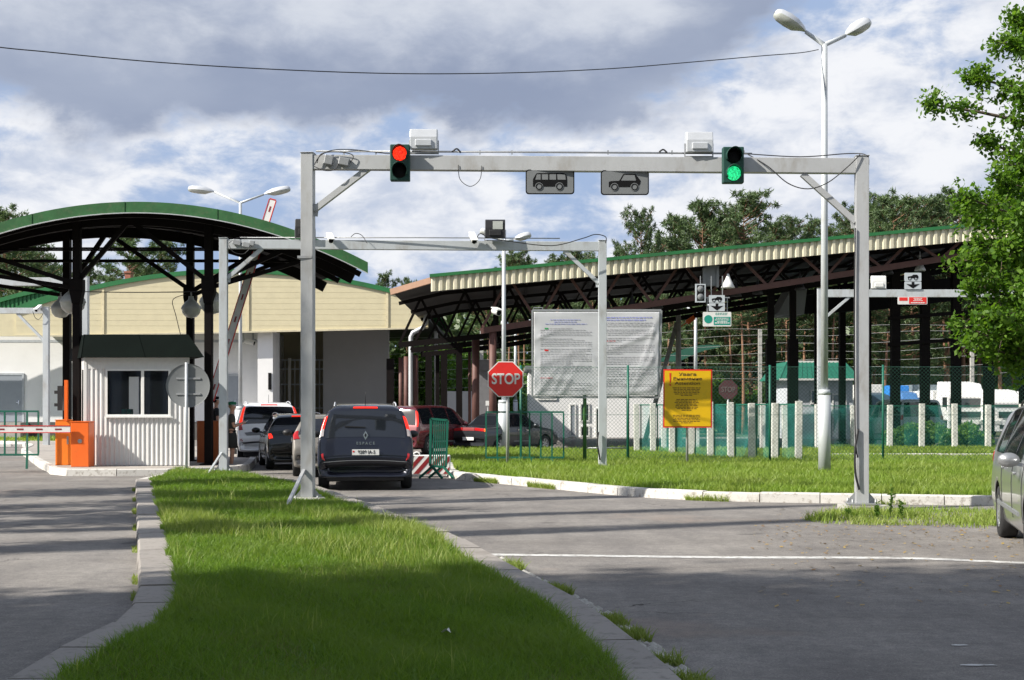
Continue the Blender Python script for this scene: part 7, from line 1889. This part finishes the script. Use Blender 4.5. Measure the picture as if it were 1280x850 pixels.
for k in range(64):
    x = rt.uniform(590, 1400); put((protos + bushy)[rt.randrange(9)], x, rt.uniform(104, 160), rt.uniform(305, 345) if x < 1060 else rt.uniform(262, 300))
for k, x in enumerate((-30, 30, 48, 66, 90, 118, 140, 178, 226, 245, -60, 55, 20, 100, 190)):
    put((protos + bushy)[(k * 2 + 1) % 9], x, rt.uniform(100, 125), rt.uniform(318, 345) if x > 60 else rt.uniform(296, 325))
for k in range(12): put(protos[k % 6], rt.uniform(330, 600), rt.uniform(125, 150), rt.uniform(395, 420))
# far undergrowth
rg = np.random.default_rng(5)
def foliage_mass(name, x0, x1, y0, y1, h, n, L, m, seed):
    rg = np.random.default_rng(seed); C = np.stack([rg.uniform(x0, x1, n), rg.uniform(y0, y1, n), h * rg.random(n) ** .8], 1); d = rg.normal(0, 1, (n, 3)); d /= np.linalg.norm(d, axis=1)[:, None]
    s = np.cross(d, rg.normal(0, 1, d.shape)); s /= np.linalg.norm(s, axis=1)[:, None]; l = L * rg.uniform(.5, 1.3, (n, 1))
    V = np.stack([C - d * l, C + s * l * .5, C + d * l, C - s * l * .5], 1); o = tris_obj(name, V, m); o['kind'] = 'stuff'; return o
foliage_mass('forest_undergrowth', -75, 95, 126, 170, 12.5, 90000, .55, M['needles'], 3)
foliage_mass('forest_undergrowth', -60, 80, 98, 124, 3.2, 26000, .35, M['bush'], 4)
# bushes and saplings
def bush_mesh(seed, r, h, n, L=.09):
    rg = np.random.default_rng(seed); k = 9; cc = np.stack([rg.normal(0, r * .45, k), rg.normal(0, r * .45, k), rg.uniform(.25, .8, k) * h], 1); rr = rg.uniform(.3, .55, k) * r
    i = rg.integers(0, k, n); d = rg.normal(0, 1, (n, 3)); d /= np.linalg.norm(d, axis=1)[:, None]; C = cc[i] + d * (rr[i] * rg.random(n) ** .45)[:, None]; C[:, 2] = np.maximum(C[:, 2], .05)
    d = rg.normal(0, 1, (n, 3)); d /= np.linalg.norm(d, axis=1)[:, None]; s = np.cross(d, rg.normal(0, 1, d.shape)); s /= np.linalg.norm(s, axis=1)[:, None]; l = L * rg.uniform(.6, 1.3, (n, 1))
    st_ = MB()
    for q in cc: st_.tube([(0, 0, 0), (q[0] * .5, q[1] * .5, q[2] * .5), tuple(q)], [.03, .02, .01], 4)
    return st_, np.stack([C - d * l, C + s * l * .55, C + d * l, C - s * l * .55], 1)
def bush(nm, label, cat, group, x, Yd, r, h, n, seed, L=.09, z0=0., m='bush'):
    st_, V = bush_mesh(seed, r, h, n, L); root = empty(nm, (PX(x, Yd), Yd, z0), label, cat, group)
    st_.build('stem', M['barkgrey'], root); tris_obj('foliage', V, M[m], root); return root
for i, (x, Yd, r, h) in enumerate(((498, 90, 2.2, 4.4), (530, 93, 2.6, 5.5), (556, 90, 2.4, 5.6), (584, 94, 2.6, 6.2), (612, 92, 2.2, 5.2), (652, 93, 2.6, 4.6), (886, 92, 2.4, 3.4), (925, 93, 2.2, 3.0), (560, 84, 1.2, 2.0), (860, 95, 2.4, 3.6))):
    bush('broadleaf_bush', 'sunlit broadleaf bush growing beyond the perimeter wires', 'bush', 'sunlit bushes beyond the perimeter wires', x, Yd, r, h, 5200, 60 + i, .16)
for i, (x, lb) in enumerate(((1130, 'clipped green hedge shrub left, in front of the grey van'), (1160, 'green hedge shrub between the van and the lorries'), (1190, 'green hedge shrub in front of the white lorry bumper'), (1218, 'low green shrub at the right end of the hedge'))):
    bush('hedge_shrub', lb, 'shrub', None, x, 54.4, .85, 1.0 - .12 * (i > 0), 3800, 80 + i, .07, 0.05)
# near broadleaf tree at the right edge
rd = random.Random(21); rgt = np.random.default_rng(21)
TX, TY = PX(1352, 24.5), 24.5
tr = empty('oak_tree', (TX, TY, 0), 'leafy green oak reaching in from the right edge', 'tree')
b = MB(); tk = [Vector((TX, TY, 0)), Vector((TX - .1, TY, 1.6)), Vector((TX + .05, TY + .05, 3.4)), Vector((TX - .15, TY, 5.5)), Vector((TX - .25, TY + .1, 7.6)), Vector((TX - .2, TY, 9.4))]
b.tube(smooth_line3(tk, 4), [.24 - .22 * i / 20 for i in range(21)], 12)
C = []; limbs = []
tg = [(1152, 129, 24.2), (1200, 92, 24.8), (1240, 52, 24.3), (1262, 18, 24.6), (1218, 168, 24.4), (1196, 242, 23.9), (1205, 268, 25.1), (1196, 325, 24.3), (1206, 352, 24.9), (1192, 402, 24.2), (1225, 418, 25.0), (1246, 436, 24.2), (1262, 400, 23.4), (1255, 300, 23.5), (1250, 240, 25.4), (1250, 200, 24.0), (1240, 345, 25.6), (1268, 120, 24.0), (1270, 425, 25.2), (1275, 180, 25.6), (1268, 260, 23.2), (1275, 350, 23.1), (1285, 80, 25), (1218, 300, 23.9), (1222, 392, 23.7), (1232, 218, 23.6)]
for (x, y, Yd) in tg:
    e = P(x, y, Yd); z0 = max(2.0, min(8.6, e.z - (TX - e.x) * rd.uniform(.15, .5))); s0 = Vector((TX - .1, TY, z0)); mid = s0.lerp(e, .5) + Vector((0, 0, rd.uniform(-.1, .2)))
    pts = smooth_line3([s0, mid, e], 5); b.tube(pts, [.055 - .047 * i / (len(pts) - 1) for i in range(len(pts))], 5, caps=False); limbs.append(pts)
    dlt = e - s0; Ln = dlt.length
    for q in range(34 if y > 190 else 26):
        f = rd.uniform(.25, 1.0) ** .8; pp = pts[min(len(pts) - 1, int(f * (len(pts) - 1)))]; rr_ = .06 + .42 * (1 - f) ** .5
        rr_ *= .6 if y < 180 else .85
        tip = pp + Vector((rd.gauss(0, rr_), rd.gauss(0, rr_), rd.gauss(0, rr_ * .75)))
        b.tube([pp, pp.lerp(tip, .5) + Vector((0, 0, .02)), tip], [.008, .006, .003], 3, caps=False)
        for k in range(3): C.append(pp.lerp(tip, rd.uniform(.35, 1.05)))
for q in range(420):      # far side of the crown, outside the picture
    a = rd.uniform(-1.3, 1.9); z = rd.uniform(2.6, 9.2); rr_ = rd.uniform(.3, 1.9) * (1 - abs(z - 5.8) / 6.5); p0 = Vector((TX + .2, TY, z)); tip = p0 + Vector((math.cos(a) * rr_, math.sin(a) * rr_, rd.uniform(-.1, .3)))
    C.append(tip)
b.build('trunk', M['barkgrey'], tr, True)
C = np.array([tuple(c) for c in C]); per = 9; n = len(C) * per
c = np.repeat(C, per, 0) + rgt.normal(0, .085, (n, 3)); d = rgt.normal(0, 1, (n, 3)); d[:, 2] -= .25; d /= np.linalg.norm(d, axis=1)[:, None]
s = np.cross(d, rgt.normal(0, .6, d.shape) + np.array([0, 0, 1.0])); s /= np.linalg.norm(s, axis=1)[:, None]; nr_ = np.cross(d, s)
l = (.062 * rgt.uniform(.6, 1.3, (n, 1)))
V = np.stack([c, c + d * l * .5 + s * l * .34, c + d * l * .85 + s * l * .52, c + d * l * 1.3 + s * l * .3 + nr_ * l * .1, c + d * l * 1.75 - nr_ * l * .25, c + d * l * 1.3 - s * l * .3 + nr_ * l * .1, c + d * l * .85 - s * l * .52, c + d * l * .5 - s * l * .34], 1)
# two planar halves per leaf keep faces simple
H1 = V[:, [0, 1, 2, 3, 4]]; H2 = V[:, [0, 4, 5, 6, 7]]
Vb = V - tr.location[:] if False else V
me_l = tris_obj('crown', V - np.array(tr.location)[None, None], M['leaves'], tr)

# shade trees to the left of the camera, outside the picture: they cast the long shadows on road and grass
def crown_mesh(seed, h, r, z0, n, L):
    rg = np.random.default_rng(seed); rd_ = random.Random(seed); tb_ = MB(); tb_.tube([(0, 0, 0), (.1, 0, h * .5), (0, .1, h * .95)], [.2, .14, .03], 8)
    k = 26; cc = []
    for i in range(k):
        a = rd_.uniform(0, 6.28); t = rd_.random(); z = z0 + (h - z0) * t; q = r * rd_.uniform(.3, .95) * math.sin(math.pi * min(1, .2 + t * .8)) ** .7
        p = (math.cos(a) * q, math.sin(a) * q, z); cc.append(p); tb_.tube([(0, 0, z - .6), p], [.05, .015], 4, caps=False)
    cc = np.array(cc); i = rg.integers(0, k, n); C = cc[i] + rg.normal(0, r * .20, (n, 3)); d = rg.normal(0, 1, (n, 3)); d /= np.linalg.norm(d, axis=1)[:, None]
    s = np.cross(d, rg.normal(0, 1, d.shape)); s /= np.linalg.norm(s, axis=1)[:, None]; l = L * rg.uniform(.6, 1.3, (n, 1))
    return tb_, np.stack([C - d * l, C + s * l * .55, C + d * l, C - s * l * .55], 1)
shp = [tree_proto('birch_tree', 'birch growing beside the left lane', 'tree', 'roadside trees beside the left lane', crown_mesh(90 + i, 18., 3.0, 6.5, 7500, .17), M['barkgrey'], M['leaves']) for i in range(3)]
soil('roadside_lawn', rect(-60, -12.5, -30, 30), .05)
soil('roadside_lawn', rect(-12.4, 40, -30, -7), .05)
ks = 0
# (x, y, height, width scale) of the roadside trees
for (tx, ty, hh, sw) in ((-15.5, 6.0, 13.5, .8), (-17, 4.4, 16, .9), (-15, 3.2, 18, .9), (-19, 2.0, 20, 1.0), (-15.5, 1.0, 20.5, 1.0), (-18, -.6, 21, 1.0), (-14.5, -1.8, 19, 1.0), (-13, 1.2, 16, .9), (-12.5, 4.4, 12, .8), (-21, 4.6, 15, .9), (-12, -2, 15, .9), (-20, -3, 22, 1.), (-19.5, 3.6, 21.5, .9),
                         (-17, 11.3, 13.5, .28), (-16.5, 15.6, 13, .45), (-17, 18.5, 13, .50), (-17.5, 22.5, 13, .55), (-18.5, 13.0, 20, .16), (-19, 16.5, 21, .14), (-20, 9.6, 22, .16)):
    o = shp[ks % 3] if ks < 3 else copy_tree(shp[ks % 3])
    if ks < 13: ty -= .95
    o.scale = (sw, sw, hh / 18.); o.location = (tx, ty, 0.02); o.rotation_euler = (0, 0, ks * 1.3); ks += 1
for (tx, ty, hh, sw) in ((-9, -13, 17, 1.3), (-3, -16, 19, 1.4), (4, -15, 17, 1.4), (10, -13, 18, 1.4), (16, -10, 17, 1.3), (-15, -9, 18, 1.2), (20, -2, 15, 1.2)):  # unseen trees added behind the camera to block sky and deepen the shade
    o = copy_tree(shp[ks % 3]); o['label'] = 'unseen birch added behind the camera to deepen the shade'; o['group'] = 'unseen shade trees added behind the camera'
    o.scale = (sw, sw, hh / 18.); o.location = (tx, ty, 0.02); o.rotation_euler = (0, 0, ks * 1.3); ks += 1
